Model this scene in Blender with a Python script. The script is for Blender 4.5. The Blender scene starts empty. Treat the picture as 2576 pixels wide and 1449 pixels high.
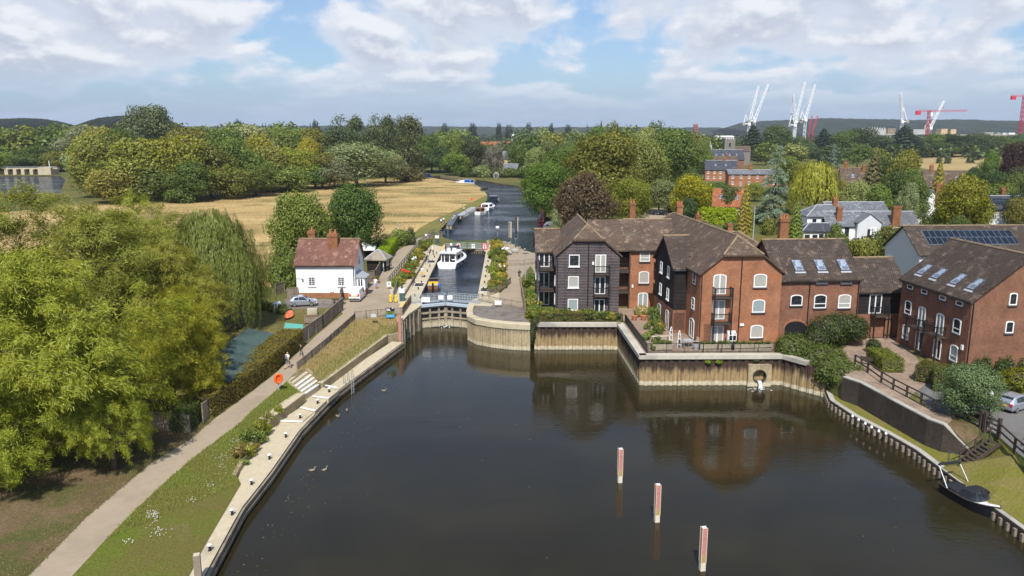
import bpy, math, random
import numpy as np
from mathutils import Vector, Matrix
from mathutils.geometry import delaunay_2d_cdt
R = math.radians
scene = bpy.context.scene
col = scene.collection

# ------------------------------------------------------------------ camera
FPX, HZ, CH = 1950.0, 335.0, 27.5            # focal length and horizon in a 2576 px wide frame, camera height
PITCH = math.atan((724.5 - HZ) / FPX)
cam_d = bpy.data.cameras.new('camera')
cam = bpy.data.objects.new('camera', cam_d); col.objects.link(cam)
cam.location = (0, 0, CH); cam.rotation_euler = (math.pi / 2 - PITCH, 0, 0)
cam_d.sensor_width = 36; cam_d.lens = 36 * FPX / 2576
cam_d.clip_start = 0.5; cam_d.clip_end = 30000
scene.camera = cam

# ------------------------------------------------------------------ exposure, sky, sun
scene.view_settings.view_transform = 'Standard'; scene.view_settings.look = 'None'
scene.view_settings.gamma = 1; scene.view_settings.exposure = 0.32
SUN_EL, SUN_AZ = R(52), R(4)                 # azimuth of the light's travel, from +Y towards +X
sun_d = bpy.data.lights.new('sun', 'SUN'); sun_d.energy = 4.3; sun_d.angle = R(0.5); sun_d.color = (1, .95, .86)
sun = bpy.data.objects.new('sun', sun_d); col.objects.link(sun)
tr = Vector((math.sin(SUN_AZ) * math.cos(SUN_EL), math.cos(SUN_AZ) * math.cos(SUN_EL), -math.sin(SUN_EL)))
sun.rotation_euler = tr.to_track_quat('-Z', 'Y').to_euler()
scene.cycles.max_bounces = 6; scene.cycles.transparent_max_bounces = 6
scene.cycles.diffuse_bounces = 3; scene.cycles.glossy_bounces = 3; scene.cycles.transmission_bounces = 3
scene.cycles.volume_bounces = 0; scene.cycles.caustics_reflective = False; scene.cycles.caustics_refractive = False


class NT:
    """small helper around a node tree"""
    def __init__(s, tree): s.t = tree; s.n = tree.nodes; s.l = tree.links
    def node(s, typ, **kw):
        nd = s.n.new(typ)
        for k, v in kw.items():
            if k[0] == '_': setattr(nd, k[1:], v)
        for k, v in kw.items():
            if k[0] != '_':
                key = int(k[1:]) if k[0] == 'i' and k[1:].isdigit() else k.replace('_', ' ')
                s.set(nd.inputs[key], v)
        return nd
    def set(s, sock, v):
        if isinstance(v, bpy.types.NodeSocket): s.l.new(v, sock)
        elif isinstance(v, tuple) and len(v) == 3 and sock.type == 'RGBA': sock.default_value = (*v, 1)
        else: sock.default_value = v
    def math(s, op, a, b=0.0, clamp=False):
        return s.node('ShaderNodeMath', _operation=op, _use_clamp=clamp, i0=a, i1=b).outputs[0]
    def vmath(s, op, a, b):
        return s.node('ShaderNodeVectorMath', _operation=op, i0=a, i1=b).outputs[0]
    def mix(s, f, a, b, mode='MIX'):
        nd = s.n.new('ShaderNodeMix'); nd.data_type = 'RGBA'; nd.blend_type = mode
        s.set(nd.inputs[0], f); s.set(nd.inputs[6], a); s.set(nd.inputs[7], b)
        return nd.outputs[2]
    def noise(s, vec, scale, detail=4, rough=.55, dist=0.0):
        return s.node('ShaderNodeTexNoise', Vector=vec, Scale=scale, Detail=detail, Roughness=rough, Distortion=dist).outputs[0]
    def ramp(s, f, lo, hi, a=0.0, b=1.0, smooth=True):
        nd = s.n.new('ShaderNodeMapRange'); nd.interpolation_type = 'SMOOTHSTEP' if smooth else 'LINEAR'
        for i, v in enumerate((f, lo, hi, a, b)): s.set(nd.inputs[i], v)
        return nd.outputs[0]


# world: Nishita sky with a procedural deck of cumulus, laid out on a plane above the land
world = bpy.data.worlds.new('World'); scene.world = world; world.use_nodes = True
w = NT(world.node_tree); w.n.clear()
SKY_STRENGTH = .10
sky = w.node('ShaderNodeTexSky', _sky_type='NISHITA', _sun_disc=False, _sun_elevation=SUN_EL, _sun_rotation=math.pi + SUN_AZ,
             _air_density=1.0, _dust_density=1.3, _ozone_density=1.5, _altitude=50.0)
gen = w.node('ShaderNodeTexCoord').outputs['Generated']
xyz = w.node('ShaderNodeSeparateXYZ', i0=gen)
zc = w.math('MAXIMUM', xyz.outputs[2], 0.0)
hh = w.math('MAXIMUM', w.math('SQRT', w.math('SUBTRACT', 1.0, w.math('MULTIPLY', zc, zc))), .05)
flat = w.node('ShaderNodeCombineXYZ', i0=w.math('DIVIDE', w.math('MULTIPLY', xyz.outputs[0], 6.0), hh), i1=w.math('DIVIDE', w.math('MULTIPLY', xyz.outputs[1], 6.0), hh),
              i2=w.math('MULTIPLY', w.math('LOGARITHM', w.math('ADD', zc, .045), math.e), 1.75)).outputs[0]


def cloud_density(vec):
    big = w.noise(vec, .82, 3, .5)
    fine = w.noise(vec, 1.75, 9, .56, .15)
    return w.math('ADD', w.math('MULTIPLY', big, .62), w.math('MULTIPLY', fine, .5))


d0 = cloud_density(flat)
d1 = cloud_density(w.vmath('ADD', flat, (.02, .0, .13)))       # the same clouds a little higher up: lit rims against grey bases
cover = w.ramp(d0, .455, .55)
rim = w.ramp(w.math('SUBTRACT', d0, d1), -.03, .075)
thick = w.ramp(d0, .51, .66)
K = 1 / SKY_STRENGTH
shade = w.mix(thick, tuple(c * K for c in (.56, .61, .70)), tuple(c * K for c in (.45, .49, .58)))
cloud = w.mix(rim, shade, tuple(c * K for c in (.72, .735, .775)))
blue = w.mix(1.0, sky.outputs[0], (.78, .93, 1.12), 'MULTIPLY')
veil = w.mix(w.ramp(w.noise(flat, .5, 5, .6), .35, .7, .05, w.ramp(zc, .12, .35, .38, .1)), blue, tuple(c * K for c in (.40, .50, .68)))
low = w.ramp(zc, .02, .085)
cover = w.math('MULTIPLY', cover, w.ramp(zc, .17, .36, 1.0, .12))
c2 = w.mix(w.math('MULTIPLY', cover, w.math('ADD', w.math('MULTIPLY', low, .66), .28)), veil, cloud)
hazy = w.mix(w.ramp(zc, .0, .09, .68, .0), c2, tuple(c * K for c in (.31, .41, .60)))
bg = w.node('ShaderNodeBackground', Color=hazy, Strength=SKY_STRENGTH)
w.l.new(bg.outputs[0], w.node('ShaderNodeOutputWorld').inputs[0])


# ------------------------------------------------------------------ pixel of the photograph -> point of the land
def G(px, py, z=3.4):
    a = (px - 1288) / FPX; b = (724.5 - py) / FPX
    dy = math.cos(PITCH) + b * math.sin(PITCH); dz = -math.sin(PITCH) + b * math.cos(PITCH)
    t = (z - CH) / dz
    return Vector((a * t, dy * t, z))
def AT(px, py, Y):
    a = (px - 1288) / FPX; b = (724.5 - py) / FPX
    dy = math.cos(PITCH) + b * math.sin(PITCH); dz = -math.sin(PITCH) + b * math.cos(PITCH)
    return Vector((a * Y / dy, Y, CH + dz * Y / dy))
def MPX(Y, z=3.4): return (Y * math.cos(PITCH) - (z - CH) * math.sin(PITCH)) / FPX     # metres per pixel at depth Y


# ------------------------------------------------------------------ mesh building
class MB:
    def __init__(s): s.v = []; s.f = []; s.m = []
    def add(s, vs, fs, m=0):
        o = len(s.v); s.v += [tuple(v) for v in vs]
        for f in fs: s.f.append(tuple(i + o for i in f)); s.m.append(m)
        return s
    def face(s, pts, m=0): return s.add(pts, [tuple(range(len(pts)))], m)
    def prism(s, pts, d, m=0):
        """polygon pts swept along vector d"""
        n = len(pts); d = Vector(d); a = [Vector(p) for p in pts]
        nrm = sum((a[i].cross(a[(i + 1) % n]) for i in range(n)), Vector())
        if nrm.dot(d) > 0: a.reverse()
        b = [p + d for p in a]
        fs = [tuple(range(n)), tuple(range(2 * n - 1, n - 1, -1))]
        fs += [((i + 1) % n, i, i + n, (i + 1) % n + n) for i in range(n)]
        return s.add(a + b, fs, m)
    def box(s, x0, x1, y0, y1, z0, z1, m=0):
        return s.prism([(x0, y0, z0), (x1, y0, z0), (x1, y1, z0), (x0, y1, z0)], (0, 0, z1 - z0), m)
    def bar(s, p, q, w=.05, h=None, m=0, up=(0, 0, 1)):
        p, q = Vector(p), Vector(q); d = (q - p)
        if d.length < 1e-6: return s
        u = Vector(up)
        if abs(d.normalized().dot(u)) > .98: u = Vector((1, 0, 0))
        a = d.cross(u).normalized() * (w / 2); b = a.cross(d).normalized() * ((h or w) / 2)
        return s.prism([p - a - b, p + a - b, p + a + b, p - a + b], d, m)
    def tube(s, pts, r, n=8, m=0, cap=True):
        """round tube through pts; r a number or one per point"""
        pts = [Vector(p) for p in pts]; k = len(pts)
        rs = r if isinstance(r, (list, tuple)) else [r] * k
        vs = []; ref = None
        for i, p in enumerate(pts):
            d = (pts[min(i + 1, k - 1)] - pts[max(i - 1, 0)]).normalized()
            if ref is None: ref = Vector((1, 0, 0)) if abs(d.x) < .8 else Vector((0, 1, 0))
            a = (ref - d * ref.dot(d)).normalized(); b = d.cross(a); ref = a
            vs += [p + (a * math.cos(t * 2 * math.pi / n) + b * math.sin(t * 2 * math.pi / n)) * rs[i] for t in range(n)]
        fs = [(i * n + j, i * n + (j + 1) % n, (i + 1) * n + (j + 1) % n, (i + 1) * n + j) for i in range(k - 1) for j in range(n)]
        if cap: fs += [tuple(range(n - 1, -1, -1)), tuple(range((k - 1) * n, k * n))]
        return s.add(vs, fs, m)
    def lathe(s, prof, c=(0, 0, 0), n=12, m=0):
        vs = [(c[0] + r * math.cos(2 * math.pi * j / n), c[1] + r * math.sin(2 * math.pi * j / n), c[2] + z) for r, z in prof for j in range(n)]
        fs = [(i * n + j, i * n + (j + 1) % n, (i + 1) * n + (j + 1) % n, (i + 1) * n + j) for i in range(len(prof) - 1) for j in range(n)]
        fs += [tuple(range(n - 1, -1, -1)), tuple(range((len(prof) - 1) * n, len(prof) * n))]
        return s.add(vs, fs, m)
    def loft(s, secs, m=0, closed=True, caps=True):
        n = len(secs[0]); vs = [p for sec in secs for p in sec]
        rng = n if closed else n - 1
        fs = [(i * n + j, i * n + (j + 1) % n, (i + 1) * n + (j + 1) % n, (i + 1) * n + j) for i in range(len(secs) - 1) for j in range(rng)]
        if caps: fs += [tuple(range(n - 1, -1, -1)), tuple(range((len(secs) - 1) * n, len(secs) * n))]
        return s.add(vs, fs, m)
    def ball(s, c, r, n=10, k=7, m=0):
        rx, ry, rz = r if isinstance(r, (tuple, list)) else (r, r, r)
        prof = [(-math.cos(math.pi * i / k), math.sin(math.pi * i / k)) for i in range(k + 1)]
        vs = [(c[0] + rx * max(q, .02) * math.cos(2 * math.pi * j / n), c[1] + ry * max(q, .02) * math.sin(2 * math.pi * j / n), c[2] + rz * z) for z, q in prof for j in range(n)]
        fs = [(i * n + j, i * n + (j + 1) % n, (i + 1) * n + (j + 1) % n, (i + 1) * n + j) for i in range(k) for j in range(n)]
        fs += [tuple(range(n - 1, -1, -1)), tuple(range(k * n, k * n + n))]
        return s.add(vs, fs, m)
    def build(s, name, mats, parent=None, smooth=False, loc=None, rz=None):
        if not isinstance(mats, (list, tuple)): mats = [mats]
        me = bpy.data.meshes.new(name); me.from_pydata(s.v, [], s.f)
        for mt in mats: me.materials.append(mt)
        if any(s.m): me.polygons.foreach_set('material_index', s.m)
        uv_metres(me)
        if smooth: me.polygons.foreach_set('use_smooth', [True] * len(me.polygons))
        me.update()
        o = bpy.data.objects.new(name, me); col.objects.link(o)
        if parent is not None: o.parent = parent
        if loc is not None: o.location = loc
        if rz is not None: o.rotation_euler.z = rz
        return o


def uv_metres(me):
    """UV in metres on every face: u level, v up the slope, so courses of brick and tile lie true"""
    uvl = me.uv_layers.new(name='metres')
    nl = len(me.loops); co = np.empty(len(me.vertices) * 3); me.vertices.foreach_get('co', co); co = co.reshape(-1, 3)
    li = np.empty(nl, int); me.loops.foreach_get('vertex_index', li)
    npoly = len(me.polygons)
    nr = np.empty(npoly * 3); me.polygons.foreach_get('normal', nr); nr = nr.reshape(-1, 3)
    tot = np.empty(npoly, int); me.polygons.foreach_get('loop_total', tot)
    nr = np.repeat(nr, tot, 0)
    u = np.stack([-nr[:, 1], nr[:, 0], np.zeros(len(nr))], 1)
    ln = np.linalg.norm(u, axis=1); u[ln < 1e-3] = (1, 0, 0); u /= np.maximum(np.linalg.norm(u, axis=1), 1e-9)[:, None]
    v = np.cross(nr, u); p = co[li]
    out = np.stack([(p * u).sum(1), (p * v).sum(1)], 1).astype('f')
    uvl.data.foreach_set('uv', out.ravel())


def tag(o, label=None, cat=None, group=None, kind=None):
    if label: o['label'] = label
    if cat: o['category'] = cat
    if group: o['group'] = group
    if kind or label: o['kind'] = kind or 'thing'
    return o
def thing(name, loc, rz, label, cat, group=None):
    o = bpy.data.objects.new(name, None); col.objects.link(o)
    o.location = loc; o.rotation_euler.z = rz; o.empty_display_size = .3
    return tag(o, label, cat, group)
def dup(root, loc, rz=0, label=None, group=None, sc=None):
    kids = [c for c in root.children]
    r = root.copy(); col.objects.link(r); r.location = loc; r.rotation_euler.z = rz
    if sc: r.scale = sc if isinstance(sc, tuple) else (sc, sc, sc)
    if label: r['label'] = label
    if group: r['group'] = group
    for ch in kids:
        c = ch.copy(); col.objects.link(c); c.parent = r
        for g in list(ch.children):
            e = g.copy(); col.objects.link(e); e.parent = c
    return r


# ------------------------------------------------------------------ materials
M = {}
def mat(name, c, rough=.8, var=.18, scale=1.2, c2=None, thr=(.45, .65), metal=0.0, bump=0.0, bscale=20, spec=.3, coord='Object', alpha=None, coat=0.0):
    """surface with mottled colour: fine brightness variation, patches of c2"""
    m = bpy.data.materials.new(name); m.use_nodes = True; t = NT(m.node_tree)
    b = t.n['Principled BSDF']
    vec = t.node('ShaderNodeTexCoord').outputs[coord]
    colr = c
    if c2: colr = t.mix(t.ramp(t.noise(vec, scale * .35, 5, .6), *thr), c, c2)
    if var:
        f = t.noise(vec, scale * 3, 5, .65)
        k = t.ramp(f, .25, .75, 1 - var, 1 + var, False)
        cm = t.node('ShaderNodeCombineColor', i0=k, i1=k, i2=k).outputs[0]
        colr = t.mix(1.0, colr, cm, 'MULTIPLY')
    t.set(b.inputs['Base Color'], colr)
    b.inputs['Roughness'].default_value = rough; b.inputs['Metallic'].default_value = metal
    b.inputs['Specular IOR Level'].default_value = spec
    if coat: b.inputs['Coat Weight'].default_value = coat; b.inputs['Coat Roughness'].default_value = .05
    if bump:
        bn = t.node('ShaderNodeBump', Strength=bump, Distance=.05, Height=t.noise(vec, bscale, 4, .6))
        t.l.new(bn.outputs[0], b.inputs['Normal'])
    M[name] = m
    return m


def courses(name, a, b2, mortar, w, h, rough=.85, patch=None, pthr=(.55, .72), msize=.012, stain=None, bump=.3, streak=None):
    """brick, tile or board courses in metre UVs"""
    m = bpy.data.materials.new(name); m.use_nodes = True; t = NT(m.node_tree); bs = t.n['Principled BSDF']
    tc = t.node('ShaderNodeTexCoord'); uv = tc.outputs['UV']; ob = tc.outputs['Object']
    br = t.node('ShaderNodeTexBrick', Vector=uv, Color1=a, Color2=b2, Mortar=mortar, Scale=1.0)
    br.inputs['Brick Width'].default_value = w; br.inputs['Row Height'].default_value = h; br.inputs['Mortar Size'].default_value = msize
    br.inputs['Bias'].default_value = 0.0
    c = br.outputs['Color']
    k = t.ramp(t.noise(ob, .5, 6, .65), .3, .7, .74, 1.26, False)
    c = t.mix(1.0, c, t.node('ShaderNodeCombineColor', i0=k, i1=k, i2=k).outputs[0], 'MULTIPLY')
    k2 = t.ramp(t.noise(ob, 3.2, 5, .7), .3, .7, .78, 1.22, False)
    c = t.mix(1.0, c, t.node('ShaderNodeCombineColor', i0=k2, i1=k2, i2=k2).outputs[0], 'MULTIPLY')
    if 'tile' in name or 'slate' in name: c = t.mix(t.ramp(t.noise(ob, 1.1, 8, .78), .51, .66, 0, .6), c, tuple(min(.5, q * 2.6) for q in a)); c = t.mix(t.ramp(t.noise(ob, .25, 5, .65), .47, .62, 0, .5), c, tuple(q * .5 for q in a))
    if patch: c = t.mix(t.ramp(t.noise(ob, .33, 7, .7), pthr[0], pthr[1], 0, .75), c, patch)
    if streak:
        sv = t.node('ShaderNodeMapping', Vector=uv, Scale=(1.4, .12, 1)).outputs[0]
        c = t.mix(t.ramp(t.noise(sv, 1.0, 6, .65), .55, .8, 0, .6), c, streak)
    t.set(bs.inputs['Base Color'], c); bs.inputs['Roughness'].default_value = rough; bs.inputs['Specular IOR Level'].default_value = .2
    bn = t.node('ShaderNodeBump', Strength=bump, Distance=.02, Height=br.outputs['Fac']); bn.invert = True
    t.l.new(bn.outputs[0], bs.inputs['Normal'])
    M[name] = m
    return m


def ground_mat(name, c, c2, c3=None, s1=.05, s2=.6, thr=(.4, .6), thr3=(.55, .7), stretch=(1, 1, 1), bump=.6, fine=9, var=.35):
    m = bpy.data.materials.new(name); m.use_nodes = True; t = NT(m.node_tree); b = t.n['Principled BSDF']
    ob = t.node('ShaderNodeMapping', Vector=t.node('ShaderNodeTexCoord').outputs['Object'], Scale=stretch).outputs[0]
    colr = t.mix(t.ramp(t.noise(ob, s1, 7, .65, .4), *thr), c, c2)
    if c3: colr = t.mix(t.ramp(t.noise(ob, s2, 6, .65), thr3[0], thr3[1], 0, .85), colr, c3)
    k = t.ramp(t.noise(ob, fine, 6, .7), .3, .7, 1 - var, 1 + var, False)
    colr = t.mix(1.0, colr, t.node('ShaderNodeCombineColor', i0=k, i1=k, i2=k).outputs[0], 'MULTIPLY')
    t.set(b.inputs['Base Color'], colr); b.inputs['Roughness'].default_value = .95; b.inputs['Specular IOR Level'].default_value = .1
    if bump:
        bn = t.node('ShaderNodeBump', Strength=bump, Distance=.25, Height=t.noise(ob, fine * .6, 6, .7))
        t.l.new(bn.outputs[0], b.inputs['Normal'])
    M[name] = m
    return m


def water_mat(name, c, scale, strength, stretch=(1, 1, 1), rough=.04, murk=None, dist=.12):
    m = bpy.data.materials.new(name); m.use_nodes = True; t = NT(m.node_tree); b = t.n['Principled BSDF']
    ob = t.node('ShaderNodeMapping', Vector=t.node('ShaderNodeTexCoord').outputs['Object'], Scale=stretch).outputs[0]
    base = c if not murk else t.mix(t.ramp(t.noise(ob, .06, 4, .6), .4, .65), c, murk)
    t.set(b.inputs['Base Color'], base); b.inputs['Roughness'].default_value = rough; b.inputs['IOR'].default_value = 1.333
    calm = t.ramp(t.noise(ob, .045, 3, .5), .38, .66, .2, 1.15)
    h = t.math('ADD', t.noise(ob, scale, 4, .55, .6), t.math('MULTIPLY', t.noise(ob, scale * .3, 3, .5), 1.3))
    bn = t.node('ShaderNodeBump', Strength=t.math('MULTIPLY', calm, strength), Distance=dist, Height=h)
    t.l.new(bn.outputs[0], b.inputs['Normal'])
    M[name] = m
    return m


def leaf_mat(name, warm=(1.15, 1.1, .6), dark=.68, trans=.3):
    """leaves: the tree's own colour (object colour) varied leaf by leaf"""
    m = bpy.data.materials.new(name); m.use_nodes = True; t = NT(m.node_tree); t.n.clear()
    oi = t.node('ShaderNodeObjectInfo'); geo = t.node('ShaderNodeNewGeometry')
    rnd = geo.outputs['Random Per Island']
    ob = t.node('ShaderNodeTexCoord').outputs['Object']
    c = oi.outputs['Color']
    c = t.mix(t.ramp(rnd, .6, 1.0, 0, .8), c, t.mix(1.0, c, warm, 'MULTIPLY'))
    k = t.ramp(t.math('FRACT', t.math('MULTIPLY', rnd, 7.31)), 0, 1, dark, 1.32, False)
    k = t.math('MULTIPLY', k, t.ramp(oi.outputs['Random'], 0, 1, .82, 1.2, False))
    k = t.math('MULTIPLY', k, t.ramp(t.noise(ob, 4.0, 3, .6), .3, .7, .8, 1.2, False))
    c = t.mix(1.0, c, t.node('ShaderNodeCombineColor', i0=k, i1=k, i2=k).outputs[0], 'MULTIPLY')
    d = t.node('ShaderNodeBsdfDiffuse', Color=c)
    tr_ = t.node('ShaderNodeBsdfTranslucent', Color=t.mix(1.0, c, (1.2, 1.25, .5), 'MULTIPLY'))
    gl = t.node('ShaderNodeBsdfGlossy', Color=(.8, .9, .7), Roughness=.45)
    s1 = t.node('ShaderNodeMixShader', i0=trans, i1=d.outputs[0], i2=tr_.outputs[0])
    s2 = t.node('ShaderNodeMixShader', i0=.02, i1=s1.outputs[0], i2=gl.outputs[0])
    t.l.new(s2.outputs[0], t.node('ShaderNodeOutputMaterial').inputs[0])
    M[name] = m
    return m


def pile_mat(name, top, mid, low, zt, zl, green=None):
    """sheet piling or concrete with water stains: pale crust at the waterline, tan above, dark rust on top"""
    m = bpy.data.materials.new(name); m.use_nodes = True; t = NT(m.node_tree); b = t.n['Principled BSDF']
    tc = t.node('ShaderNodeTexCoord'); ob = tc.outputs['Object']
    z = t.node('ShaderNodeSeparateXYZ', i0=ob).outputs[2]
    st = t.node('ShaderNodeMapping', Vector=ob, Scale=(1.6, 1.6, .18)).outputs[0]
    n = t.noise(st, 1.0, 6, .7)
    zz = t.math('ADD', z, t.math('MULTIPLY', t.math('SUBTRACT', n, .5), 3.0))
    c = t.mix(t.ramp(zz, zt - .5, zt + .45), mid, top)
    zl2 = t.math('ADD', z, t.math('MULTIPLY', t.math('SUBTRACT', t.noise(ob, 1.2, 3), .5), .25))
    c = t.mix(t.ramp(zl2, zl - .07, zl + .1), low, c)
    c = t.mix(t.ramp(z, -.05, .12), (.05, .05, .025), c)
    c = t.mix(t.ramp(t.noise(st, 2.2, 6, .75), .48, .75, 0, .7), c, tuple(x * .35 for x in top))
    k = t.ramp(t.noise(ob, 3, 6, .7), .3, .7, .75, 1.2, False)
    c = t.mix(1.0, c, t.node('ShaderNodeCombineColor', i0=k, i1=k, i2=k).outputs[0], 'MULTIPLY')
    t.set(b.inputs['Base Color'], c); b.inputs['Roughness'].default_value = .9; b.inputs['Specular IOR Level'].default_value = .15
    M[name] = m
    return m


courses('brick_orange', (.41, .152, .066), (.335, .113, .05), (.27, .18, .12), .22, .075, patch=(.43, .15, .045), pthr=(.5, .75))
courses('brick_brown', (.275, .11, .06), (.22, .084, .048), (.18, .13, .095), .22, .075, patch=(.29, .115, .055))
courses('brick_chimney', (.32, .12, .045), (.25, .085, .035), (.2, .13, .08), .22, .075, patch=(.4, .19, .08))
courses('brick_old', (.085, .066, .05), (.06, .047, .037), (.035, .03, .027), .3, .10, patch=(.03, .027, .024), msize=.02, streak=(.15, .12, .08))
courses('tile_brown', (.155, .108, .078), (.12, .084, .064), (.05, .038, .03), .28, .24, patch=(.29, .24, .18), pthr=(.56, .74), msize=.035, streak=(.17, .14, .11), bump=.7)
courses('tile_dark', (.096, .072, .057), (.076, .057, .046), (.035, .028, .023), .28, .24, patch=(.185, .15, .115), pthr=(.58, .76), msize=.035, bump=.7)
courses('tile_red', (.235, .115, .085), (.195, .092, .068), (.09, .05, .04), .28, .22, patch=(.16, .09, .07), msize=.03, bump=.6)
courses('tile_orange', (.40, .135, .06), (.33, .105, .05), (.18, .07, .04), .28, .22, patch=(.25, .11, .07), msize=.03, bump=.6)
courses('slate_grey', (.17, .18, .20), (.135, .145, .165), (.07, .075, .085), .35, .25, patch=(.26, .26, .25), msize=.02, bump=.4)
courses('slate_dark', (.07, .075, .09), (.055, .06, .075), (.03, .03, .04), .35, .25, patch=(.12, .12, .13), msize=.02, bump=.4)
courses('board_black', (.17, .14, .143), (.135, .112, .118), (.02, .017, .018), 3.1, .21, msize=.04, patch=(.23, .195, .19), bump=1.0)
courses('board_dark', (.042, .033, .032), (.03, .024, .024), (.006, .005, .006), 3.1, .17, msize=.03, bump=1.0)
courses('fence_wood', (.34, .28, .21), (.28, .23, .17), (.07, .055, .045), .14, 4.0, msize=.018, patch=(.17, .145, .12))
courses('stone_wall', (.40, .33, .20), (.33, .265, .155), (.17, .13, .08), .42, .14, msize=.015, patch=(.24, .19, .12))
courses('paving', (.36, .27, .20), (.30, .22, .165), (.16, .12, .09), .22, .11, msize=.012, patch=(.26, .20, .15))
courses('solar', (.012, .018, .03), (.016, .024, .04), (.16, .19, .22), 1.0, 1.65, rough=.18, msize=.03, bump=0)
mat('render_white', (.86, .86, .85), .7, .03, .6, c2=(.80, .80, .79))
mat('render_cream', (.72, .66, .52), .8, .05, .5)
mat('render_shaded', (.62, .63, .66), .8, .05, .5)  # pale render with the shade on it mixed into the colour
mat('white', (.84, .84, .83), .45, .03)
mat('white_gloss', (.86, .87, .88), .18, .02, coat=.4)
mat('black', (.018, .018, .02), .5, .1)
mat('black_cloth', (.02, .021, .026), .85, .25, 3, bump=.3, bscale=8)
mat('black_metal', (.02, .021, .023), .4, .1)
mat('silver', (.42, .45, .52), .28, .03, metal=.55, coat=.6)
mat('paint_dark', (.035, .04, .055), .25, .05, coat=.6)
mat('tyre', (.02, .02, .02), .8, .1)
mat('alloy', (.4, .4, .42), .35, .05, metal=.7)
mat('galv', (.46, .50, .52), .45, .1, 2, metal=.35)
mat('gate_steel', (.40, .46, .52), .5, .15, 2)
mat('lock_timber', (.30, .25, .18), .85, .25, 1.5, c2=(.17, .145, .11), bump=.3)
mat('timber', (.27, .225, .165), .85, .25, 2, c2=(.16, .135, .105), bump=.3)
mat('timber_dark', (.07, .052, .042), .85, .3, 2, bump=.3)
mat('timber_pale', (.50, .44, .34), .85, .2, 2, c2=(.38, .33, .26))
mat('wood_brown', (.26, .11, .045), .4, .2, 3, coat=.2)
mat('concrete', (.50, .43, .30), .9, .14, .8, c2=(.38, .33, .235), thr=(.5, .75), bump=.2)
mat('concrete_grey', (.40, .385, .34), .9, .16, .8, c2=(.28, .27, .235), bump=.2)
mat('coping', (.50, .46, .38), .85, .14, .5, c2=(.34, .32, .28))
mat('tarmac', (.34, .275, .20), .95, .09, .5, c2=(.295, .24, .172), bump=.1)
mat('tarmac_grey', (.16, .155, .15), .95, .1, .5, c2=(.12, .118, .115))
mat('gravel', (.20, .17, .145), .95, .35, 3, c2=(.13, .11, .10), bump=.4)
mat('yellow', (.85, .56, .02), .6, .06)
mat('tactile', (.66, .46, .19), .85, .1, 2)
mat('red', (.70, .03, .05), .5, .05)
mat('orange', (.85, .13, .02), .45, .05)
mat('kayak', (.80, .20, .08), .5, .08)
mat('blue_sign', (.02, .34, .72), .5, .03)
mat('olive_sign', (.17, .22, .06), .6, .05)
mat('teal', (.09, .32, .28), .7, .1)
mat('green_metal', (.055, .095, .075), .5, .1)
mat('pod_green', (.055, .105, .105), .5, .08)
mat('tin_green', (.075, .115, .105), .5, .2, 1, c2=(.05, .08, .075))
mat('terracotta', (.45, .17, .08), .8, .15)
mat('pot_yellow', (.58, .42, .20), .8, .12)
mat('skin', (.55, .33, .24), .6, .04)
mat('hair_dark', (.03, .022, .018), .7, .1)
mat('cloth_white', (.82, .82, .82), .85, .05)
mat('cloth_navy', (.035, .045, .085), .85, .1)
mat('cloth_grey', (.17, .16, .18), .85, .1)
mat('cloth_black', (.02, .02, .022), .85, .1)
mat('cloth_yellow', (.85, .50, .03), .85, .08)
mat('cloth_blue', (.33, .46, .66), .85, .08)
mat('cloth_purple', (.22, .13, .26), .85, .08)
mat('curtain', (.62, .62, .58), .9, .12, 2)
mat('blind', (.50, .56, .55), .8, .05)
mat('bark', (.12, .09, .065), .95, .3, 3, bump=.5)
mat('bark_pale', (.30, .25, .18), .95, .3, 3)
mat('hull_blue', (.02, .027, .05), .3, .08, coat=.4)
mat('hull_grey', (.10, .115, .125), .5, .15)
mat('hull_black', (.012, .013, .016), .25, .1, coat=.4)
mat('hull_red', (.30, .03, .05), .45, .15)
mat('fender_blue', (.03, .19, .62), .5, .05)
mat('slate_sill', (.07, .065, .075), .7, .1)
mat('crane_white', (.80, .82, .84), .5, .03)
mat('crane_red', (.55, .04, .08), .5, .05)
mat('steel', (.6, .62, .64), .3, .05, metal=.8)
mat('cream_stone', (.55, .42, .26), .9, .12, c2=(.42, .32, .2))
mat('far_white', (.74, .74, .72), .7, .05)
mat('far_red', (.34, .12, .10), .8, .1)
mat('ridge_lichen', (.27, .195, .115), .9, .3, 3, c2=(.16, .12, .085))
mat('stone_grey', (.20, .185, .165), .9, .2, 2)
mat('lead', (.36, .38, .41), .6, .1)
mat('flower', (.8, .75, .76), .8, .1)
mat('flower_red', (.75, .03, .04), .8, .1)
mat('straw_roof', (.30, .25, .19), .95, .2, 2, c2=(.2, .165, .13), bump=.5)
mat('pink_paint', (.50, .215, .19), .8, .25, 3, c2=(.36, .17, .14), thr=(.5, .7))
mat('ochre', (.42, .28, .12), .85, .2, 3)
mat('chalk', (.66, .60, .46), .9, .15, 3)
mat('foam', (.55, .58, .58), .6, .2, 2)
ground_mat('meadow', (.47, .335, .15), (.33, .23, .095), (.165, .14, .05), s1=.035, s2=.05, thr=(.38, .6), thr3=(.49, .60), stretch=(.7, 1.15, 1), fine=1.4, var=.22)
ground_mat('lawn', (.085, .105, .028), (.14, .125, .04), (.20, .155, .07), s1=.03, s2=.12, fine=4)
ground_mat('mown', (.20, .18, .055), (.15, .15, .042), (.24, .195, .08), s1=.08, s2=.2, fine=5)
ground_mat('dirt', (.18, .125, .075), (.13, .095, .05), (.085, .095, .03), s1=.15, s2=.25, thr3=(.45, .6), fine=6)
ground_mat('grass_near', (.115, .15, .02), (.14, .125, .035), (.20, .145, .075), s1=.14, s2=.3, thr3=(.6, .72), fine=8)
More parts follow.
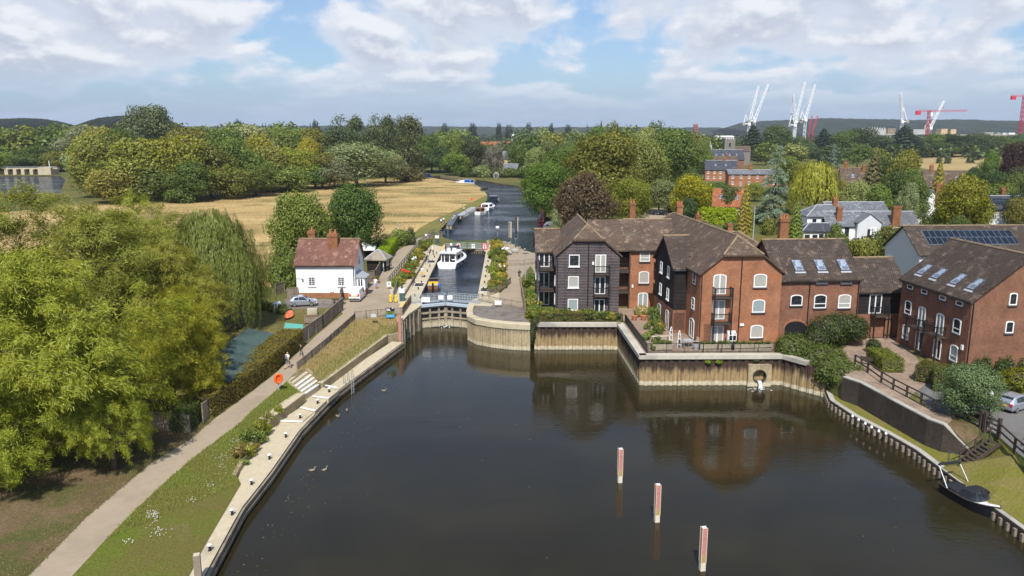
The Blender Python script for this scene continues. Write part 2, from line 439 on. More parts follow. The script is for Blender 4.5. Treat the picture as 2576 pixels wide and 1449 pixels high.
ground_mat('grass_dry', (.20, .165, .06), (.26, .19, .085), (.11, .115, .035), s1=.25, s2=.5, thr3=(.5, .65), fine=6)
ground_mat('grass_moss', (.17, .165, .03), (.20, .17, .055), (.13, .13, .025), s1=.3, s2=.5, fine=8)
ground_mat('hill_wood', (.018, .03, .02), (.026, .04, .022), None, s1=.01, fine=.05, var=.5, bump=1)
ground_mat('crop', (.38, .29, .13), (.34, .25, .11), None, s1=.02, fine=.8, var=.15)
water_mat('water_pool', (.021, .0175, .0075), 1.7, .15, (1.0, 1.5, 1), .03, murk=(.028, .023, .009))
water_mat('water_river', (.010, .016, .026), 1.5, 1.0, (.8, 1.6, 1), .12, dist=.5)
leaf_mat('leaf')
leaf_mat('leaf_flat', (1.15, 1.05, .8), .65, .2)


def glass_mat(name, c, rough=.06):
    m = bpy.data.materials.new(name); m.use_nodes = True; t = NT(m.node_tree); b = t.n['Principled BSDF']
    uv = t.node('ShaderNodeTexCoord').outputs['Object']
    f = t.ramp(t.noise(uv, 2.3, 2, .5), .45, .56)
    t.set(b.inputs['Base Color'], t.mix(f, c, tuple(x * .45 for x in c)))
    b.inputs['Roughness'].default_value = rough; b.inputs['IOR'].default_value = 1.5; b.inputs['Specular IOR Level'].default_value = .5
    M[name] = m
glass_mat('glass', (.035, .042, .05))
glass_mat('glass_sky', (.30, .36, .45))
def curtain_mat(name, c):
    m = bpy.data.materials.new(name); m.use_nodes = True; t = NT(m.node_tree); b = t.n['Principled BSDF']
    uv = t.node('ShaderNodeTexCoord').outputs['UV']
    wv = t.node('ShaderNodeTexWave', Vector=uv, Scale=2.2, Distortion=1.2).outputs['Fac']
    t.set(b.inputs['Base Color'], t.mix(wv, tuple(x * .6 for x in c), c))
    b.inputs['Roughness'].default_value = .25; b.inputs['Specular IOR Level'].default_value = .5
    M[name] = m
curtain_mat('pane_curtain', (.50, .49, .45))
curtain_mat('pane_blind', (.36, .43, .43))
PANES = ['glass', 'pane_curtain', 'pane_blind']

# the air: one closed box of thin even haze round the camera and the land
def haze():
    me = bpy.data.meshes.new('haze'); v = [(x, y, z) for z in (-4, 135) for x, y in ((-4000, -80), (4000, -80), (4000, 5400), (-4000, 5400))]
    me.from_pydata(v, [], [(3, 2, 1, 0), (4, 5, 6, 7), (0, 1, 5, 4), (1, 2, 6, 5), (2, 3, 7, 6), (3, 0, 4, 7)])
    m = bpy.data.materials.new('haze'); m.use_nodes = True; t = NT(m.node_tree); t.n.clear()
    vol = t.node('ShaderNodeVolumePrincipled', Color=(.80, .88, 1.0), Density=.000065); t.l.new(vol.outputs[0], t.node('ShaderNodeOutputMaterial').inputs['Volume'])
    me.materials.append(m); o = bpy.data.objects.new('haze', me); col.objects.link(o); o['kind'] = 'stuff'
haze()
# ================================================================== THE LAND
def pz(pts, z=None): return [G(p[0], p[1], p[2] if len(p) > 2 else z) for p in pts]
V3 = lambda *a: Vector(a)

PATH_L = pz([(-20, 1560, 1.6), (72, 1449, 1.6), (218, 1301, 1.65), (379, 1166, 1.85), (479, 1105, 2.0), (540, 1053, 2.15), (629, 989, 2.45), (692, 940, 2.65), (754, 883, 2.95), (800, 840, 3.15), (863, 789, 3.4)])
PATH_R = pz([(90, 1560, 1.55), (181, 1449, 1.55), (261, 1362, 1.6), (344, 1279, 1.65), (418, 1210, 1.75), (484, 1153, 1.85), (601, 1066, 2.15), (629, 1037, 2.3), (710, 970, 2.6), (748, 932, 2.7), (816, 875, 2.98), (893, 805, 3.35), (1012, 796, 3.4)])
S_WALL = pz([(330, 1700, .95), (430, 1520, .95), (475, 1449, .95), (510, 1380, .95), (606, 1217, .95), (594, 1196, 1.1), (640, 1112, 1.5), (680, 1064, 1.55), (768, 998, 1.6), (813, 967, 1.6), (976, 846, 1.6), (1010, 838, 1.65)])
LOCK_L, LOCK_R, LOCK_N, LOCK_S = -13.2, -6.0, 162.0, 108.0
TAIL_L = [V3(-14.55, 99.2, 3.4), V3(-14.3, 102.5, 3.4), V3(-13.5, 106.5, 3.4), V3(LOCK_L, LOCK_S, 3.4)]
LW_L = [V3(LOCK_L, LOCK_S, 3.4), V3(-13.25, 110.5, 3.4), V3(-14.1, 113, 3.4), V3(-14.9, 159, 3.4), V3(-13.4, 162.5, 3.4), V3(-14.2, 165, 3.4)]
LW_R = [V3(LOCK_R, LOCK_S, 3.4), V3(-5.95, 110.5, 3.4), V3(-4.9, 113, 3.4), V3(-5.1, 159, 3.4), V3(-6.0, 162.5, 3.4), V3(-5.2, 165, 3.4)]
TAIL_R = [V3(LOCK_R, LOCK_S, 3.4), V3(-6.05, 104.5, 3.4), V3(-5.8, 101.5, 3.4), V3(-4.7, 99.4, 3.45), V3(-2.7, 97.9, 3.5), V3(-.3, 96.9, 3.5), V3(2.35, 96.4, 3.5)]
WHARF = [V3(2.9, 96.9, 3.5), V3(13.75, 96.9, 3.5), V3(14.25, 82.35, 3.5), V3(29.9, 82.5, 3.5), V3(31.6, 80.2, 3.45)]
QUAY_PX = [(2077, 982), (2088, 1007), (2147, 1046), (2228, 1088), (2303, 1131), (2364, 1177), (2428, 1224), (2488, 1270), (2576, 1334), (2700, 1428)]
QUAY = pz(QUAY_PX, .8)
ST = pz([(764, 998, 1.36), (808, 968, 1.36), (728, 960, 2.55), (768, 930, 2.55)])
POOL = S_WALL[:9] + [V3(ST[2].x - .1, ST[2].y, 2.55), V3(ST[3].x, ST[3].y + .1, 2.6)] + S_WALL[9:] + TAIL_L + LW_L[1:5] + LW_R[4:0:-1] + TAIL_R + WHARF + QUAY + [V3(38.5, 30, .8), V3(39, 6, .8), V3(-19, 6, .95)]
RIVER_L = pz([(1150, 607, 3.4), (1116, 598, 3.4), (1104, 583, 3.3), (1122, 562, 3.2), (1146, 545, 3.1), (1202, 522, 3.1), (1225, 505, 3.1), (1226, 491, 3.1), (1213, 474, 3.1), (1198, 465, 3.1), (1178, 460, 3.1), (1124, 453, 3.1), (1076, 446.5, 3.1)])
RIVER_R = pz([(1076, 441.5, 3.1), (1114, 441, 3.1), (1162, 450, 3.1), (1187, 451, 3.1), (1219, 454, 3.1), (1248, 460, 3.1), (1303, 467, 3.1), (1312, 480, 3.1), (1335, 515, 3.1), (1375, 545, 3.1), (1400, 575, 3.1), (1420, 610, 3.2), (1420, 634, 3.4), (1349, 637.6, 3.4), (1320, 629, 3.4), (1294, 614.7, 3.4), (1271, 606, 3.4), (1223, 603, 3.4)])
RIVER = RIVER_L + RIVER_R
WEIRPOOL = pz([(-60, 441), (150, 441), (165, 452), (150, 486), (-60, 486)], 3.1)
WALL_TOP = pz([(2129, 948), (2171, 962), (2260, 1010), (2342, 1053), (2384, 1068)], 3.2) + [G(2447, 1131, 1.4)]
WALL_BASE = [V3(p.x - .42, p.y - .28, .9) for p in WALL_TOP]
ROAD_EDGE = pz([(2289, 968), (2340, 1032), (2405, 1043), (2466, 1073), (2511, 1096), (2556, 1136), (2680, 1230)], 3.1)

REG = [   # (object name, material, polygon); the first that contains a triangle takes it
    ('towpath', 'tarmac', PATH_L + pz([(850, 776), (858, 757), (905, 752), (925, 722), (940, 696), (960, 664), (985, 640), (1040, 606), (1078, 587), (1084, 590), (1043, 632), (977, 717), (985, 745), (1016, 776)], 3.4) + PATH_R[::-1]),
    ('lockside', 'concrete', [V3(-19.8, 112, 3.4), V3(-19.2, 104, 3.4)] + TAIL_L[:] + LW_L[1:] + [V3(-19.0, 172, 3.4), V3(-19.2, 150, 3.4), V3(-19.2, 124, 3.4)]),
    ('lockside', 'concrete', LW_R + [V3(-1.2, 165, 3.4), V3(-2.3, 150, 3.4), V3(-1.9, 112, 3.4), V3(-3, 107.5, 3.4)]),
    ('gravel_bed', 'gravel', TAIL_R[2:] + pz([(1320, 798, 3.5), (1318, 776, 3.45), (1205, 762, 3.4)])),
    ('island_path', 'tarmac', pz([(1200, 764), (1318, 778), (1312, 735), (1310, 700), (1335, 668), (1352, 700), (1352, 640), (1320, 630), (1294, 616), (1271, 607), (1223, 604), (1235, 640), (1258, 690), (1262, 735), (1225, 752)], 3.4)),
    ('terrace', 'paving', WHARF[1:4] + [V3(30.5, 88.4, 3.5), V3(21.5, 87.3, 3.5), V3(20.5, 106, 3.5), V3(14.6, 106, 3.5), V3(14.6, 97, 3.5)]),
    ('courtyard', 'paving', pz([(2120, 880), (2165, 835), (2270, 850), (2330, 935), (2440, 940), (2420, 955), (2330, 965), (2285, 1000), (2216, 963), (2140, 914)], 3.2)),
    ('road', 'tarmac_grey', ROAD_EDGE + pz([(2700, 1100), (2700, 960), (2500, 945), (2420, 950), (2340, 956)], 3.1)),
    ('quay_path', 'paving', WALL_TOP[:5] + pz([(2404, 1045), (2348, 1036), (2280, 999), (2216, 963), (2150, 918), (2105, 900)], 3.18)),
    ('bare_bank', 'dirt', WALL_TOP[4:] + pz([(2475, 1100, 2.6), (2466, 1078, 3.1), (2404, 1046, 3.15)])),
    ('quay_grass', 'grass_moss', QUAY + pz([(2640, 1300, 1.2), (2552, 1145, 2.8), (2511, 1105, 2.9), (2447, 1150, 1.0)]) + WALL_BASE[::-1]),
    ('car_park', 'tarmac', pz([(1585, 560), (1590, 535), (1610, 524), (1680, 524), (1700, 500), (1716, 500), (1700, 530), (1690, 552), (1650, 566)], 3.4)),
    ('slope_grass', 'grass_dry', PATH_R[9:] + [S_WALL[11], S_WALL[10], S_WALL[9], G(735, 948, 2.6)]),
    ('verge', 'grass_near', PATH_R[:10] + S_WALL[9::-1]),
    ('river_bank_grass', 'mown', pz([(1066, 590), (1103, 582), (1121, 562), (1145, 545), (1201, 522), (1224, 505), (1226, 491), (1205, 500), (1165, 520), (1110, 545), (1060, 570), (1030, 597)], 3.2)),
    ('meadow', 'meadow', pz([(100, 740), (680, 722), (755, 650), (905, 640), (950, 620), (1030, 597), (1060, 570), (1110, 545), (1165, 520), (1205, 500), (1226, 491), (1213, 474), (1198, 465), (1178, 460), (1124, 453), (1080, 446), (1000, 446), (860, 456), (650, 472), (500, 492), (350, 500), (150, 520), (-100, 545), (-400, 600), (-500, 740)], 3.25)),
    ('bare_earth', 'dirt', pz([(-500, 1300, 1.8), (-500, 1800, 1.6), (-40, 1580, 1.6)]) + PATH_L[1:6] + pz([(470, 1050, 2.4), (250, 1050, 2.4), (0, 1080, 2.2)])),
    ('yard', 'gravel', pz([(715, 752), (860, 752), (866, 772), (725, 778)], 3.4)),
    ('field', 'crop', pz([(2240, 395), (2330, 387), (2700, 382), (2700, 428), (2350, 428), (2230, 410)], 3.4)),
]
HOLES = [POOL, RIVER, WEIRPOOL]
OUTER = [V3(-3900, 4, 1.6), V3(-60, 4, 1.6), V3(60, 4, 3.0), V3(3900, 4, 3.2), V3(3900, 5250, 3.4), V3(-3900, 5250, 3.4)]


def in_poly(x, y, P):
    c = False; j = len(P) - 1
    for i in range(len(P)):
        a, b = P[i], P[j]
        if (a[1] > y) != (b[1] > y) and x < (b[0] - a[0]) * (y - a[1]) / (b[1] - a[1] + 1e-12) + a[0]: c = not c
        j = i
    return c


def build_land():
    vs, es = [], []
    def loop(P, closed=True):
        o = len(vs); vs.extend(P); n = len(P)
        es.extend((o + i, o + (i + 1) % n) for i in range(n if closed else n - 1))
    loop(OUTER)
    for h in HOLES: loop(h)
    for r in REG: loop(r[2])
    loop(WALL_TOP, False)
    loop(pz([(2182, 939), (2216, 964), (2246, 982), (2280, 1000)], 3.2), False)
    for x, y in ((-300, 250), (-300, 700), (0, 700), (300, 300), (300, 700), (120, 150), (60, 150), (-120, 120), (-60, 130), (-75, 90), (70, 60), (70, 90), (-100, 1500), (800, 1500)):
        vs.append(V3(x, y, 3.4 if x > -70 or y > 100 else 2.6))
    v2 = [Vector((v.x, v.y)) for v in vs]
    ov, oe, of, orig, _, _ = delaunay_2d_cdt(v2, es, [], 0, 1e-4)
    known = np.array([(v.x, v.y, v.z) for v in vs])
    pts = []
    for i, p in enumerate(ov):
        if orig[i]: z = vs[orig[i][0]].z
        else:
            d = (known[:, 0] - p.x) ** 2 + (known[:, 1] - p.y) ** 2
            k = np.argsort(d)[:3]; wgt = 1 / (d[k] + 1e-6); z = float((known[k, 2] * wgt).sum() / wgt.sum())
        pts.append(V3(p.x, p.y, z))
    out = {}
    for f in of:
        a, b, c = (pts[i] for i in f); cx, cy = (a.x + b.x + c.x) / 3, (a.y + b.y + c.y) / 3
        if any(in_poly(cx, cy, h) for h in HOLES): continue
        key = ('ground', 'lawn')
        for nm, mt, P in REG:
            if in_poly(cx, cy, P): key = (nm, mt); break
        out.setdefault(key, MB()).face((a, b, c) if (b - a).cross(c - a).z > 0 else (a, c, b))
    from mathutils.bvhtree import BVHTree
    allv, allf = [], []
    for (nm, mt), mb in out.items():
        tag(mb.build(nm, M[mt]), kind='structure')
        o = len(allv); allv += [Vector(v) for v in mb.v]; allf += [tuple(i + o for i in f) for f in mb.f]
    return BVHTree.FromPolygons(allv, allf)


LAND = build_land()
def gz(x, y, default=3.4):
    h = LAND.ray_cast(Vector((x, y, 200)), Vector((0, 0, -1)))
    return h[0].z if h[0] else default

# water sheets
MB().face([(-30, 4, 0), (45, 4, 0), (45, 108.1, 0), (-30, 108.1, 0)]).build('pool_water', M['water_pool'])['kind'] = 'structure'
MB().face([(-15.3, 109.8, 2.45), (-4.6, 109.8, 2.45), (-4.6, LOCK_N + 1, 2.45), (-15.3, LOCK_N + 1, 2.45)]).build('lock_water', M['water_river'])['kind'] = 'structure'
MB().face([(-900, 163.2, 2.6), (60, 163.2, 2.6), (60, 900, 2.6), (-900, 900, 2.6)]).build('river_water', M['water_river'])['kind'] = 'structure'


def skirt(name, P, z1, m, closed=False):
    mb = MB(); n = len(P)
    for i in range(n if closed else n - 1):
        a, b = P[i], P[(i + 1) % n]
        mb.face([(a.x, a.y, a.z), (b.x, b.y, b.z), (b.x, b.y, z1), (a.x, a.y, z1)])
    return mb.build(name, M[m])
tag(skirt('river_bank', RIVER, 1.5, 'dirt', True), kind='structure')
tag(skirt('weir_bank', WEIRPOOL, 1.5, 'dirt', True), kind='structure')
tag(skirt('pool_bank', QUAY + [V3(38.5, 30, .8)], -2, 'dirt'), kind='structure')


def wall_strip(P, t, z0, h=None, top=None):
    """upright wall of thickness t along P (its top), to the left of the direction of travel"""
    mb = MB(); n = len(P); nr = []
    for i in range(n):
        d = (P[min(i + 1, n - 1)] - P[max(i - 1, 0)]); d.z = 0; d.normalize(); nr.append(Vector((-d.y, d.x, 0)))
    secs = []
    for i, p in enumerate(P):
        q = p + nr[i] * t; zb = (p.z - h) if h else z0
        secs.append([(p.x, p.y, zb), (q.x, q.y, zb), (q.x, q.y, p.z), (p.x, p.y, p.z)])
    return mb.loft(secs)


def corrugated(P, zt, z0, period=.9, amp=.14, side=1):
    """sheet piling along P: trapezoid waves in plan"""
    mb = MB(); line = []
    for i in range(len(P) - 1):
        a, b = P[i].copy(), P[i + 1].copy(); a.z = b.z = 0; d = b - a; L = d.length; d.normalize(); nrm = Vector((d.y, -d.x, 0)) * side
        k = max(1, round(L / period)); st = L / k
        for j in range(k):
            for f, o in ((0, 0), (.32, 0), (.5, 1), (.82, 1)):
                line.append(a + d * (st * (j + f)) + nrm * amp * o)
        line.append(b)
    for p, q in zip(line, line[1:]):
        mb.face([(p.x, p.y, z0), (q.x, q.y, z0), (q.x, q.y, zt), (p.x, p.y, zt)])
    return mb


pile_mat('pile_steel', (.070, .047, .036), (.36, .26, .135), (.60, .53, .38), 1.8, .50)
pile_mat('pile_concrete', (.30, .245, .165), (.44, .355, .22), (.60, .53, .38), 2.4, .5)
pile_mat('gate_wood', (.27, .24, .20), (.40, .335, .235), (.52, .45, .32), 2.2, .75)

# the wharf: sheet piling under a timber capping
for seg, lab in ((WHARF[:2], 'rusty sheet pile wall under the black boarded house garden'), (WHARF[1:3], 'receding sheet pile wall on the narrow return of the terrace'),
                 (WHARF[2:4], 'long sheet pile wall in front of the brick gable terrace'), (WHARF[3:] + [QUAY[0]], 'short shaded sheet pile wall beyond the outfall pipe, under the creeper')):
    t = thing('sheet_pile_wall', (0, 0, 0), 0, lab, 'river wall', 'sheet pile walls of the wharf')
    corrugated(seg, 3.15, -1.5).build('piling', M['pile_steel'], t)
    P = [p + V3(0, 0, .06) for p in seg]; P[-1].z = seg[-1].z + .06
    if len(seg) > 2: P = P[:2]
    mb = MB(); d = (P[1] - P[0]); d.z = 0; d.normalize(); nrm = Vector((d.y, -d.x, 0))
    a, b = P[0] - nrm * .55 - d * .2, P[1] - nrm * .55 + d * .2
    mb.prism([a - V3(0, 0, .46), b - V3(0, 0, .46), b, a], nrm * .85)
    mb.build('capping', M['coping'], t)
# round quay of concrete panels beside the lower gates
t = thing('round_quay_wall', (0, 0, 0), 0, 'curved quay wall of tall concrete panels with pale rounded coping', 'river wall')
mb = MB(); P = TAIL_R[2:]; nn = 30; cur = []
for i in range(nn + 1):
    s = i / nn * (len(P) - 1); k = min(int(s), len(P) - 2); cur.append(P[k].lerp(P[k + 1], s - k))
for i, (a, b) in enumerate(zip(cur, cur[1:])):
    d = (b - a); d.z = 0; d.normalize(); nrm = Vector((d.y, -d.x, 0))
    g = .05; a2, b2 = a + d * g, b - d * g
    mb.prism([(a2.x, a2.y, -1.5), (b2.x, b2.y, -1.5), (b2.x, b2.y, 2.85), (a2.x, a2.y, 2.85)], nrm * .12)
    mb.face([(a.x, a.y, -1.5), (b.x, b.y, -1.5), (b.x, b.y, 2.9), (a.x, a.y, 2.9)])
mb.build('panel_face', M['pile_concrete'], t)
mb = MB(); secs = []
for i, p in enumerate(cur):
    d = (cur[min(i + 1, nn)] - cur[max(i - 1, 0)]); d.z = 0; d.normalize(); nr = Vector((d.y, -d.x, 0)); o = p + nr * .22; q = p - nr * .75
    secs.append([(o.x, o.y, 2.8), (o.x, o.y, p.z - .02), (o.x - nr.x * .1, o.y - nr.y * .1, p.z + .08), (q.x, q.y, p.z + .08), (q.x, q.y, 2.8)])
mb.loft(secs).build('coping', M['concrete'], t)

# lock walls
def lock_wall(name, lab, P, mt, side):
    t = thing(name, (0, 0, 0), 0, lab, 'lock wall', 'walls of the lock')
    mb = MB(); cp = MB()
    for a, b in zip(P, P[1:]):
        d = (b - a); d.z = 0; d.normalize(); nrm = Vector((d.y, -d.x, 0)) * side
        mb.prism([(a.x, a.y, -1.5), (b.x, b.y, -1.5), (b.x, b.y, 3.22), (a.x, a.y, 3.22)], nrm * .18)
        a2, b2 = a - nrm * .6, b - nrm * .6
        cp.prism([(a2.x, a2.y, 3.16), (b2.x, b2.y, 3.16), (b2.x, b2.y, 3.44), (a2.x, a2.y, 3.44)], nrm * .88)
    mb.build('wall_face', mt, t); cp.build('coping', M['concrete'], t)
    return t
lock_wall('lock_wall', 'long towpath side wall of the lock chamber with steps and bollards', LW_L, M['timber'], 1)
lock_wall('lock_wall', 'long island side wall of the lock chamber beside the tall flower bed', LW_R[::-1], M['timber'], 1)
t = lock_wall('lock_wall', 'stained entrance wall below the lower gates on the towpath side', TAIL_L, M['pile_concrete'], 1)
mb = MB()
for a, b in zip(TAIL_L, TAIL_L[1:]):
    for f in (.1, .5):
        p = a.lerp(b, f) + V3(.26, -.05, 0); mb.box(p.x - .14, p.x + .14, p.y - .14, p.y + .14, -1.5, 3.1)
mb.build('fender_piles', M['timber'], t)
lock_wall('lock_wall', 'stained entrance wall below the lower gates on the island side', TAIL_R[:3], M['pile_concrete'], 1)
t = thing('mooring_pile', (-14.75, 98.9, -1.5), 0, 'tall rust pink steel pile at the corner of the lock entrance wall', 'mooring post')
MB().box(-.17, .17, -.17, .17, 0, 5.6).build('shaft', M['pink_paint'], t); MB().box(.19, .45, -.12, .12, 0, 5.2).build('rubbing_strip', M['timber'], t)

# stone retaining wall at the end of the lockside, with the steel pile
tag(wall_strip(pz([(893, 806), (950, 800), (1011, 798)], 3.38), .3, 1.2).build('end_wall', M['stone_wall']), 'old stone end wall of the lockside under the pale paling fence', 'wall')

# landing stage on the left bank
S_OUT = pz([(330, 1700), (455, 1545), (518, 1440), (606, 1279), (677, 1190), (752, 1083), (848, 983), (1013, 861)], .9)
S_IN = pz([(250, 1700), (415, 1530), (462, 1449), (500, 1378), (596, 1212), (622, 1140), (690, 1070), (803, 978), (1006, 846)], .9)
t = thing('landing_stage', (0, 0, 0), 0, 'long pale concrete landing stage on timber piling along the towpath bank', 'landing stage')
def resample(P, n):
    L = [0]
    for a, b in zip(P, P[1:]): L.append(L[-1] + (b - a).length)
    out = []
    for i in range(n):
        s = L[-1] * i / (n - 1); k = max(j for j in range(len(L)) if L[j] <= s + 1e-9); k = min(k, len(P) - 2)
        out.append(P[k].lerp(P[k + 1], (s - L[k]) / (L[k + 1] - L[k] + 1e-9)))
    return out
A, B = resample(S_OUT, 40), resample(S_IN, 40)
B = [min(resample(S_IN, 300), key=lambda q: (q - a).length) for a in A]
MB().loft([[(a.x, a.y, .6), (b.x, b.y, .6), (b.x, b.y, .9), (a.x, a.y, .9)] for a, b in zip(A, B)]).build('deck', M['concrete'], t)
mb = MB(); w1 = MB(); w2 = MB()
for i, p in enumerate(resample(S_OUT, 70)):
    q = resample(S_OUT, 70)[min(i + 1, 69)]; d = (q - p).normalized() if (q - p).length > 0 else d
    nr = Vector((d.y, -d.x, 0)); c = p + nr * .08
    mb.bar((c.x, c.y, -1.5), (c.x, c.y, .5), .22, .22)
mb.build('piles', M['timber'], t)
for zz, mbx, off in ((.72, w1, .16), (.32, w2, .22)):
    for a, b in zip(S_OUT, S_OUT[1:]):
        d = (b - a).normalized(); nr = Vector((d.y, -d.x, 0)) * off
        mbx.bar((a + nr).xy.to_3d() + V3(0, 0, zz), (b + nr).xy.to_3d() + V3(0, 0, zz), .16, .26)
w1.build('edge_beam', M['timber'], t); w2.build('waling', M['timber'], t)
# raised middle part with white nosings
pl = thing('raised_platform', (0, 0, 0), 0, 'raised concrete part of the landing stage with white step edges', 'platform')
def quadslab(mb, P, z0): mb.prism([(p.x, p.y, z0) for p in P], (0, 0, P[0].z - z0)); return mb
steps = [((700, 1060), (758, 1062), 1.02), ((754, 1026), (792, 1035), 1.18), ((785, 998), (826, 1003), 1.34)]
ends = ((812, 974), (852, 982))
for i, (l, r, z) in enumerate(steps):
    n_ = steps[i + 1] if i < 2 else (ends[0], ends[1], z)
    a, b, c, d = G(*l, z), G(*r, z), G(*n_[1], z), G(*n_[0], z)
    quadslab(MB(), [a, b, c, d], .88).build('step', M['concrete'], pl)
    e = (d - a).normalized(); MB().prism([a + V3(0, 0, -.08), b + V3(0, 0, -.08), b + V3(0, 0, .02), a + V3(0, 0, .02)], e * .32).build('white_edge', M['white'], pl)
a, b = G(813, 969, 1.36), G(847, 975, 1.36)
MB().prism([a + V3(0, 0, -.06), b + V3(0, 0, -.06), b + V3(0, 0, .02), a + V3(0, 0, .02)], V3(-.1, .3, 0)).build('white_edge', M['white'], pl)
# stairs from the platform to the towpath
st = thing('stone_steps', (0, 0, 0), 0, 'flight of stone steps with white nosings from stage up to towpath', 'steps')
lo_l, lo_r, hi_l, hi_r = ST
for i in range(5):
    f0, f1 = i / 5, (i + 1) / 5; z = 1.36 + (i + 1) * .2
    p = [lo_l.lerp(hi_l, f0), lo_r.lerp(hi_r, f0), lo_r.lerp(hi_r, f1), lo_l.lerp(hi_l, f1)]
    MB().prism([(q.x, q.y, .9) for q in p], (0, 0, z - .9)).build('tread', M['concrete'], st)
    if i < 4:
        e = (p[3] - p[0]).xy.to_3d().normalized() * .2
        MB().prism([V3(p[0].x, p[0].y, z - .1) - e * .1, V3(p[1].x, p[1].y, z - .1) - e * .1, V3(p[1].x, p[1].y, z + .015) - e * .1, V3(p[0].x, p[0].y, z + .015) - e * .1], e).build('white_edge', M['white'], st)
e = (hi_l - lo_l).xy.to_3d().normalized() * .8
MB().prism([V3(hi_l.x, hi_l.y, 2), V3(hi_r.x, hi_r.y, 2), V3(hi_r.x, hi_r.y, 2) + e, V3(hi_l.x, hi_l.y, 2) + e], (0, 0, .6)).build('landing', M['concrete'], st)
for (a, b) in ((lo_l, hi_l), (lo_r, hi_r)):
    d = (b - a).normalized(); side = Vector((-d.y, d.x, 0)) * (.35 if a is lo_l else -.35)
    MB().prism([(a.x, a.y, .9), (b.x, b.y, .9), (b.x, b.y, b.z + .15), (a.x, a.y, a.z + .35)], side).build('parapet', M['stone_wall'], st)
# retaining walls with copings
def coped(lab, P, t, z0, cap=.5, mt='stone_wall', cm='concrete'):
    th = thing('retaining_wall', (0, 0, 0), 0, lab, 'wall')
    wall_strip(P, t, z0).build('face', M[mt], th)
    Q = [p + V3(0, 0, .1) for p in P]
    mb = wall_strip(Q, cap, 0, .1); mb.build('coping', M[cm], th); return th
coped('low crumbling stone wall beside the near landing stage with weeds on it', S_WALL[5:8], .28, -1, .35, cm='stone_wall')
coped('stone retaining wall with wide flat coping below the stone steps', [p + V3(0, 0, .28) for p in S_WALL[7:9]], .3, -1, 1.2)
coped('long stone retaining wall with coping under the dry grass slope', [p + V3(0, 0, .12) for p in S_WALL[9:12]], .3, -1, .6)

# brick retaining wall and timber quay of the right bank
th = thing('brick_retaining_wall', (0, 0, 0), 0, 'dark weathered brick retaining wall above the mossy quay strip', 'wall')
mb = MB(); WT = [V3(p.x - .5, p.y - .33, p.z + .05) for p in WALL_TOP]
for p, q in zip(WT, WT[1:]): mb.prism([V3(p.x - .06, p.y - .04, .3), V3(q.x - .06, q.y - .04, .3), q, p], V3(.42, .28, 0))
mb.build('face', M['brick_old'], th)
wall_strip([p + V3(0, 0, .1) for p in WT][::-1], -.5, 0, .12).build('coping', M['concrete_grey'], th)
th = thing('quay_edge', (0, 0, 0), 0, 'low weathered timber and concrete quay edge of the right bank', 'quay')
mb = wall_strip([p + V3(0, 0, .06) for p in QUAY], .5, 0, .3); mb.build('edge_beam', M['concrete_grey'], th)
mb = MB()
for p in resample(QUAY, 46):
    mb.box(p.x - .2, p.x + .12, p.y - .13, p.y + .13, -1.5, .55)
mb.build('piles', M['timber'], th)
MB().loft([[(p.x - .02, p.y, -1), (p.x - .02, p.y, .75), (p.x + .1, p.y, .75), (p.x + .1, p.y, -1)] for p in QUAY]).build('boarding', M['timber_dark'], th)

# ================================================================== TREES AND OTHER GREEN
def leaf_mesh(name, cen, nrm, tang, length, width, mats, extra=None):
    """one diamond leaf spray per row of cen, lying in the plane of tang and square to nrm"""
    n = len(cen)
    nrm = nrm / np.maximum(np.linalg.norm(nrm, axis=1), 1e-6)[:, None]
    tang = tang - nrm * (tang * nrm).sum(1)[:, None]
    tang /= np.maximum(np.linalg.norm(tang, axis=1), 1e-6)[:, None]
    bi = np.cross(nrm, tang)
    L = np.broadcast_to(np.asarray(length, float), (n,))[:, None] / 2; Wd = np.broadcast_to(np.asarray(width, float), (n,))[:, None] / 2
    v = np.stack([cen - tang * L, cen + bi * Wd - tang * L * .1, cen + tang * L, cen - bi * Wd - tang * L * .1], 1).reshape(-1, 3)
    me = bpy.data.meshes.new(name)
    me.vertices.add(4 * n); me.vertices.foreach_set('co', v.ravel())
    me.loops.add(4 * n); me.loops.foreach_set('vertex_index', np.arange(4 * n))
    me.polygons.add(n); me.polygons.foreach_set('loop_start', np.arange(n) * 4); me.polygons.foreach_set('loop_total', np.full(n, 4))
    me.materials.append(mats); me.update(calc_edges=True)
    return me


def unit(rng, n):
    v = rng.normal(size=(n, 3)); return v / np.linalg.norm(v, axis=1)[:, None]


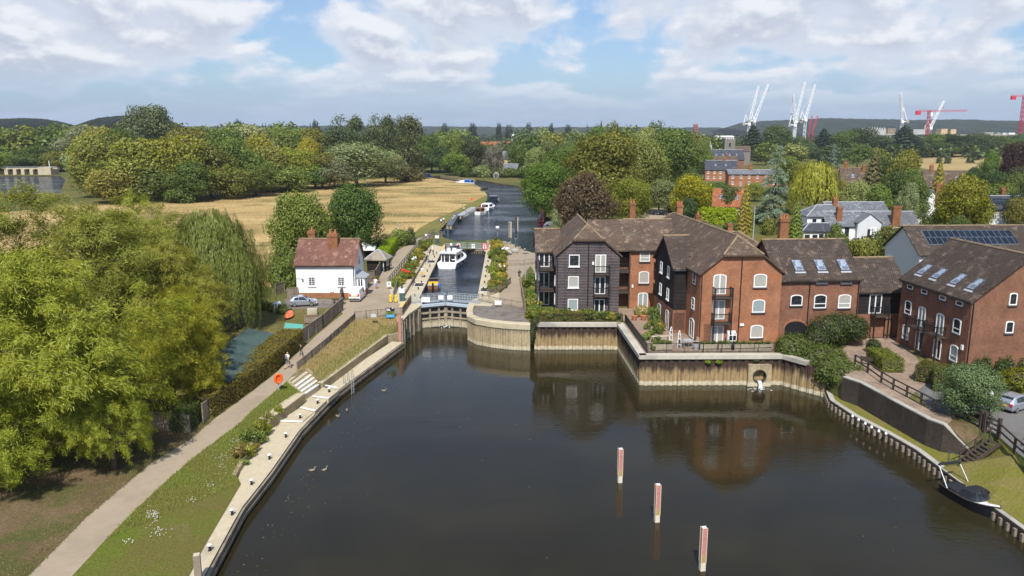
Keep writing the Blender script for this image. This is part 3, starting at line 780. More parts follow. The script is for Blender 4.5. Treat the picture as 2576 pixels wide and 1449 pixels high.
def crown(kind, seed, nl, size, lumps=26):
    """crown inside a unit tree: height 1 (ground to top), half width about .5 for broad kinds. Returns centres, normals, tangents."""
    rng = np.random.default_rng(seed)
    def lumpy(lc, lr, n, fill=.25, flat=.0):
        wgt = lr ** 2; k = rng.choice(len(lc), n, p=wgt / wgt.sum())
        d = unit(rng, n)
        rad = lr[k] * np.where(rng.random(n) < fill, rng.uniform(.3, .9, n), rng.normal(1, .09, n))
        sq = np.array([1, 1, 1 - flat])
        c = lc[k] + d * rad[:, None] * sq
        return c, d
    if kind == 'broad' or kind == 'round':
        cz, rh, rv = (.54, .40, .44) if kind == 'broad' else (.51, .42, .46)
        d = unit(rng, lumps); d[:, 2] = np.where(d[:, 2] < -.75, -d[:, 2], d[:, 2])
        rr = rng.uniform(.68, .80, lumps)
        lc = np.stack([d[:, 0] * rh * rr, d[:, 1] * rh * rr, cz + d[:, 2] * rv * rr], 1)
        lr = rng.uniform(.11, .20, lumps) * (1.3 if kind == 'round' else 1.22)
        j = rng.integers(0, lumps, lumps * 3); d2 = unit(rng, lumps * 3); d2[:, 2] = np.abs(d2[:, 2]) * .8
        lc2 = lc[j] + d2 * lr[j][:, None] * .95; lr2 = lr[j] * rng.uniform(.28, .5, lumps * 3)
        lc = np.vstack([lc, lc2, [[0, 0, cz]]]); lr = np.concatenate([lr, lr2, [.26]])
        c, n = lumpy(lc, lr, nl)
        t = unit(rng, nl); n = n + unit(rng, nl) * .55
    elif kind == 'bush':
        lc = np.stack([rng.uniform(-.4, .4, lumps), rng.uniform(-.4, .4, lumps), rng.uniform(.15, .62, lumps)], 1)
        k = np.hypot(lc[:, 0], lc[:, 1]); lc[:, 2] *= np.clip(1.25 - k * 1.2, .3, 1.1)
        lr = rng.uniform(.16, .30, lumps)
        c, n = lumpy(lc, lr, nl); c[:, 2] = np.abs(c[:, 2]); t = unit(rng, nl); n = n + unit(rng, nl) * .55
    elif kind == 'poplar':
        z = rng.uniform(.08, .97, lumps * 2); w_ = .19 * np.sin(np.clip(z * 1.05, 0, 1) * math.pi) ** .6 + .015
        a = rng.uniform(0, 2 * math.pi, lumps * 2)
        lc = np.stack([np.cos(a) * w_ * .6, np.sin(a) * w_ * .6, z], 1); lr = rng.uniform(.03, .06, lumps * 2) + w_ * .25
        c, n = lumpy(lc, lr, nl); c[:, 2] = np.clip(c[:, 2] + (rng.random(nl) < .1) * rng.uniform(0, .05, nl), .04, 1.02)
        t = unit(rng, nl) * .6 + [0, 0, 1]; n = n + unit(rng, nl) * .7
    elif kind == 'cone':
        z = rng.beta(1.0, 1.6, nl) * .96 + .03; w_ = .24 * (1 - z) ** .8 + .01
        a = rng.uniform(0, 2 * math.pi, nl); whorl = .72 + .28 * np.sin(z * 75 + np.sin(a * 5 + z * 9) * 1.6)
        r = w_ * whorl * np.where(rng.random(nl) < .3, rng.uniform(.4, 1, nl), rng.normal(1, .1, nl))
        c = np.stack([np.cos(a) * r, np.sin(a) * r, z - r * .12], 1)
        n = np.stack([np.cos(a), np.sin(a), np.full(nl, .7)], 1) + unit(rng, nl) * .6; t = np.stack([np.cos(a), np.sin(a), np.full(nl, -.35)], 1) + unit(rng, nl) * .4
    elif kind == 'cedar':
        # separate level boughs with drooping tips
        nb = lumps * 3; bz = rng.uniform(.10, .98, nb); bl = .30 * (1 - bz) ** .62 + .03; ba = rng.uniform(0, 2 * math.pi, nb); bl *= rng.uniform(.7, 1.15, nb)
        k = rng.choice(nb, nl, p=(bl ** 1.6) / (bl ** 1.6).sum()); s = rng.uniform(.12, 1, nl) ** .8
        wd = (rng.normal(0, 1, nl) * .045) * (1.1 - s * .6)
        x = np.cos(ba[k]) * bl[k] * s - np.sin(ba[k]) * wd; y = np.sin(ba[k]) * bl[k] * s + np.cos(ba[k]) * wd
        c = np.stack([x, y, bz[k] + .03 * np.sin(s * 2.4) - s ** 2 * .055 + rng.normal(0, .008, nl)], 1)
        n = np.stack([np.zeros(nl), np.zeros(nl), np.ones(nl)], 1) + unit(rng, nl) * .55
        t = np.stack([np.cos(ba[k]), np.sin(ba[k]), np.full(nl, -.25)], 1) + unit(rng, nl) * .5
    elif kind == 'weep':
        # hanging strands from a domed head
        ns = lumps * 14; a = rng.uniform(0, 2 * math.pi, ns); rr = np.sqrt(rng.uniform(.02, 1, ns)) * .46
        lob = 1 + .16 * np.sin(a * 5 + seed) + .1 * np.sin(a * 9 + 2)
        top = .98 - (rr / .46) ** 2.2 * .40 + rng.normal(0, .02, ns); ln = rng.uniform(.12, .30, ns) + (rr / .46) ** 2 * rng.uniform(.05, .34, ns)
        k = rng.integers(0, ns, nl); s = rng.random(nl)
        rad = rr[k] * lob[k] + .03 * np.sin(s * 3)
        c = np.stack([np.cos(a[k]) * rad, np.sin(a[k]) * rad, np.maximum(top[k] - s * ln[k], .03)], 1) + rng.normal(0, .011, (nl, 3))
        n = np.stack([np.cos(a[k]), np.sin(a[k]), .5 - s], 1) + unit(rng, nl) * .5
        t = np.stack([np.cos(a[k]) * .2, np.sin(a[k]) * .2, -np.ones(nl)], 1) + unit(rng, nl) * .35
    elif kind == 'willow':
        # big crack willow: plumes that rise, lean with the wind and droop at the tip
        np_ = lumps * 8; nl_ = 48; q = unit(rng, nl_); q[:, 2] = np.where(q[:, 2] < -.8, -q[:, 2], q[:, 2])
        low_ = q[:, 2] < 0; f_ = (1 - .22 * np.abs(q[:, 2])) / np.maximum(np.sqrt(1 - q[:, 2] ** 2), .5); q[:, :2] *= np.where(low_, f_, 1)[:, None]
        lc = q * [.335, .335, .33] * rng.uniform(.72, 1.12, nl_)[:, None] + [0, 0, .49]; lr = rng.uniform(.06, .135, nl_)
        kk = rng.choice(nl_, np_, p=lr ** 2 / (lr ** 2).sum()); d = unit(rng, np_); d = d + q[kk] * .7; d /= np.linalg.norm(d, axis=1)[:, None]
        base = lc[kk] + d * (lr[kk] * np.where(rng.random(np_) < .2, rng.uniform(.4, .8, np_), rng.uniform(.9, 1.05, np_)))[:, None]
        dirn = d * .9 + rng.normal(0, .35, (np_, 3)) + [.25, .1, .35]; dirn /= np.linalg.norm(dirn, axis=1)[:, None]
        ln = rng.uniform(.05, .13, np_)
        k = rng.integers(0, np_, nl); s = rng.random(nl)
        pos = base[k] + dirn[k] * (s * ln[k])[:, None]; pos[:, 2] -= (s ** 2) * ln[k] * .55
        wd = .020 * (1.15 - s) + .006
        c = pos + rng.normal(0, 1, (nl, 3)) * wd[:, None]
        t = dirn[k] * 1.0 + unit(rng, nl) * .65; t[:, 2] -= s * .8
        n = d[k] + unit(rng, nl) * .8 + [0, 0, .35]
        inner = rng.random(nl) < .12
        c[inner] = [0, 0, .5] + (c[inner] - [0, 0, .5]) * rng.uniform(.5, .9, inner.sum())[:, None]
        c[:, 2] = np.maximum(c[:, 2], .035)
    return c, n, t


PROTO = {}
def proto(key, kind, seed, nl, L, Wd, H, lumps=26, sx=1.0, m='leaf'):
    """a tree prototype of real height H: crown mesh and trunk mesh"""
    c, n, t = crown(kind, seed, nl, L, lumps)
    rng = np.random.default_rng(seed + 99)
    c = c * [H * sx, H * sx, H]
    me = leaf_mesh('crown', c, n, t, L * rng.uniform(.7, 1.3, nl), Wd * rng.uniform(.75, 1.25, nl), M[m])
    tk = MB(); rnd = random.Random(seed)
    r0 = H * (.022 if kind not in ('willow', 'weep') else .03)
    if kind == 'bush':
        for i in range(5):
            a = i * 1.3; tk.tube([(0, 0, 0), (math.cos(a) * H * .12, math.sin(a) * H * .12, H * .3), (math.cos(a) * H * .22, math.sin(a) * H * .22, H * .6)], [r0 * .8, r0 * .5, r0 * .2], 5)
    else:
        th = .85 if kind in ('cone', 'cedar', 'poplar') else .5
        tk.tube([(0, 0, -.3), (r0 * .4, 0, H * .15), (-r0 * .3, r0 * .5, H * .32), (0, 0, H * th)], [r0 * 1.4, r0, r0 * .85, r0 * .25], 8)
        if kind in ('broad', 'round', 'willow', 'weep'):
            for i in range(9):
                a = i * 2.4 + rnd.random(); z0 = H * rnd.uniform(.18, .4); ln = H * sx * rnd.uniform(.22, .36); up = H * rnd.uniform(.12, .36)
                p0 = Vector((0, 0, z0)); p1 = Vector((math.cos(a) * ln * .5, math.sin(a) * ln * .5, z0 + up * .6)); p2 = Vector((math.cos(a) * ln, math.sin(a) * ln, z0 + up))
                tk.tube([p0, p1, p2], [r0 * .55, r0 * .35, r0 * .1], 6)
    tme = tk.build('trunk', M['bark'], smooth=True); tm = tme.data; bpy.data.objects.remove(tme)
    PROTO[key] = (me, tm, H, sx)


for i in range(4): proto(f'broad{i}', 'broad', 10 + i, 12000, .52, .38, 14, 24 + 3 * i, (1, .9, 1.12, 1.05)[i])
for i in range(2): proto(f'fine{i}', 'broad' if i else 'round', 30 + i, 24000, .45, .30, 14, 46, 1.0)
proto('round0', 'round', 20, 7500, .62, .42, 12, 24)
for i in range(2): proto(f'poplar{i}', 'poplar', 40 + i, 5200, .75, .4, 26, 26)
for i in range(2): proto(f'cone{i}', 'cone', 50 + i, 5200, .55, .26, 13, 26)
proto('cedar0', 'cedar', 60, 14000, .55, .2, 19, 34)
proto('weep0', 'weep', 70, 17000, .7, .16, 15, 30)
for i in range(3): proto(f'bush{i}', 'bush', 80 + i, 2600, .30, .2, 3, 14, 1.2)
for i in range(2): proto(f'plant{i}', 'bush', 90 + i, 700, .20, .11, 1.2, 9, 1.0)
for i in range(2): proto(f'far{i}', 'broad', 100 + i, 1500, 1.15, .8, 14, 16, 1.1)

OLIVE = (.105, .108, .024); YELL = (.15, .145, .022); GREEN = (.062, .088, .021); DARK = (.034, .052, .02); GREY = (.125, .145, .075); BLUE = (.185, .235, .205)
LIME = (.20, .24, .02); MID = (.078, .10, .024); COPPER = (.075, .042, .028); GOLD = (.30, .22, .02); PALE = (.13, .15, .05); FAR = (.055, .075, .035)
TREES = []
def tree(px, ytop, Y, wpx, key, colr, name='tree', label=None, cat='tree', group=None, base=None, hmin=0.0):
    """tree at depth Y, its crown wpx wide and its top at row ytop of the photograph"""
    top = AT(px, ytop, Y); g = base if base is not None else gz(top.x, Y)
    H = max(top.z - g, 1.0)
    me, tm, pH, sx = PROTO[key]
    kind = key.rstrip('0123456789')
    half = {'poplar': .22, 'cone': .26, 'cedar': .33, 'weep': .48, 'bush': .62, 'plant': .62}.get(kind, .47) * pH * sx
    wr = wpx * MPX(Y, (top.z + g) / 2) / 2
    return plant_at(key, (top.x, Y, g), H / pH, wr / half, colr, name, label, cat, group)


def plant_at(key, loc, sz, sxy, colr, name='tree', label=None, cat='tree', group=None, rz=None):
    me, tm, pH, sx = PROTO[key]
    r = random.Random(hash((round(loc[0], 2), round(loc[1], 2))) & 0xffff)
    t = thing(name, loc, rz if rz is not None else r.uniform(0, 6.28), label, cat, group)
    t.scale = (sxy, sxy, sz)
    o = bpy.data.objects.new('crown' if cat == 'tree' else 'foliage', me); col.objects.link(o); o.parent = t; o.color = (*[c * 1.95 for c in colr], 1)
    k = bpy.data.objects.new('trunk' if cat == 'tree' else 'stems', tm); col.objects.link(k); k.parent = t
    TREES.append(t)
    return t


rnd = random.Random(5)
def jit(c, a=.18):
    k = rnd.uniform(1 - a, 1 + a); return tuple(x * k * rnd.uniform(.93, 1.07) for x in c)

# --- the wood behind the meadow, row by row from its front edge
def row(pts, Y, name, label, cols, group, keys, wf=1.0):
    for i, (px, yt, w_) in enumerate(pts):
        tree(px, yt, Y[i] if isinstance(Y, list) else Y * rnd.uniform(.97, 1.03), w_ * wf, keys[i % len(keys)], jit(cols[i % len(cols)]), name, label, 'tree', group)
BR = ['broad0', 'broad2', 'broad1', 'broad3']
row([(232, 350, 130), (280, 342, 130), (335, 362, 165), (430, 352, 165), (520, 366, 140), (592, 352, 150), (668, 378, 130), (735, 378, 135), (808, 390, 120)],
    [300, 315, 285, 290, 300, 315, 330, 345, 350], 'woodland_tree', 'olive green tree in the front row of the wood behind the dry meadow', [OLIVE, MID, OLIVE, YELL], 'front row of the meadow wood', BR)
row([(380, 420, 130), (470, 415, 120), (560, 420, 120), (640, 425, 110), (720, 420, 110), (790, 418, 100), (285, 425, 130)], [282, 280, 292, 305, 325, 345, 275],
    'woodland_tree', 'lower dark green tree standing at the very edge of the meadow', [MID, GREEN, OLIVE, MID], 'edge trees of the meadow', ['round0', 'broad1'])
tree(895, 366, 360, 190, 'broad3', (.12, .14, .07), 'pale_willow', 'wide pale grey green willow at the meadow edge before the tall poplars')
tree(968, 385, 385, 110, 'broad0', jit(GREY), 'pale_willow', 'smaller grey green willow right of the widest pale willow')
tree(838, 405, 345, 90, 'broad1', jit(GREY), 'pale_willow', 'grey green willow just left of the widest pale willow')
tree(762, 352, 370, 80, 'broad2', (.19, .165, .02), 'yellowing_tree', 'yellow tinged tree in the wood, above the meadow middle')
tree(650, 350, 340, 90, 'broad1', (.16, .15, .022), 'yellowing_tree', 'bright olive yellow tree among darker trees behind meadow')
tree(443, 455, 276, 90, 'bush0', GREEN, 'hawthorn_bush', 'rounded green bush on the edge of the dry meadow', 'bush')
tree(1030, 415, 400, 80, 'bush1', (.07, .06, .025), 'thorn_bush', 'brownish low bush at the far end of the meadow', 'bush')
row([(235, 330, 120), (280, 332, 130), (200, 325, 130), (280, 335, 130), (470, 328, 150), (560, 330, 150), (640, 326, 140), (715, 330, 140), (790, 330, 110), (-75, 350, 120), (215, 360, 120)], [390, 420, 530, 400, 420, 400, 420, 430, 440, 330, 400],
    'woodland_tree', 'tree in the middle of the meadow wood, only its top showing', [OLIVE, GREEN, GREY, MID], 'middle rows of the meadow wood', BR)
tree(370, 277, 450, 140, 'fine1', (.085, .10, .05), 'great_willow', 'tallest rounded grey green tree standing above the wood on the skyline')
row([(x, 318 + 6 * math.sin(x * .05), 120) for x in range(-20, 800, 66)], 560, 'woodland_tree', 'tree of the back rows of the wood, a low top under the ridge', [MID, OLIVE, GREEN], 'back rows of the meadow wood', ['far0', 'far1'])
# by the weir
row([(20, 385, 120), (95, 370, 130), (150, 385, 90)], 505, 'woodland_tree', 'tree standing close behind the weir', [MID, GREEN, OLIVE], 'trees behind the weir', BR)
# poplars
row([(855, 288, 58), (893, 290, 40), (944, 286, 46), (975, 288, 40), (1003, 290, 40), (1028, 289, 56)], [430, 445, 440, 450, 455, 420], 'poplar', 'tall dark poplar in the row behind the meadow', [(.060, .078, .034), (.05, .066, .03), (.068, .085, .036)], 'row of poplars', ['poplar0', 'poplar1'], 1.75)
tree(800, 322, 450, 60, 'poplar1', DARK, 'poplar', 'shorter dark poplar at the end of the row', 'tree', 'row of poplars')
# beyond the bend of the river
row([(1060, 365, 80), (1105, 372, 80), (1130, 350, 90), (1085, 345, 90), (1180, 345, 90)], 500, 'riverside_tree', 'dark green tree right of the poplars beyond the river bend', [GREEN, DARK, MID], 'trees beyond the river bend', BR)
tree(1146, 385, 460, 70, 'round0', (.085, .12, .02), 'weeping_tree', 'rounded fresh green tree on the far river bank')
tree(1195, 362, 475, 70, 'broad2', (.045, .05, .025), 'dark_tree', 'dark brown green tree right of the fresh green bank tree')
tree(1243, 372, 470, 55, 'broad1', (.10, .095, .08), 'grey_tree', 'greyish thin tree on the far bank near the wooden pole')
tree(1210, 406, 440, 62, 'bush0', (.12, .14, .06), 'bank_shrub', 'pale green domed shrub at the water on the far bank', 'bush')
row([(1175, 420, 60), (1255, 412, 80), (1290, 420, 70), (1330, 400, 60)], [445, 445, 440, 430], 'bank_shrub', 'dark shrub in the garden along the far bank', [GREEN, (.07, .07, .035), MID], 'shrubs of the far bank', ['bush1', 'bush2'])
row([(1340, 372, 70), (1355, 350, 60)], [440, 470], 'dark_conifer', 'dark spreading conifer behind the far bank garden', [DARK], 'dark conifers beyond the bank', ['cone0', 'cone1'], 1.4)
row([(1300, 364, 50), (1222, 364, 40)], [480, 520], 'garden_tree', 'young round tree in front of the long grey roofed houses', [MID], 'trees by the grey roofs', ['round0'])
# big trees on the right bank
tree(1372, 418, 215, 120, 'fine0', (.058, .095, .016), 'riverside_oak', 'dark green tree leaning over the river bend, its branches near the water', base=2.9)
tree(1404, 384, 260, 100, 'fine1', (.058, .09, .018), 'riverside_oak', 'green tree behind the one that overhangs the river')
tree(1525, 347, 235, 190, 'fine0', (.098, .098, .019), 'great_chestnut', 'huge olive tree in the middle, the largest right of the river')
tree(1480, 440, 190, 130, 'fine1', (.105, .11, .018), 'maple', 'yellow green tree just above the copper beech')
tree(1615, 360, 260, 130, 'fine1', (.115, .125, .035), 'lime_tree', 'pale green tree between the great olive tree and the round green one')
tree(1590, 455, 205, 105, 'fine0', (.115, .125, .016), 'maple', 'bright yellow green tree behind the brick range roof')
tree(1692, 338, 300, 140, 'fine1', (.072, .098, .024), 'round_lime_tree', 'large round green tree right of the great olive tree')
tree(1660, 455, 240, 100, 'broad2', (.10, .115, .05), 'pale_tree', 'pale grey green tree in the gap above the car park')
tree(1475, 446, 158, 150, 'fine1', (.062, .042, .026), 'copper_beech', 'dark purple brown copper beech behind the black boarded house')
tree(1398, 512, 150, 46, 'bush1', (.14, .16, .08), 'pale_shrub', 'pale silvery shrub beside the red boat', 'bush')
tree(1742, 446, 222, 100, 'broad3', (.20, .185, .012), 'acacia', 'bright yellow green acacia left of the orange roofed house')
row([(1732, 392, 50), (1738, 425, 50), (1752, 448, 40), (1716, 400, 50)], [330, 290, 280, 300], 'garden_tree', 'dark tree behind the yellow acacia', [DARK, GREEN], 'dark trees behind the acacia', BR)
# right background: dark belt with conifers
row([(1896, 313, 62), (2074, 322, 56), (2278, 315, 84)], [700, 760, 800], 'dark_conifer', 'very dark spreading conifer standing out of the tree belt before the cranes', [(.022, .036, .022)], 'dark conifers before the cranes', ['cone0', 'cone1'], 1.6)
row([(1960, 320, 86), (2020, 345, 70), (2125, 335, 80), (2165, 326, 90), (2215, 345, 70), (2340, 338, 80), (2400, 342, 90), (2455, 338, 90), (2520, 345, 90), (2575, 340, 80), (2300, 350, 70), (2550, 352, 80), (1990, 365, 70), (2060, 375, 60), (2370, 362, 90), (2440, 365, 90), (2500, 362, 80)],
    [700, 690, 780, 790, 800, 820, 830, 830, 840, 840, 800, 830, 640, 660, 800, 810, 820], 'belt_tree', 'dark green tree of the belt between houses and building site', [DARK, (.04, .055, .024), GREEN], 'dark tree belt before the building site', BR)
tree(1958, 364, 205, 104, 'cedar0', BLUE, 'blue_cedar', 'tall silvery blue cedar, the tallest tree near the white pub')
tree(2100, 361, 330, 52, 'cone1', (.075, .10, .085), 'blue_spruce', 'small blue grey spruce behind the weeping willow')
tree(2060, 402, 200, 140, 'weep0', (.165, .165, .025), 'weeping_willow', 'yellow green weeping willow beside the blue cedar')
tree(1880, 458, 190, 52, 'cone0', (.15, .13, .02), 'golden_cypress', 'narrow golden yellow conifer left of the blue cedar')
tree(1872, 480, 178, 40, 'cone1', (.17, .135, .03), 'golden_cypress', 'lighter ochre conifer in front of the golden one')
tree(2008, 503, 165, 52, 'cone1', (.095, .125, .022), 'green_cypress', 'dense round topped green cypress before the white pub')
tree(2202, 377, 260, 78, 'cone0', (.075, .068, .03), 'redwood', 'dark brownish redwood tree beside the cream gabled house')
tree(2278, 390, 255, 84, 'broad1', (.115, .115, .025), 'garden_tree', 'yellow green tree right of the brown redwood')
tree(2368, 402, 235, 56, 'cone1', (.14, .125, .018), 'ivy_clad_tree', 'narrow tree with yellow ivy left of the brick gable', )
tree(2300, 432, 230, 60, 'broad0', GREEN, 'garden_tree', 'dark tree left of the ivy clad narrow tree')
tree(2286, 465, 195, 60, 'broad2', GREY, 'pale_willow', 'small silvery willow behind the white pub roof')
row([(2160, 462, 80), (2215, 470, 70), (2130, 480, 60)], 195, 'garden_tree', 'fresh green garden tree right of the weeping willow', [PALE, MID], 'garden trees behind the pub', ['broad3', 'broad0'])
tree(2430, 453, 165, 130, 'fine0', (.115, .115, .012), 'round_maple', 'big rounded yellow green tree between the pub and the gabled white house')
row([(2465, 432, 80), (2490, 383, 60), (2570, 428, 80), (2510, 436, 80), (2560, 440, 90), (2590, 470, 90), (2445, 430, 50)], [270, 280, 270, 230, 220, 200, 260], 'hedgerow_tree', 'dark green tree of the thicket at the right edge below the field', [DARK, GREEN, (.05, .06, .03)], 'thicket below the field', BR)
tree(2558, 366, 300, 70, 'broad3', (.035, .02, .022), 'purple_beech', 'dark purple tree at the right edge of the stubble field')
# behind the lock house
tree(752, 497, 133, 150, 'fine1', (.085, .105, .022), 'ash_tree', 'light green open tree directly behind the white lock house')
tree(887, 475, 150, 136, 'fine0', (.042, .07, .016), 'sycamore', 'dark green rounded tree behind the lock house gable')
for px, yt, Y, w_, c, lab in ((965, 570, 163, 60, (.07, .06, .028), 'brown green bush beyond the lime hedge'), (1008, 562, 168, 60, MID, 'green bush beside the lamp post on the towpath'), (925, 585, 158, 60, (.05, .045, .03), 'dark reddish bush behind the white canopy'), (1030, 568, 170, 40, (.05, .055, .025), 'dark clipped bush nearest the towpath lamp')):
    tree(px, yt, Y, w_, 'bush%d' % (px % 3), c, 'bush', lab, 'bush')
for px, yt, Y, w_, lab in ((715, 640, 121, 80, 'green bush against the left wall of the lock house'), (700, 600, 127, 70, 'taller green bush behind the left corner of the lock house'), (735, 600, 124, 60, 'dark green bush under the ash tree')):
    tree(px, yt, Y, w_, 'bush%d' % (px % 3), MID, 'bush', lab, 'bush')

VT = [(1812, 462, 290, 60), (1842, 474, 255, 56), (1790, 468, 270, 40), (1900, 462, 280, 44), (1835, 470, 235, 50), (1770, 470, 245, 50), (1730, 500, 215, 50), (1990, 400, 330, 70), (2030, 415, 300, 60), (2255, 430, 225, 60), (2310, 450, 200, 60), (2460, 470, 190, 70), (2520, 470, 215, 80), (2570, 500, 190, 60), (2240, 400, 340, 60), (2190, 500, 195, 60), (2255, 505, 192, 50), (1700, 470, 250, 50), (2060, 440, 260, 50), (2385, 520, 172, 60), (2420, 548, 158, 60), (1720, 440, 290, 60)]
for i, (px, yt, Y, w_) in enumerate(VT):
    tree(px, yt, Y, w_ * 1.15, (BR + ['round0'])[i % 5], jit((GREEN, DARK, MID, OLIVE, (.05, .068, .022))[i % 5]), 'garden_tree', 'green tree among the gardens and houses of the village on the right', 'tree', 'village garden trees')
for i, (px, py) in enumerate(((1840, 585), (1905, 560), (1930, 590), (2150, 580), (2105, 615), (2240, 612), (2290, 600), (2345, 575), (2360, 600), (1990, 590), (2205, 640), (2165, 650), (2130, 640), (2260, 640), (1700, 535), (1740, 525), (1690, 515), (2020, 605))):
    p = G(px, py, 3.4); plant_at('bush%d' % (i % 3), p, 1.3 + .4 * (i % 3), 1.1 + .3 * (i % 2), jit((GREEN, MID, OLIVE)[i % 3]), 'garden_shrub', 'leafy garden shrub between the brick roofs and the white pub', 'bush', 'shrubs below the pub')
# --- far country: tree belts to the skyline
def woods(name, x0, x1, y0, y1, n, c, hs, kinds=('far0', 'far1'), seed=1):
    rng = np.random.default_rng(seed); V = []; Nn = []; T = []
    for i in range(n):
        x, y = rng.uniform(x0, x1), rng.uniform(y0, y1); h = rng.uniform(*hs)
        cc, nn, tt = crown('broad' if rng.random() < .85 else 'cone', int(rng.integers(1, 60)), 110, 1, 9)
        cc = cc * [h * rng.uniform(.9, 1.3), h * rng.uniform(.9, 1.3), h] + [x, y, 3.4]
        V.append(cc); Nn.append(nn); T.append(tt)
    V = np.vstack(V); k = len(V)
    me = leaf_mesh(name, V, np.vstack(Nn), np.vstack(T), rng.uniform(2.6, 4.6, k), rng.uniform(1.8, 3.4, k), M['leaf'])
    o = bpy.data.objects.new(name, me); col.objects.link(o); o.color = (*[q * 1.6 for q in c], 1)
    return tag(o, None, None, None, 'stuff')
woods('far_woodland', -620, 30, 620, 1000, 420, (.06, .075, .03), (10, 17), seed=2)
woods('far_woodland', 30, 640, 620, 1000, 330, (.055, .072, .03), (9, 15), seed=3)
woods('far_woodland', -900, 900, 1000, 1500, 700, (.042, .058, .03), (11, 20), seed=4)
woods('distant_woodland', -1500, 1400, 1500, 2600, 800, (.03, .042, .028), (14, 26), seed=5)
# middle distance right of the river bend, single trees one can tell apart
MIDS = [(1812, 343, 640, 60), (1790, 348, 650, 40), (1930, 358, 600, 70), (2000, 362, 560, 70), (2090, 365, 560, 70), (2160, 368, 540, 70), (2215, 372, 560, 60), (1120, 330, 600, 90), (1165, 325, 640, 80), (1310, 330, 620, 80), (1330, 345, 540, 70), (1395, 338, 540, 80), (1440, 330, 560, 80), (1385, 355, 470, 80), (1445, 350, 430, 90), (1500, 322, 520, 60), (1535, 308, 560, 60), (1580, 322, 560, 90), (1620, 330, 520, 80), (1650, 310, 640, 60), (1700, 322, 640, 80), (1745, 335, 600, 80), (1768, 338, 640, 50), (1360, 325, 700, 70), (1480, 335, 640, 70), (1425, 365, 400, 80), (1725, 348, 480, 70), (1770, 355, 470, 50), (1345, 375, 430, 60), (1300, 350, 560, 50)]
for i, (px, yt, Y, w_) in enumerate(MIDS):
    tree(px, yt, Y, w_, 'far%d' % (i % 2) if Y > 520 else BR[i % 4], jit((GREEN, OLIVE, MID, PALE, FAR)[i % 5]), 'distant_tree', 'tree among many in the distance between the river bend and the cranes', 'tree', 'distant trees right of the river bend')
tree(1513, 303, 600, 24, 'cone0', DARK, 'distant_conifer', 'slim dark conifer topping the skyline right of centre', group='skyline conifers')
tree(1478, 312, 640, 14, 'poplar0', DARK, 'distant_conifer', 'needle thin dark conifer on the skyline', group='skyline conifers')
# wooded ridges on the horizon
def ridge(name, Y, pts, depth, seed):
    rng = np.random.default_rng(seed); secs = []
    xs = np.linspace(pts[0][0], pts[-1][0], 260)
    for px in xs:
        yt = np.interp(px, [p[0] for p in pts], [p[1] for p in pts]) + rng.normal(0, .55)
        c = AT(px, yt, Y)
        secs.append([(c.x, Y - depth, 0), (c.x, Y - depth * .4, c.z * .62 + rng.normal(0, 2)), (c.x, Y, c.z), (c.x, Y + depth, 0)])
    o = MB().loft(secs, closed=False, caps=False).build(name, M['hill_wood']); return tag(o, kind='structure')
ridge('wooded_hill', 3600, [(1825, 322), (1850, 314), (1880, 306), (1950, 303), (2020, 300), (2080, 297), (2150, 299), (2220, 300), (2300, 302), (2400, 300), (2500, 303), (2620, 304)], 900, 1)
ridge('wooded_hill', 1700, [(-80, 300), (0, 299), (60, 297), (110, 299), (150, 306), (185, 315), (200, 330)], 300, 2)
ridge('wooded_hill', 1650, [(215, 325), (228, 303), (250, 296), (300, 291), (360, 290), (420, 300), (470, 322)], 250, 3)
ridge('wooded_hill', 4200, [(-300, 322), (500, 318), (900, 316), (1300, 319), (1850, 321), (2700, 322)], 900, 4)
# conifers on the skyline ridge
for px, yt, w_ in ((597, 302, 22), (612, 306, 10), (640, 308, 9), (668, 308, 8), (795, 303, 16), (780, 308, 10), (575, 312, 14), (660, 309, 9), (690, 311, 8), (720, 312, 10)):
    tree(px, yt, 1250, w_ * 1.4, 'cone0' if w_ < 14 else 'far0', (.022, .032, .028), 'skyline_tree', 'dark tree cut out against the sky above the meadow wood', 'tree', 'skyline trees above the wood')
for px, yt, w_ in ((1190, 313, 18), (1255, 312, 12), (1280, 316, 16), (1330, 312, 14), (1386, 314, 12), (1120, 313, 16), (1430, 316, 14)):
    tree(px, yt, 1300, w_ * 1.4, 'far1', (.025, .035, .028), 'skyline_tree', 'dark round tree on the skyline above the river bend', 'tree', 'skyline trees above the bend')

# --- the great willows of the near left bank
proto('willow0', 'willow', 7, 125000, .42, .068, 16, 60, 1.3)
proto('willow1', 'willow', 8, 115000, .46, .078, 21, 60, 1.15)
proto('weepnear', 'weep', 9, 52000, .60, .07, 15, 44, 1.0)
W_ = 'crack_willow'
plant_at('willow0', (-36.5, 60.5, 2.0), 1.06, 1.02, (.152, .164, .020), W_, 'nearest great willow, its low boughs hanging over the bare earth by the towpath', rz=.4)
plant_at('willow0', (-31.5, 69.0, 2.2), .66, .50, (.175, .165, .018), W_, 'yellow tipped lower bough mass of willow right of the nearest one', rz=2.6)
plant_at('willow1', (-48, 80, 2.8), .93, .98, (.14, .145, .026), W_, 'tall willow behind the nearest one, its plumes against the meadow', rz=2.0)
plant_at('willow1', (-66, 80, 2.8), .95, 1.05, (.135, .142, .026), W_, 'willow at the left edge of the view', rz=4.4)
plant_at('willow0', (-47, 52, 1.8), .98, .95, (.14, .145, .016), W_, 'low leaning willow in the lower left corner', rz=5.2)
plant_at('willow0', (-37.5, 83, 2.9), .84, .62, (.165, .16, .026), W_, 'smaller yellow green willow in front of the weeping one', rz=1.2)
plant_at('willow0', (-37.5, 53.5, 1.9), .60, .54, (.15, .168, .020), W_, 'lowest willow boughs at the left edge, almost touching the bare earth', rz=1.9)
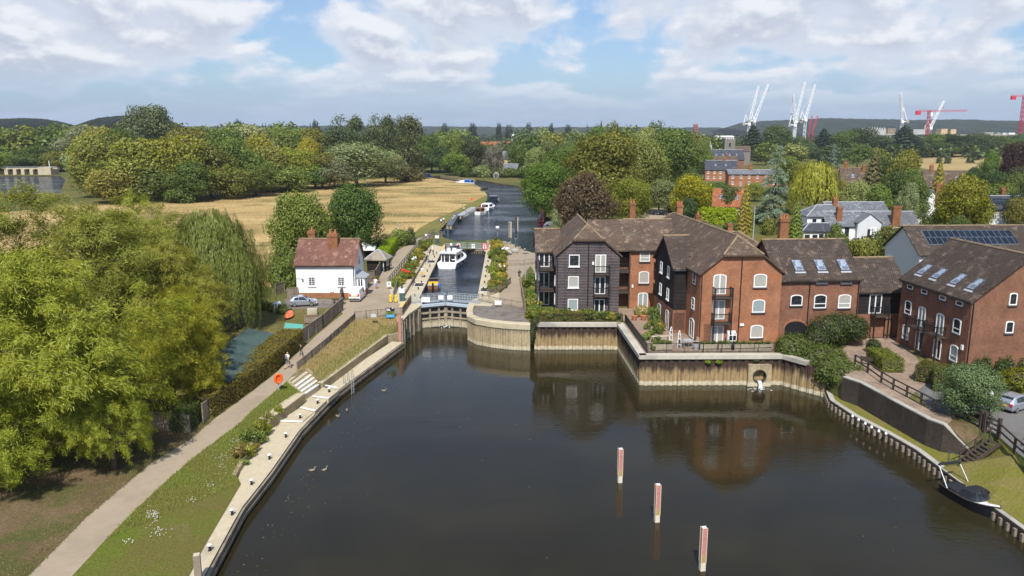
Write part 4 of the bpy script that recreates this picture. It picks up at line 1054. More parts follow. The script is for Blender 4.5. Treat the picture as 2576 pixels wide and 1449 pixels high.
plant_at('willow0', (-31.0, 56.5, 1.9), .52, .36, (.152, .165, .020), W_, 'low willow bough reaching out over the bare earth toward the towpath', rz=5.9)
plant_at('willow0', (-34.2, 76.5, 2.6), .62, .46, (.172, .165, .02), W_, 'low yellow green willow bough mass beside the tin roofed shed', rz=3.7)
plant_at('willow1', (-45.5, 91, 3.0), .84, .74, (.14, .148, .026), W_, 'willow filling the gap behind, between the tall one and the weeping one', rz=.9)
plant_at('weepnear', (-38.3, 97, 3.2), 1.0, .92, (.115, .132, .032), 'weeping_willow', 'drooping weeping willow at the edge of the lock house yard', rz=.8)
plant_at('weepnear', (-34.6, 95.5, 3.2), .70, .55, (.12, .138, .032), 'weeping_willow', 'small drooping willow right of the larger weeping one', rz=3.0)


def hedge(name, P, wdt, h, colr, label, dens=130, leaf=.16, cat='hedge', group=None, rough=.07):
    """clipped hedge along P: dark twiggy core, leaves over its faces"""
    t = thing(name, (0, 0, 0), 0, label, cat, group)
    core = MB(); rng = np.random.default_rng(len(label)); C = []; Nn = []
    for a, b in zip(P, P[1:]):
        d = b - a; L = d.length; dn = d.normalized(); nr = Vector((-dn.y, dn.x, 0)).normalized()
        i_ = .12
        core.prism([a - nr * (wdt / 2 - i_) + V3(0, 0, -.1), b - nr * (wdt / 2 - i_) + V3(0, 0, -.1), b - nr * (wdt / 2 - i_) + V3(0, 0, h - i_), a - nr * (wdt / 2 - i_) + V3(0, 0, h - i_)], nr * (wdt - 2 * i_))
        n = int(dens * (L * (2 * h + wdt) + 2 * h * wdt))
        u = rng.random(n) * L; q = rng.random(n) * (2 * h + wdt)
        endf = rng.random(n) < (2 * h * wdt) / (L * (2 * h + wdt) + 2 * h * wdt)
        wz = np.where(q < h, q, np.where(q < h + wdt, h, 2 * h + wdt - q)); wx = np.where(q < h, -wdt / 2, np.where(q < h + wdt, q - h - wdt / 2, wdt / 2))
        nx = np.where(q < h, -1., np.where(q < h + wdt, 0., 1.)); nz = np.where((q >= h) & (q < h + wdt), 1., .2); nu = np.zeros(n)
        ue = np.where(rng.random(n) < .5, 0, L)
        u = np.where(endf, ue, u); wx = np.where(endf, rng.uniform(-wdt / 2, wdt / 2, n), wx); wz = np.where(endf, rng.uniform(0, h, n), wz)
        nu = np.where(endf, np.where(ue > 0, 1., -1.), 0.); nx = np.where(endf, 0, nx)
        lump = np.sin(u * 1.7 + wz * 2) * .05
        A_, D_, N_ = np.array(a), np.array(dn), np.array(nr)
        nvec = D_ * nu[:, None] + N_ * nx[:, None] + np.array([0, 0, 1.]) * nz[:, None]
        C.append(A_ + D_ * u[:, None] + N_ * wx[:, None] + np.array([0, 0, 1]) * wz[:, None] + nvec * (lump + rng.normal(0, rough, n))[:, None]); Nn.append(nvec)
    C = np.vstack(C); Nn = np.vstack(Nn); k = len(C)
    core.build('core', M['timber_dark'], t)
    me = leaf_mesh('foliage', C, Nn + unit(rng, k) * .6, unit(rng, k), leaf * rng.uniform(.7, 1.3, k), leaf * .65, M['leaf'])
    o = bpy.data.objects.new('foliage', me); col.objects.link(o); o.parent = t; o.color = (*[c * 1.6 for c in colr], 1)
    return t


def mound(name, spots, colr, label, n=5000, leaf=.3, cat='bush', droop=0.0, group=None, stem=True):
    """shrub of given lumps (x, y, z, rx, ry, rz)"""
    rng = np.random.default_rng(len(label)); t = thing(name, tuple(spots[0][:2]) + (0,), 0, label, cat, group)
    S = np.array(spots, float); S[:, :2] -= S[0, :2].copy()
    ar = S[:, 3] * S[:, 5]; k = rng.choice(len(S), n, p=ar / ar.sum()); d = unit(rng, n)
    rad = np.where(rng.random(n) < .25, rng.uniform(.5, .95, n), rng.normal(1.0, .07, n)) * (1 + .12 * np.sin(d[:, 0] * 9 + d[:, 2] * 7) * np.cos(d[:, 1] * 8))
    c = S[k, :3] + d * S[k, 3:6] * rad[:, None]
    tg = unit(rng, n) + np.stack([np.zeros(n), np.zeros(n), -np.full(n, droop)], 1)
    me = leaf_mesh('foliage', c, d + unit(rng, n) * .6 + [0, 0, .3], tg, leaf * rng.uniform(.7, 1.3, n), leaf * (.6 if not droop else .35), M['leaf'])
    o = bpy.data.objects.new('foliage', me); col.objects.link(o); o.parent = t; o.color = (*colr, 1)
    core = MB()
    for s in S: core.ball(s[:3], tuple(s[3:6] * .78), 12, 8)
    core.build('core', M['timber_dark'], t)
    return t

# ================================================================== BUILDINGS
def cpx(ox, oy, s):                    # an enlarged crop of the photograph -> 2576 px frame
    return lambda x, y: ((ox + x / s) / 1.59, (oy + y / s) / 1.59)
C1, C2, C3, C4 = cpx(2100, 820, 2.898), cpx(2600, 820, 2.415), cpx(3000, 850, 2.542), cpx(3500, 880, 2.4146)
C7, CB, C8 = cpx(1050, 860, 2.898), cpx(2900, 300, 2.154), cpx(2400, 500, 2.862)
_win = {}


def window_mesh(w, h, arch, kind):
    k = (round(w, 2), round(h, 2), arch, kind)
    if k in _win: return _win[k]
    fr, pn, sl = MB(), MB(), MB(); fw = .11 if w > .7 else .08
    rise = .18 * w if arch else 0
    def outline(x0, x1, z0, z1, r):
        pts = [(x0, z0), (x1, z0)]
        if r: pts += [((x0 + x1) / 2 + (x1 - x0) / 2 * math.cos(t), z1 - r + r * math.sin(t)) for t in [math.pi * i / 10 for i in range(11)]]
        else: pts += [(x1, z1), (x0, z1)]
        return pts
    o = outline(-w / 2, w / 2, 0, h, rise); i_ = outline(-w / 2 + fw, w / 2 - fw, fw, h - fw, rise * .9)
    n = len(o); y0, y1 = -.05, .06
    for j in range(n):
        a, b, c, d = o[j], o[(j + 1) % n], i_[(j + 1) % n], i_[j]
        fr.face([(a[0], y0, a[1]), (b[0], y0, b[1]), (c[0], y0, c[1]), (d[0], y0, d[1])])
        fr.face([(a[0], y1, a[1]), (b[0], y1, b[1]), (b[0], y0, b[1]), (a[0], y0, a[1])][::-1])
        fr.face([(d[0], y0, d[1]), (c[0], y0, c[1]), (c[0], y1, c[1]), (d[0], y1, d[1])][::-1])
    pn.face([(x, -.008, z) for x, z in i_])
    if kind in ('door', 'casement'): fr.box(-.07, .07, -.045, .03, fw, h - fw)
    if kind == 'sash': fr.box(-w / 2 + fw, w / 2 - fw, -.045, .03, h * .30, h * .30 + .09)
    if kind == 'lattice':
        fr.box(-.05, .05, -.045, .03, fw, h - fw)
        for q in (-.27, .27): fr.box(q * w - .02, q * w + .02, -.035, .02, fw, h - fw)
        for q in (.27, .5, .73): fr.box(-w / 2 + fw, w / 2 - fw, -.03, .02, q * h - .02, q * h + .02)
    sl.box(-w / 2 - .08, w / 2 + .08, -.13, .02, -.13, -.005)
    ms = []
    for mb, nm in ((fr, 'frame'), (pn, 'pane'), (sl, 'sill')):
        ob = mb.build(nm, M['white']); ms.append(ob.data); bpy.data.objects.remove(ob)
    _win[k] = ms; return ms


_pane = {}
def put_window(parent, p, ang, w, h, arch=False, kind='plain', pane='glass', sill='slate_sill', name='window', fm='white'):
    """window in a wall; p is the middle of its foot, ang turns its face (0 faces -y)"""
    fr, pn, sl = window_mesh(w, h, arch, kind)
    if fm != 'white':
        kk = (fr.name, fm)
        if kk not in _pane: q = fr.copy(); q.materials[0] = M[fm]; _pane[kk] = q
        fr = _pane[kk]
    o = bpy.data.objects.new(name, fr); col.objects.link(o); o.parent = parent; o.location = p; o.rotation_euler.z = ang
    kk = (pn.name, pane)
    if kk not in _pane: q = pn.copy(); q.materials[0] = M[pane]; _pane[kk] = q
    c = bpy.data.objects.new('pane', _pane[kk]); col.objects.link(c); c.parent = o
    if sill:
        kk = (sl.name, sill)
        if kk not in _pane: q = sl.copy(); q.materials[0] = M[sill]; _pane[kk] = q
        c = bpy.data.objects.new('sill', _pane[kk]); col.objects.link(c); c.parent = o
    return o


LEFT, RIGHT = -math.pi / 2, math.pi / 2


class House:
    def __init__(s, name, label, origin, rz=0.0, cat='building', group=None):
        s.t = thing(name, origin, rz, label, cat, group); s.o = Vector(origin); s.rz = rz; s.k = 0
        s.inv = Matrix.Rotation(-rz, 3, 'Z')
    def loc(s, P): return s.inv @ (P - s.o)
    def part(s, name, mb, m, **kw): return mb.build(name, [M[x] for x in m] if isinstance(m, list) else M[m], s.t, **kw)
    def block(s, x0, x1, y0, y1, z0, ze, zr, axis, wm, rm, hip=(None, None), oh=.3, full=(False, False), base=None, upper=None, eave_t=.16, wname='wall', rname='roof'):
        """gabled or half-hipped block in local axes; heights are world heights. base=(z, mat) / upper=(z, mat) change the wall above or below z"""
        oz = s.o.z; z0 -= oz; ze -= oz; zr -= oz
        T = (lambda u, v, z: (u, v, z)) if axis == 'y' else (lambda u, v, z: (v, u, z))
        a0, a1, b0, b1 = (x0, x1, y0, y1) if axis == 'y' else (y0, y1, x0, x1)      # a across the ridge, b along it
        am = (a0 + a1) / 2; hw = (a1 - a0) / 2; k = (zr - ze) / hw
        mb = MB()
        def endwall(b, hz):
            if hz is None: return [(a0, ze), (am, zr), (a1, ze)]
            hz -= oz; q = (zr - hz) / k
            return [(a0, ze), (am - q, hz), (am + q, hz), (a1, ze)]
        bands = [(z0, ze, wm)]
        if base: bands = [(z0, base[0] - oz, base[1]), (base[0] - oz, ze, wm)]
        ms = [q for _, _, q in bands]
        for i, (q0, q1, _) in enumerate(bands):
            e = .03 if base and i == 0 else 0
            P = [T(a0 - e, b0 - e, q0), T(a1 + e, b0 - e, q0), T(a1 + e, b1 + e, q0), T(a0 - e, b1 + e, q0)]
            mb.prism(P, (0, 0, q1 - q0), i)
        for b, hz, f, sg in ((b0, hip[0], full[0], 1), (b1, hip[1], full[1], -1)):
            if f: continue
            pts = endwall(b, hz); mb.prism([T(a, b, z) for a, z in pts], Vector(T(0, .25 * sg, 0)), len(bands) - 1)
        s.part(wname, mb, ms)
        # roof planes
        mb = MB(); zo = ze - oh * k; t = eave_t
        def hipb(hz, f, b, sg):
            if f: return zo, b - oh * sg, b + hw * sg * .95
            if hz is None: return None, b - oh * sg, b - oh * sg
            h = hz - oz; q = (zr - h) / k
            return h, b - oh * sg, b + q * sg * .8
        h0, e0, r0 = hipb(hip[0], full[0], b0, 1); h1, e1, r1 = hipb(hip[1], full[1], b1, -1)
        up = t * math.sqrt(1 + k * k)
        for sg in (-1, 1):
            aw = am + sg * (hw + oh)
            P = [(aw, e0, zo)]
            if h0 is not None and not full[0]: P.append((am + sg * (zr - h0) / k, e0, h0))
            P.append((am, r0, zr)); P.append((am, r1, zr))
            if h1 is not None and not full[1]: P.append((am + sg * (zr - h1) / k, e1, h1))
            P.append((aw, e1, zo))
            mb.prism([T(a, b, z + .02) for a, b, z in P], (0, 0, up))
        for hh, e, r, f, sg in ((h0, e0, r0, full[0], 1), (h1, e1, r1, full[1], -1)):
            if hh is None: continue
            q = hw + oh if f else (zr - hh) / k
            mb.prism([T(am - q, e - (0 if f else .12 * sg), hh + .015), T(am + q, e - (0 if f else .12 * sg), hh + .015), T(am, r, zr + .015)], (0, 0, up))
        # ridge tiles
        rd = MB().tube([T(am, r0, zr + up), T(am, r1, zr + up)], .15, 6)
        for hh, e, r, f, sg in ((h0, e0, r0, full[0], 1), (h1, e1, r1, full[1], -1)):
            if hh is None: continue
            q = hw + oh if f else (zr - hh) / k
            for u in (-1, 1): rd.tube([T(am + u * q, e, hh + up), T(am, r, zr + up)], .14, 6)
        s.part(rname, mb, rm); s.part('ridge_tiles', rd, 'ridge_lichen' if rm.startswith('tile') else 'lead')
        if wm.startswith('brick') or wm.startswith('board') or wm.startswith('render'):
            for sg in (-1, 1):
                a = am + sg * (hw + oh * .9); s.part('gutter', MB().bar(T(a, b0, zo - .02), T(a, b1, zo - .02), .12, .12), 'black')
    def win(s, a, b, face='front', Y=None, at=None, arch=False, kind='plain', pane=None, name='window', sill='slate_sill', fm='white', wmin=.5):
        """window whose corners are seen at a and b (frame pixels) on the local wall y=at (front) or x=at (left)"""
        pane = pane or PANES[(s.k * 7 + 1) % 3]; s.k += 1
        if face == 'front':
            Yw = s.o.y + at; p, q = s.loc(AT(*a, Yw)), s.loc(AT(*b, Yw))
            for _ in range(4):      # settle on the turned wall plane
                mid = (p.x + q.x) / 2; Yw = (Matrix.Rotation(s.rz, 3, 'Z') @ Vector((mid, at, 0))).y + s.o.y; p, q = s.loc(AT(*a, Yw)), s.loc(AT(*b, Yw))
            x = (p.x + q.x) / 2; w = abs(q.x - p.x); h = abs(p.z - q.z); z = min(p.z, q.z)
            return put_window(s.t, (x, at - .02, z), 0, max(w, wmin), h, arch, kind, pane, sill, name, fm)
    def win_at(s, p, ang, w, h, **kw):
        pane = kw.pop('pane', None) or PANES[(s.k * 5 + 2) % 3]; s.k += 1
        return put_window(s.t, p, ang, w, h, kw.get('arch', False), kw.get('kind', 'plain'), pane, kw.get('sill', 'slate_sill'), kw.get('name', 'window'), kw.get('fm', 'white'))
    def balcony(s, x0, x1, y, z, depth=1.0, posts=None, rail=1.05, face=0, m='black_metal', pn='balcony'):
        """balcony standing out from the wall y (local) between x0 and x1 at local height z"""
        fl = MB(); fl.box(x0, x1, y - depth, y, z - .16, z)
        o = s.part(pn, fl, 'timber_dark')
        r = MB(); e = .06
        for (p, q) in (((x0 + e, y - depth + e), (x1 - e, y - depth + e)), ((x0 + e, y - depth + e), (x0 + e, y)), ((x1 - e, y - depth + e), (x1 - e, y))):
            r.bar((*p, z + rail), (*q, z + rail), .07, .09); r.bar((*p, z + .12), (*q, z + .12), .04, .05)
            L = math.dist(p, q); n = max(2, int(L / .13))
            for i in range(n + 1):
                f = i / n; X, Yy = p[0] + (q[0] - p[0]) * f, p[1] + (q[1] - p[1]) * f
                r.bar((X, Yy, z + .1), (X, Yy, z + rail), .022)
        ro = r.build('railing', M[m], o)
        if posts is not None:
            for X in (x0 + .06, x1 - .06):
                MB().bar((X, y - depth + .06, posts), (X, y - depth + .06, z + rail + .05), .13).build('post', M[m], s.t)
        return o
    def chimney(s, x0, x1, y0, y1, z0, z1, pots=2, m='brick_chimney', pm='terracotta', white=None):
        c = MB(); c.box(x0, x1, y0, y1, z0, z1 - .45); c.box(x0 - .08, x1 + .08, y0 - .08, y1 + .08, z1 - .45, z1 - .25); c.box(x0 - .02, x1 + .02, y0 - .02, y1 + .02, z1 - .25, z1)
        o = s.part('chimney', c, m)
        for i in range(pots):
            f = (i + .5) / pots; a, b = (x0 + (x1 - x0) * f, (y0 + y1) / 2) if (x1 - x0) >= (y1 - y0) else ((x0 + x1) / 2, y0 + (y1 - y0) * f)
            MB().lathe([(.16, 0), (.14, .5), (.18, .52), (.18, .6), (.12, .6)], (a, b, z1), 10).build('chimney_pot', M[pm], o)
        return o
    def pipe(s, x, y, z0, z1, m='black'):
        s.part('drainpipe', MB().tube([(x, y - .09, z0), (x, y - .09, z1)], .06, 6), m)
    def skylight(s, x, y, z, ang, slope, w=1.15, h=1.5, glass='glass_sky'):
        """roof window lying on a slope that rises along ang"""
        o = s.part('skylight', MB().box(-w / 2, w / 2, 0, h, .0, .12), 'slate_sill'); o.location = (x, y, z); o.rotation_euler = (slope, 0, ang)
        MB().box(-w / 2 + .09, w / 2 - .09, .12, h - .09, .125, .15).build('pane', M[glass], o)
        MB().box(-w / 2 - .05, w / 2 + .05, -.28, -.02, .02, .07).build('flashing', M['lead'], o)
        return o


ROT = R(4.4)
# ---- black boarded house by the lock island
A = House('boarded_house', 'three storey black weatherboarded house with half hipped roof beside the lock island', (10.2, 102.6, 3.5), R(1))
A.block(-4.25, 4.25, 0, 15, 3.3, 11.45, 15.2, 'y', 'board_black', 'tile_brown', hip=(13.4, None))
A.block(-6.6, -3.5, 4.9, 10.4, 3.3, 11.35, 13.9, 'x', 'board_black', 'tile_brown')
for a, b, kw in (((510, 575), (630, 712), {'pane': 'glass'}), ((500, 825), (620, 957), {'pane': 'pane_curtain'}), ((495, 1088), (612, 1220), {'pane': 'pane_blind'})):
    A.win(C1(*a), C1(*b), at=0, sill='white', **kw)
for a, b in (((816, 575), (936, 782)), ((807, 828), (928, 1032)), ((800, 1090), (920, 1250))):
    A.win(C1(*a), C1(*b), at=0, kind='door', name='french_door', pane='pane_curtain' if a[1] < 700 else 'glass', sill=None)
A.balcony(.72, 2.85, -.02, 5.55, 1.0, posts=0); A.balcony(.72, 2.85, -.02, 2.6, 1.0)
A.pipe(.05, 0, 0, 9.7); A.pipe(-4.1, 0, 0, 7.6)
A.part('alarm_box', MB().box(.55, .8, -.16, -.0, 6.7, 7.1), 'white')
for z in (2.6, 5.55):
    A.balcony(-6.4, -4.3, 4.88, z, 2.3, posts=0 if z > 5 else None)
for z in (.1, 2.65, 5.6):
    A.win_at((-5.6, 4.87, z), 0, 1.5, 2.2, kind='door', name='french_door', pane='glass', sill=None)
for z in (3.3, 6.0): A.win_at((-6.62, 7.6, z), LEFT, .9, 1.4)
for z in (.9, 3.5, 6.3): A.win_at((-4.27, 2.0, z), LEFT, .9, 1.4)

# ---- recessed brick range between the two big gables
Bh = House('brick_range', 'recessed three storey brick range joining the black boarded house and the gabled block', (14.4, 105.5, 3.5), R(1))
Bh.block(1.95, 8.2, 0, 10.8, 3.3, 11.8, 15.2, 'x', 'brick_orange', 'tile_brown', oh=.35)
Bh.block(-4, 1.95, 1.6, 10.7, 3.3, 10.6, 12.2, 'x', 'brick_brown', 'tile_brown', oh=0.0, wname='recess_wall', rname='recess_roof')
mb = MB(); k_ = (15.2 - 11.8) / 5.4
mb.prism([(-3.6, -.35, 8.3 - .35 * k_), (2.2, -.35, 8.3 - .35 * k_), (2.2, 5.4, 11.7), (-3.6, 5.4, 11.7)], (0, 0, .18)); mb.prism([(-3.6, 5.4, 11.7), (2.2, 5.4, 11.7), (2.2, 11.1, 8.1), (-3.6, 11.1, 8.1)], (0, 0, .18))
Bh.part('roof', mb, 'tile_brown')
for z in (2.45, 5.35):
    o = Bh.part('landing', MB().box(-.1, 1.95, -.15, 1.6, z - .3, z), 'timber_dark'); r = MB()
    r.bar((-.1, -.1, z + 1), (1.95, -.1, z + 1), .06)
    for i in range(16): r.bar((-.1 + i * .136, -.1, z), (-.1 + i * .136, -.1, z + 1), .02)
    r.build('railing', M['black_metal'], o)
Bh.part('post', MB().box(1.75, 1.9, -.15, 0, 0, 8), 'timber_dark')
Bh.win(C1(1332, 527), C1(1445, 655), at=0, kind='sash', pane='pane_curtain'); Bh.win(C1(1320, 768), C1(1434, 908), at=0, arch=True, pane='pane_curtain')
Bh.win(C1(1310, 1015), C1(1420, 1200), at=0, arch=True, kind='door', name='french_door', pane='pane_blind', sill=None)
Bh.part('alarm_box', MB().box(2.2, 2.42, -.14, 0, 3.0, 3.4), 'white')
Bh.balcony(5.15, 6.4, 0, 2.6, 1.0, posts=0); Bh.balcony(5.15, 6.4, 0, 5.5, 1.0)

# ---- the big brick gable by the water
Cg = House('gabled_brick_block', 'tall orange brick gable block with balconies standing over the terrace', (26.3, 87.3, 3.5), ROT)
Cg.block(-4.75, 4.75, 0, 33, 3.3, 11.8, 15.65, 'y', 'brick_orange', 'tile_brown', hip=(13.75, None), full=(False, True))
Cg.block(-6.35, -3.6, 5.1, 14, 3.3, 11.5, 14.75, 'x', 'board_dark', 'tile_dark', base=(6.4, 'brick_brown'), wname='boarded_wing_wall', rname='wing_roof')
for (a, b, pn) in (((1003, 665), (1125, 795), 'pane_curtain'), ((988, 912), (1107, 1038), 'pane_blind'), ((970, 1158), (1088, 1284), 'pane_curtain')):
    Cg.win(C2(*a), C2(*b), at=0, arch=True, pane=pn)
Cg.win(C2(612, 668), C2(732, 862), at=0, arch=True, kind='door', name='french_door', pane='pane_curtain', sill=None)
Cg.win(C2(603, 918), C2(717, 1104), at=0, kind='door', name='french_door', pane='pane_curtain', sill=None)
Cg.win(C2(590, 1165), C2(703, 1350), at=0, kind='door', name='french_door', pane='pane_curtain', sill=None)
p0, p1 = Cg.loc(AT(*C2(590, 875), 87.3)), Cg.loc(AT(*C2(772, 875), 87.3))
zb1, zb2 = p0.z, Cg.loc(AT(*C2(590, 1122), 87.3)).z
Cg.balcony(p0.x, p1.x, -.02, zb1, 1.0, posts=0); Cg.balcony(p0.x, p1.x, -.02, zb2, 1.0)
xp = Cg.loc(AT(*C2(868, 900), 87.3)).x; Cg.pipe(xp, 0, 0, 10.1); Cg.pipe(-4.65, 0, 0, 8.1)
Cg.part('alarm_box', MB().box(xp + .15, xp + .6, -.16, 0, 2.1, 2.36), 'white')
for z, ar in ((6.6, False), (3.6, True)): Cg.win_at((-4.77, 2.4, z), LEFT, 1.0, 1.45, arch=ar, kind='sash', pane='glass')
Cg.win_at((-4.77, 2.5, .15), LEFT, 1.7, 2.35, arch=True, kind='door', pane='glass', name='french_door', sill=None)
for z in (3.7, 6.5):
    for yy in (7.6, 11.0): Cg.win_at((-6.37, yy, z), LEFT, .95, 1.4, kind='sash', pane='pane_blind', sill='white')
Cg.win_at((-6.37, 11.2, .1), LEFT, 1.5, 2.3, arch=True, kind='door', pane='glass', name='french_door', sill=None)
Cg.win_at((-6.37, 7.4, .1), LEFT, 1.5, 2.3, arch=True, kind='door', pane='glass', name='french_door', sill=None)
def trellis(parent, x0, x1, y, z0, z1, ang=0.0):
    mb = MB(); n = int((x1 - x0) / .22)
    for i in range(-8, n + 1):
        for sg in (1, -1):
            a = x0 + i * .22; h = z1 - z0; pts = []
            for t in (0, 1):
                X = a + (t if sg > 0 else 1 - t) * h * .6; pts.append((X, z0 + t * h))
            (ax, az), (bx, bz) = pts; 
            for lim in (x0, x1):
                pass
            f0 = min(max((x0 - ax) / (bx - ax), 0), 1) if bx != ax else 0; f1 = min(max((x1 - ax) / (bx - ax), 0), 1)
            lo, hi = min(f0, f1), max(f0, f1)
            if hi - lo > .02: mb.bar((ax + (bx - ax) * lo, y, az + (bz - az) * lo), (ax + (bx - ax) * hi, y, az + (bz - az) * hi), .03, .02)
    mb.build('trellis', M['timber_dark'], parent)
trellis(Cg.t, -6.2, -4.9, 5.0, .5, 2.6); trellis(Cg.t, -4.1, -3.0, -.06, .3, 2.4)

# ---- brick range with roof lights
D = House('brick_range', 'two storey brick range with three roof lights and arched carport openings', (36.4, 89.9, 3.5), ROT)
D.block(-5, 4.9, 0, 10.4, 3.3, 10.6, 14.45, 'x', 'brick_brown', 'tile_dark', oh=.3)
for a, b, kd in (((412, 835), (530, 947), 'plain'), ((652, 832), (772, 972), 'sash'), ((898, 832), (1020, 972), 'sash')):
    D.win(C3(*a), C3(*b), at=0, arch=True, kind=kd, pane='pane_curtain' if a[0] > 800 else 'glass')
for a, b in (((672, 690), (788, 722)), ((920, 690), (1035, 722))): D.win(C3(*a), C3(*b), at=0, pane='glass')
for a, b in (((350, 1103), (553, 1290)), ((597, 1103), (800, 1290))):
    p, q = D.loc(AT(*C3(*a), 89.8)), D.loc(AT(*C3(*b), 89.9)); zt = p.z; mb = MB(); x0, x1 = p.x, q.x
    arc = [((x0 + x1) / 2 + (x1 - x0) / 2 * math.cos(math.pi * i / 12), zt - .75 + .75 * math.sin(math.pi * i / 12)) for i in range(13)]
    mb.face([(x, -.035, z) for x, z in [(x0, 0), (x1, 0)] + arc]); D.part('carport_shade', mb, 'black')  # flat black face on the wall, painted shade of the arch interior
    mb = MB()
    for (xa, za), (xb, zb) in zip(arc, arc[1:]):
        cx = (x0 + x1) / 2; k = 1.14; cz = zt - .75
        mb.prism([(xa, -.001, za), (xb, -.001, zb), (cx + (xb - cx) * k, -.001, cz + (zb - cz) * 1.35), (cx + (xa - cx) * k, -.001, cz + (za - cz) * 1.35)], (0, -.05, 0))
    D.part('brick_arch', mb, 'brick_orange')
sl = math.atan((14.45 - 10.6) / 5.2)
for x in (545, 780, 1025):
    p = D.loc(AT(*C3(x - 55, 640), 90.9)); D.skylight(p.x, .75, 10.6 - 3.5 + .75 * math.tan(sl) + .22, 0, sl, 1.2, 1.9)
D.pipe(D.loc(AT(*C3(590, 900), 89.9)).x, 0, 0, 7); D.pipe(4.75, 0, 0, 7)

# ---- dark link
E_ = House('link_building', 'low dark boarded link building over a brick ground floor in the courtyard corner', (41.2, 90.6, 3.4), ROT)
E_.block(-.2, 6.2, 0, 8.2, 3.3, 9.0, 12.2, 'x', 'board_dark', 'tile_dark', base=(6.2, 'brick_brown'))
E_.win(C3(1215, 832), C3(1328, 1025), at=0, kind='door', name='french_door', pane='glass', sill=None)
p = E_.loc(AT(*C3(1215, 1035), 90.8)); q = E_.loc(AT(*C3(1372, 1035), 90.8))
E_.balcony(p.x, q.x, -.02, 2.75, 1.1, posts=0); E_.win_at((4.2, -.02, .1), 0, 1.0, 2.1, arch=True, pane='glass', name='door', fm='black', sill=None)

# ---- right hand building
Fb = House('courtyard_building', 'brick building with long dark roof, four roof lights and gable at right edge', (46.5, 76.5, 3.4), ROT)
Fb.block(0, 11.2, 0, 12.4, 3.2, 10.85, 15.3, 'y', 'brick_brown', 'tile_dark', oh=.3)
for yy, kind in ((10.7, 'w'), (8.0, 'd'), (4.7, 'd'), (1.9, 'w')):
    Fb.win_at((-.02, yy, 6.55), LEFT, 1.1, .55, pane='glass')
    if kind == 'w':
        Fb.win_at((-.02, yy, 3.6), LEFT, 1.25, 1.6, arch=True, kind='sash', pane='glass'); Fb.win_at((-.02, yy, .6), LEFT, 1.25, 1.75, arch=True, kind='sash', pane='pane_blind')
    else:
        Fb.win_at((-.02, yy, 2.8), LEFT, 1.3, 2.3, arch=True, kind='door', pane='pane_blind', name='french_door', sill=None); Fb.win_at((-.02, yy, .1), LEFT, 1.3, 2.2, kind='door', pane='glass', name='french_door', sill=None)
        o = Fb.part('balcony', MB().box(-1.1, 0, yy - 1.2, yy + 1.2, 2.6, 2.76), 'timber_dark'); r = MB()
        for (p, q) in (((-1.05, yy - 1.15), (-1.05, yy + 1.15)), ((-1.05, yy - 1.15), (0, yy - 1.15)), ((-1.05, yy + 1.15), (0, yy + 1.15))):
            r.bar((*p, 3.8), (*q, 3.8), .08); n = int(math.dist(p, q) / .13)
            for i in range(n + 1): X, Yy = p[0] + (q[0] - p[0]) * i / n, p[1] + (q[1] - p[1]) * i / n; r.bar((X, Yy, 2.8), (X, Yy, 3.8), .022)
        r.build('railing', M['black_metal'], o)
        for e in (-1.15, 1.15): MB().bar((-1.05, yy + e, 0), (-1.05, yy + e, 4.0), .13).build('post', M['black_metal'], Fb.t)
    sl = math.atan(4.45 / 5.6); Fb.skylight(.75, yy - .2, 7.45 + .75 * math.tan(sl) + .22, -math.pi / 2, sl, 1.15, 1.7)
for a, b in (((1300, 703), (1366, 822)), ((1262, 976), (1332, 1092))): Fb.win(C4(*a), C4(*b), at=0, arch=True, pane='glass')
Fb.pipe(.15, 0, 0, 7.2); Fb.part('alarm_box', MB().box(-.14, 0, .5, .8, 2.2, 2.7), 'white')

# ---- house with solar panels behind it
S = House('solar_panel_house', 'gabled house with shade painted into its pale walls and a row of solar panels on its dark tiled roof', (66, 124, 3.4), R(2))
S.block(0, 34, 0, 11, 3.3, 8.3, 12.1, 'x', 'render_shaded', 'tile_dark', oh=.4)  # wall colour carries the shade seen on the gable
sl = math.atan(3.8 / 5.5); o = S.part('solar_panel', MB().box(0, 15, 0, 3.4, .0, .08), ['solar']); o.location = (2.3, 1.6, 4.9 + 1.6 * math.tan(sl) + .26); o.rotation_euler = (sl, 0, 0)
MB().box(-.06, 15.06, -.06, 3.46, -.05, -.01).build('mounting_frame', M['silver'], o)
S.skylight(20.5, 2.0, 4.9 + 2.0 * math.tan(sl) + .24, 0, sl)

# ---- white lock house
L = House('lock_house', 'white lock keeper house with red tiled roof and two brick chimneys', (-27.7, 113.2, 3.4), R(0))
L.block(-4.35, 4.35, 0, 7, 3.3, 8.45, 11.6, 'x', 'render_white', 'tile_red', oh=.3, base=(4.15, 'brick_orange'))
L.block(-3.6, .6, 5, 12.5, 3.3, 8.1, 10.9, 'y', 'render_white', 'tile_red', oh=.25, wname='rear_wall', rname='rear_roof')
L.win(C7(527, 716), C7(617, 824), at=0, kind='lattice', pane='glass', sill='white'); L.win(C7(868, 716), C7(957, 824), at=0, kind='lattice', pane='glass', sill='white')
L.chimney(.05, 1.55, 2.0, 3.0, 6.4, 9.35); L.chimney(-3.4, -2.3, 4.0, 5.0, 7.0, 9.5, 1)
L.win_at((4.37, 3.5, 4.4), RIGHT, 1.6, 1.4, kind='casement', pane='glass', sill='white')
mb = MB().box(4.35, 5.6, 1.0, 3.4, 0, .95); L.part('bay_plinth', mb, 'brick_orange'); L.part('bay', MB().box(4.35, 5.55, 1.05, 3.35, .95, 2.9), 'white')
for yy in (1.05,): L.win_at((4.95, yy - .02, 1.0), 0, .85, 1.75, kind='casement', pane='glass', sill=None)
L.win_at((5.57, 2.2, 1.0), RIGHT, 2.0, 1.75, kind='lattice', pane='glass', sill=None)
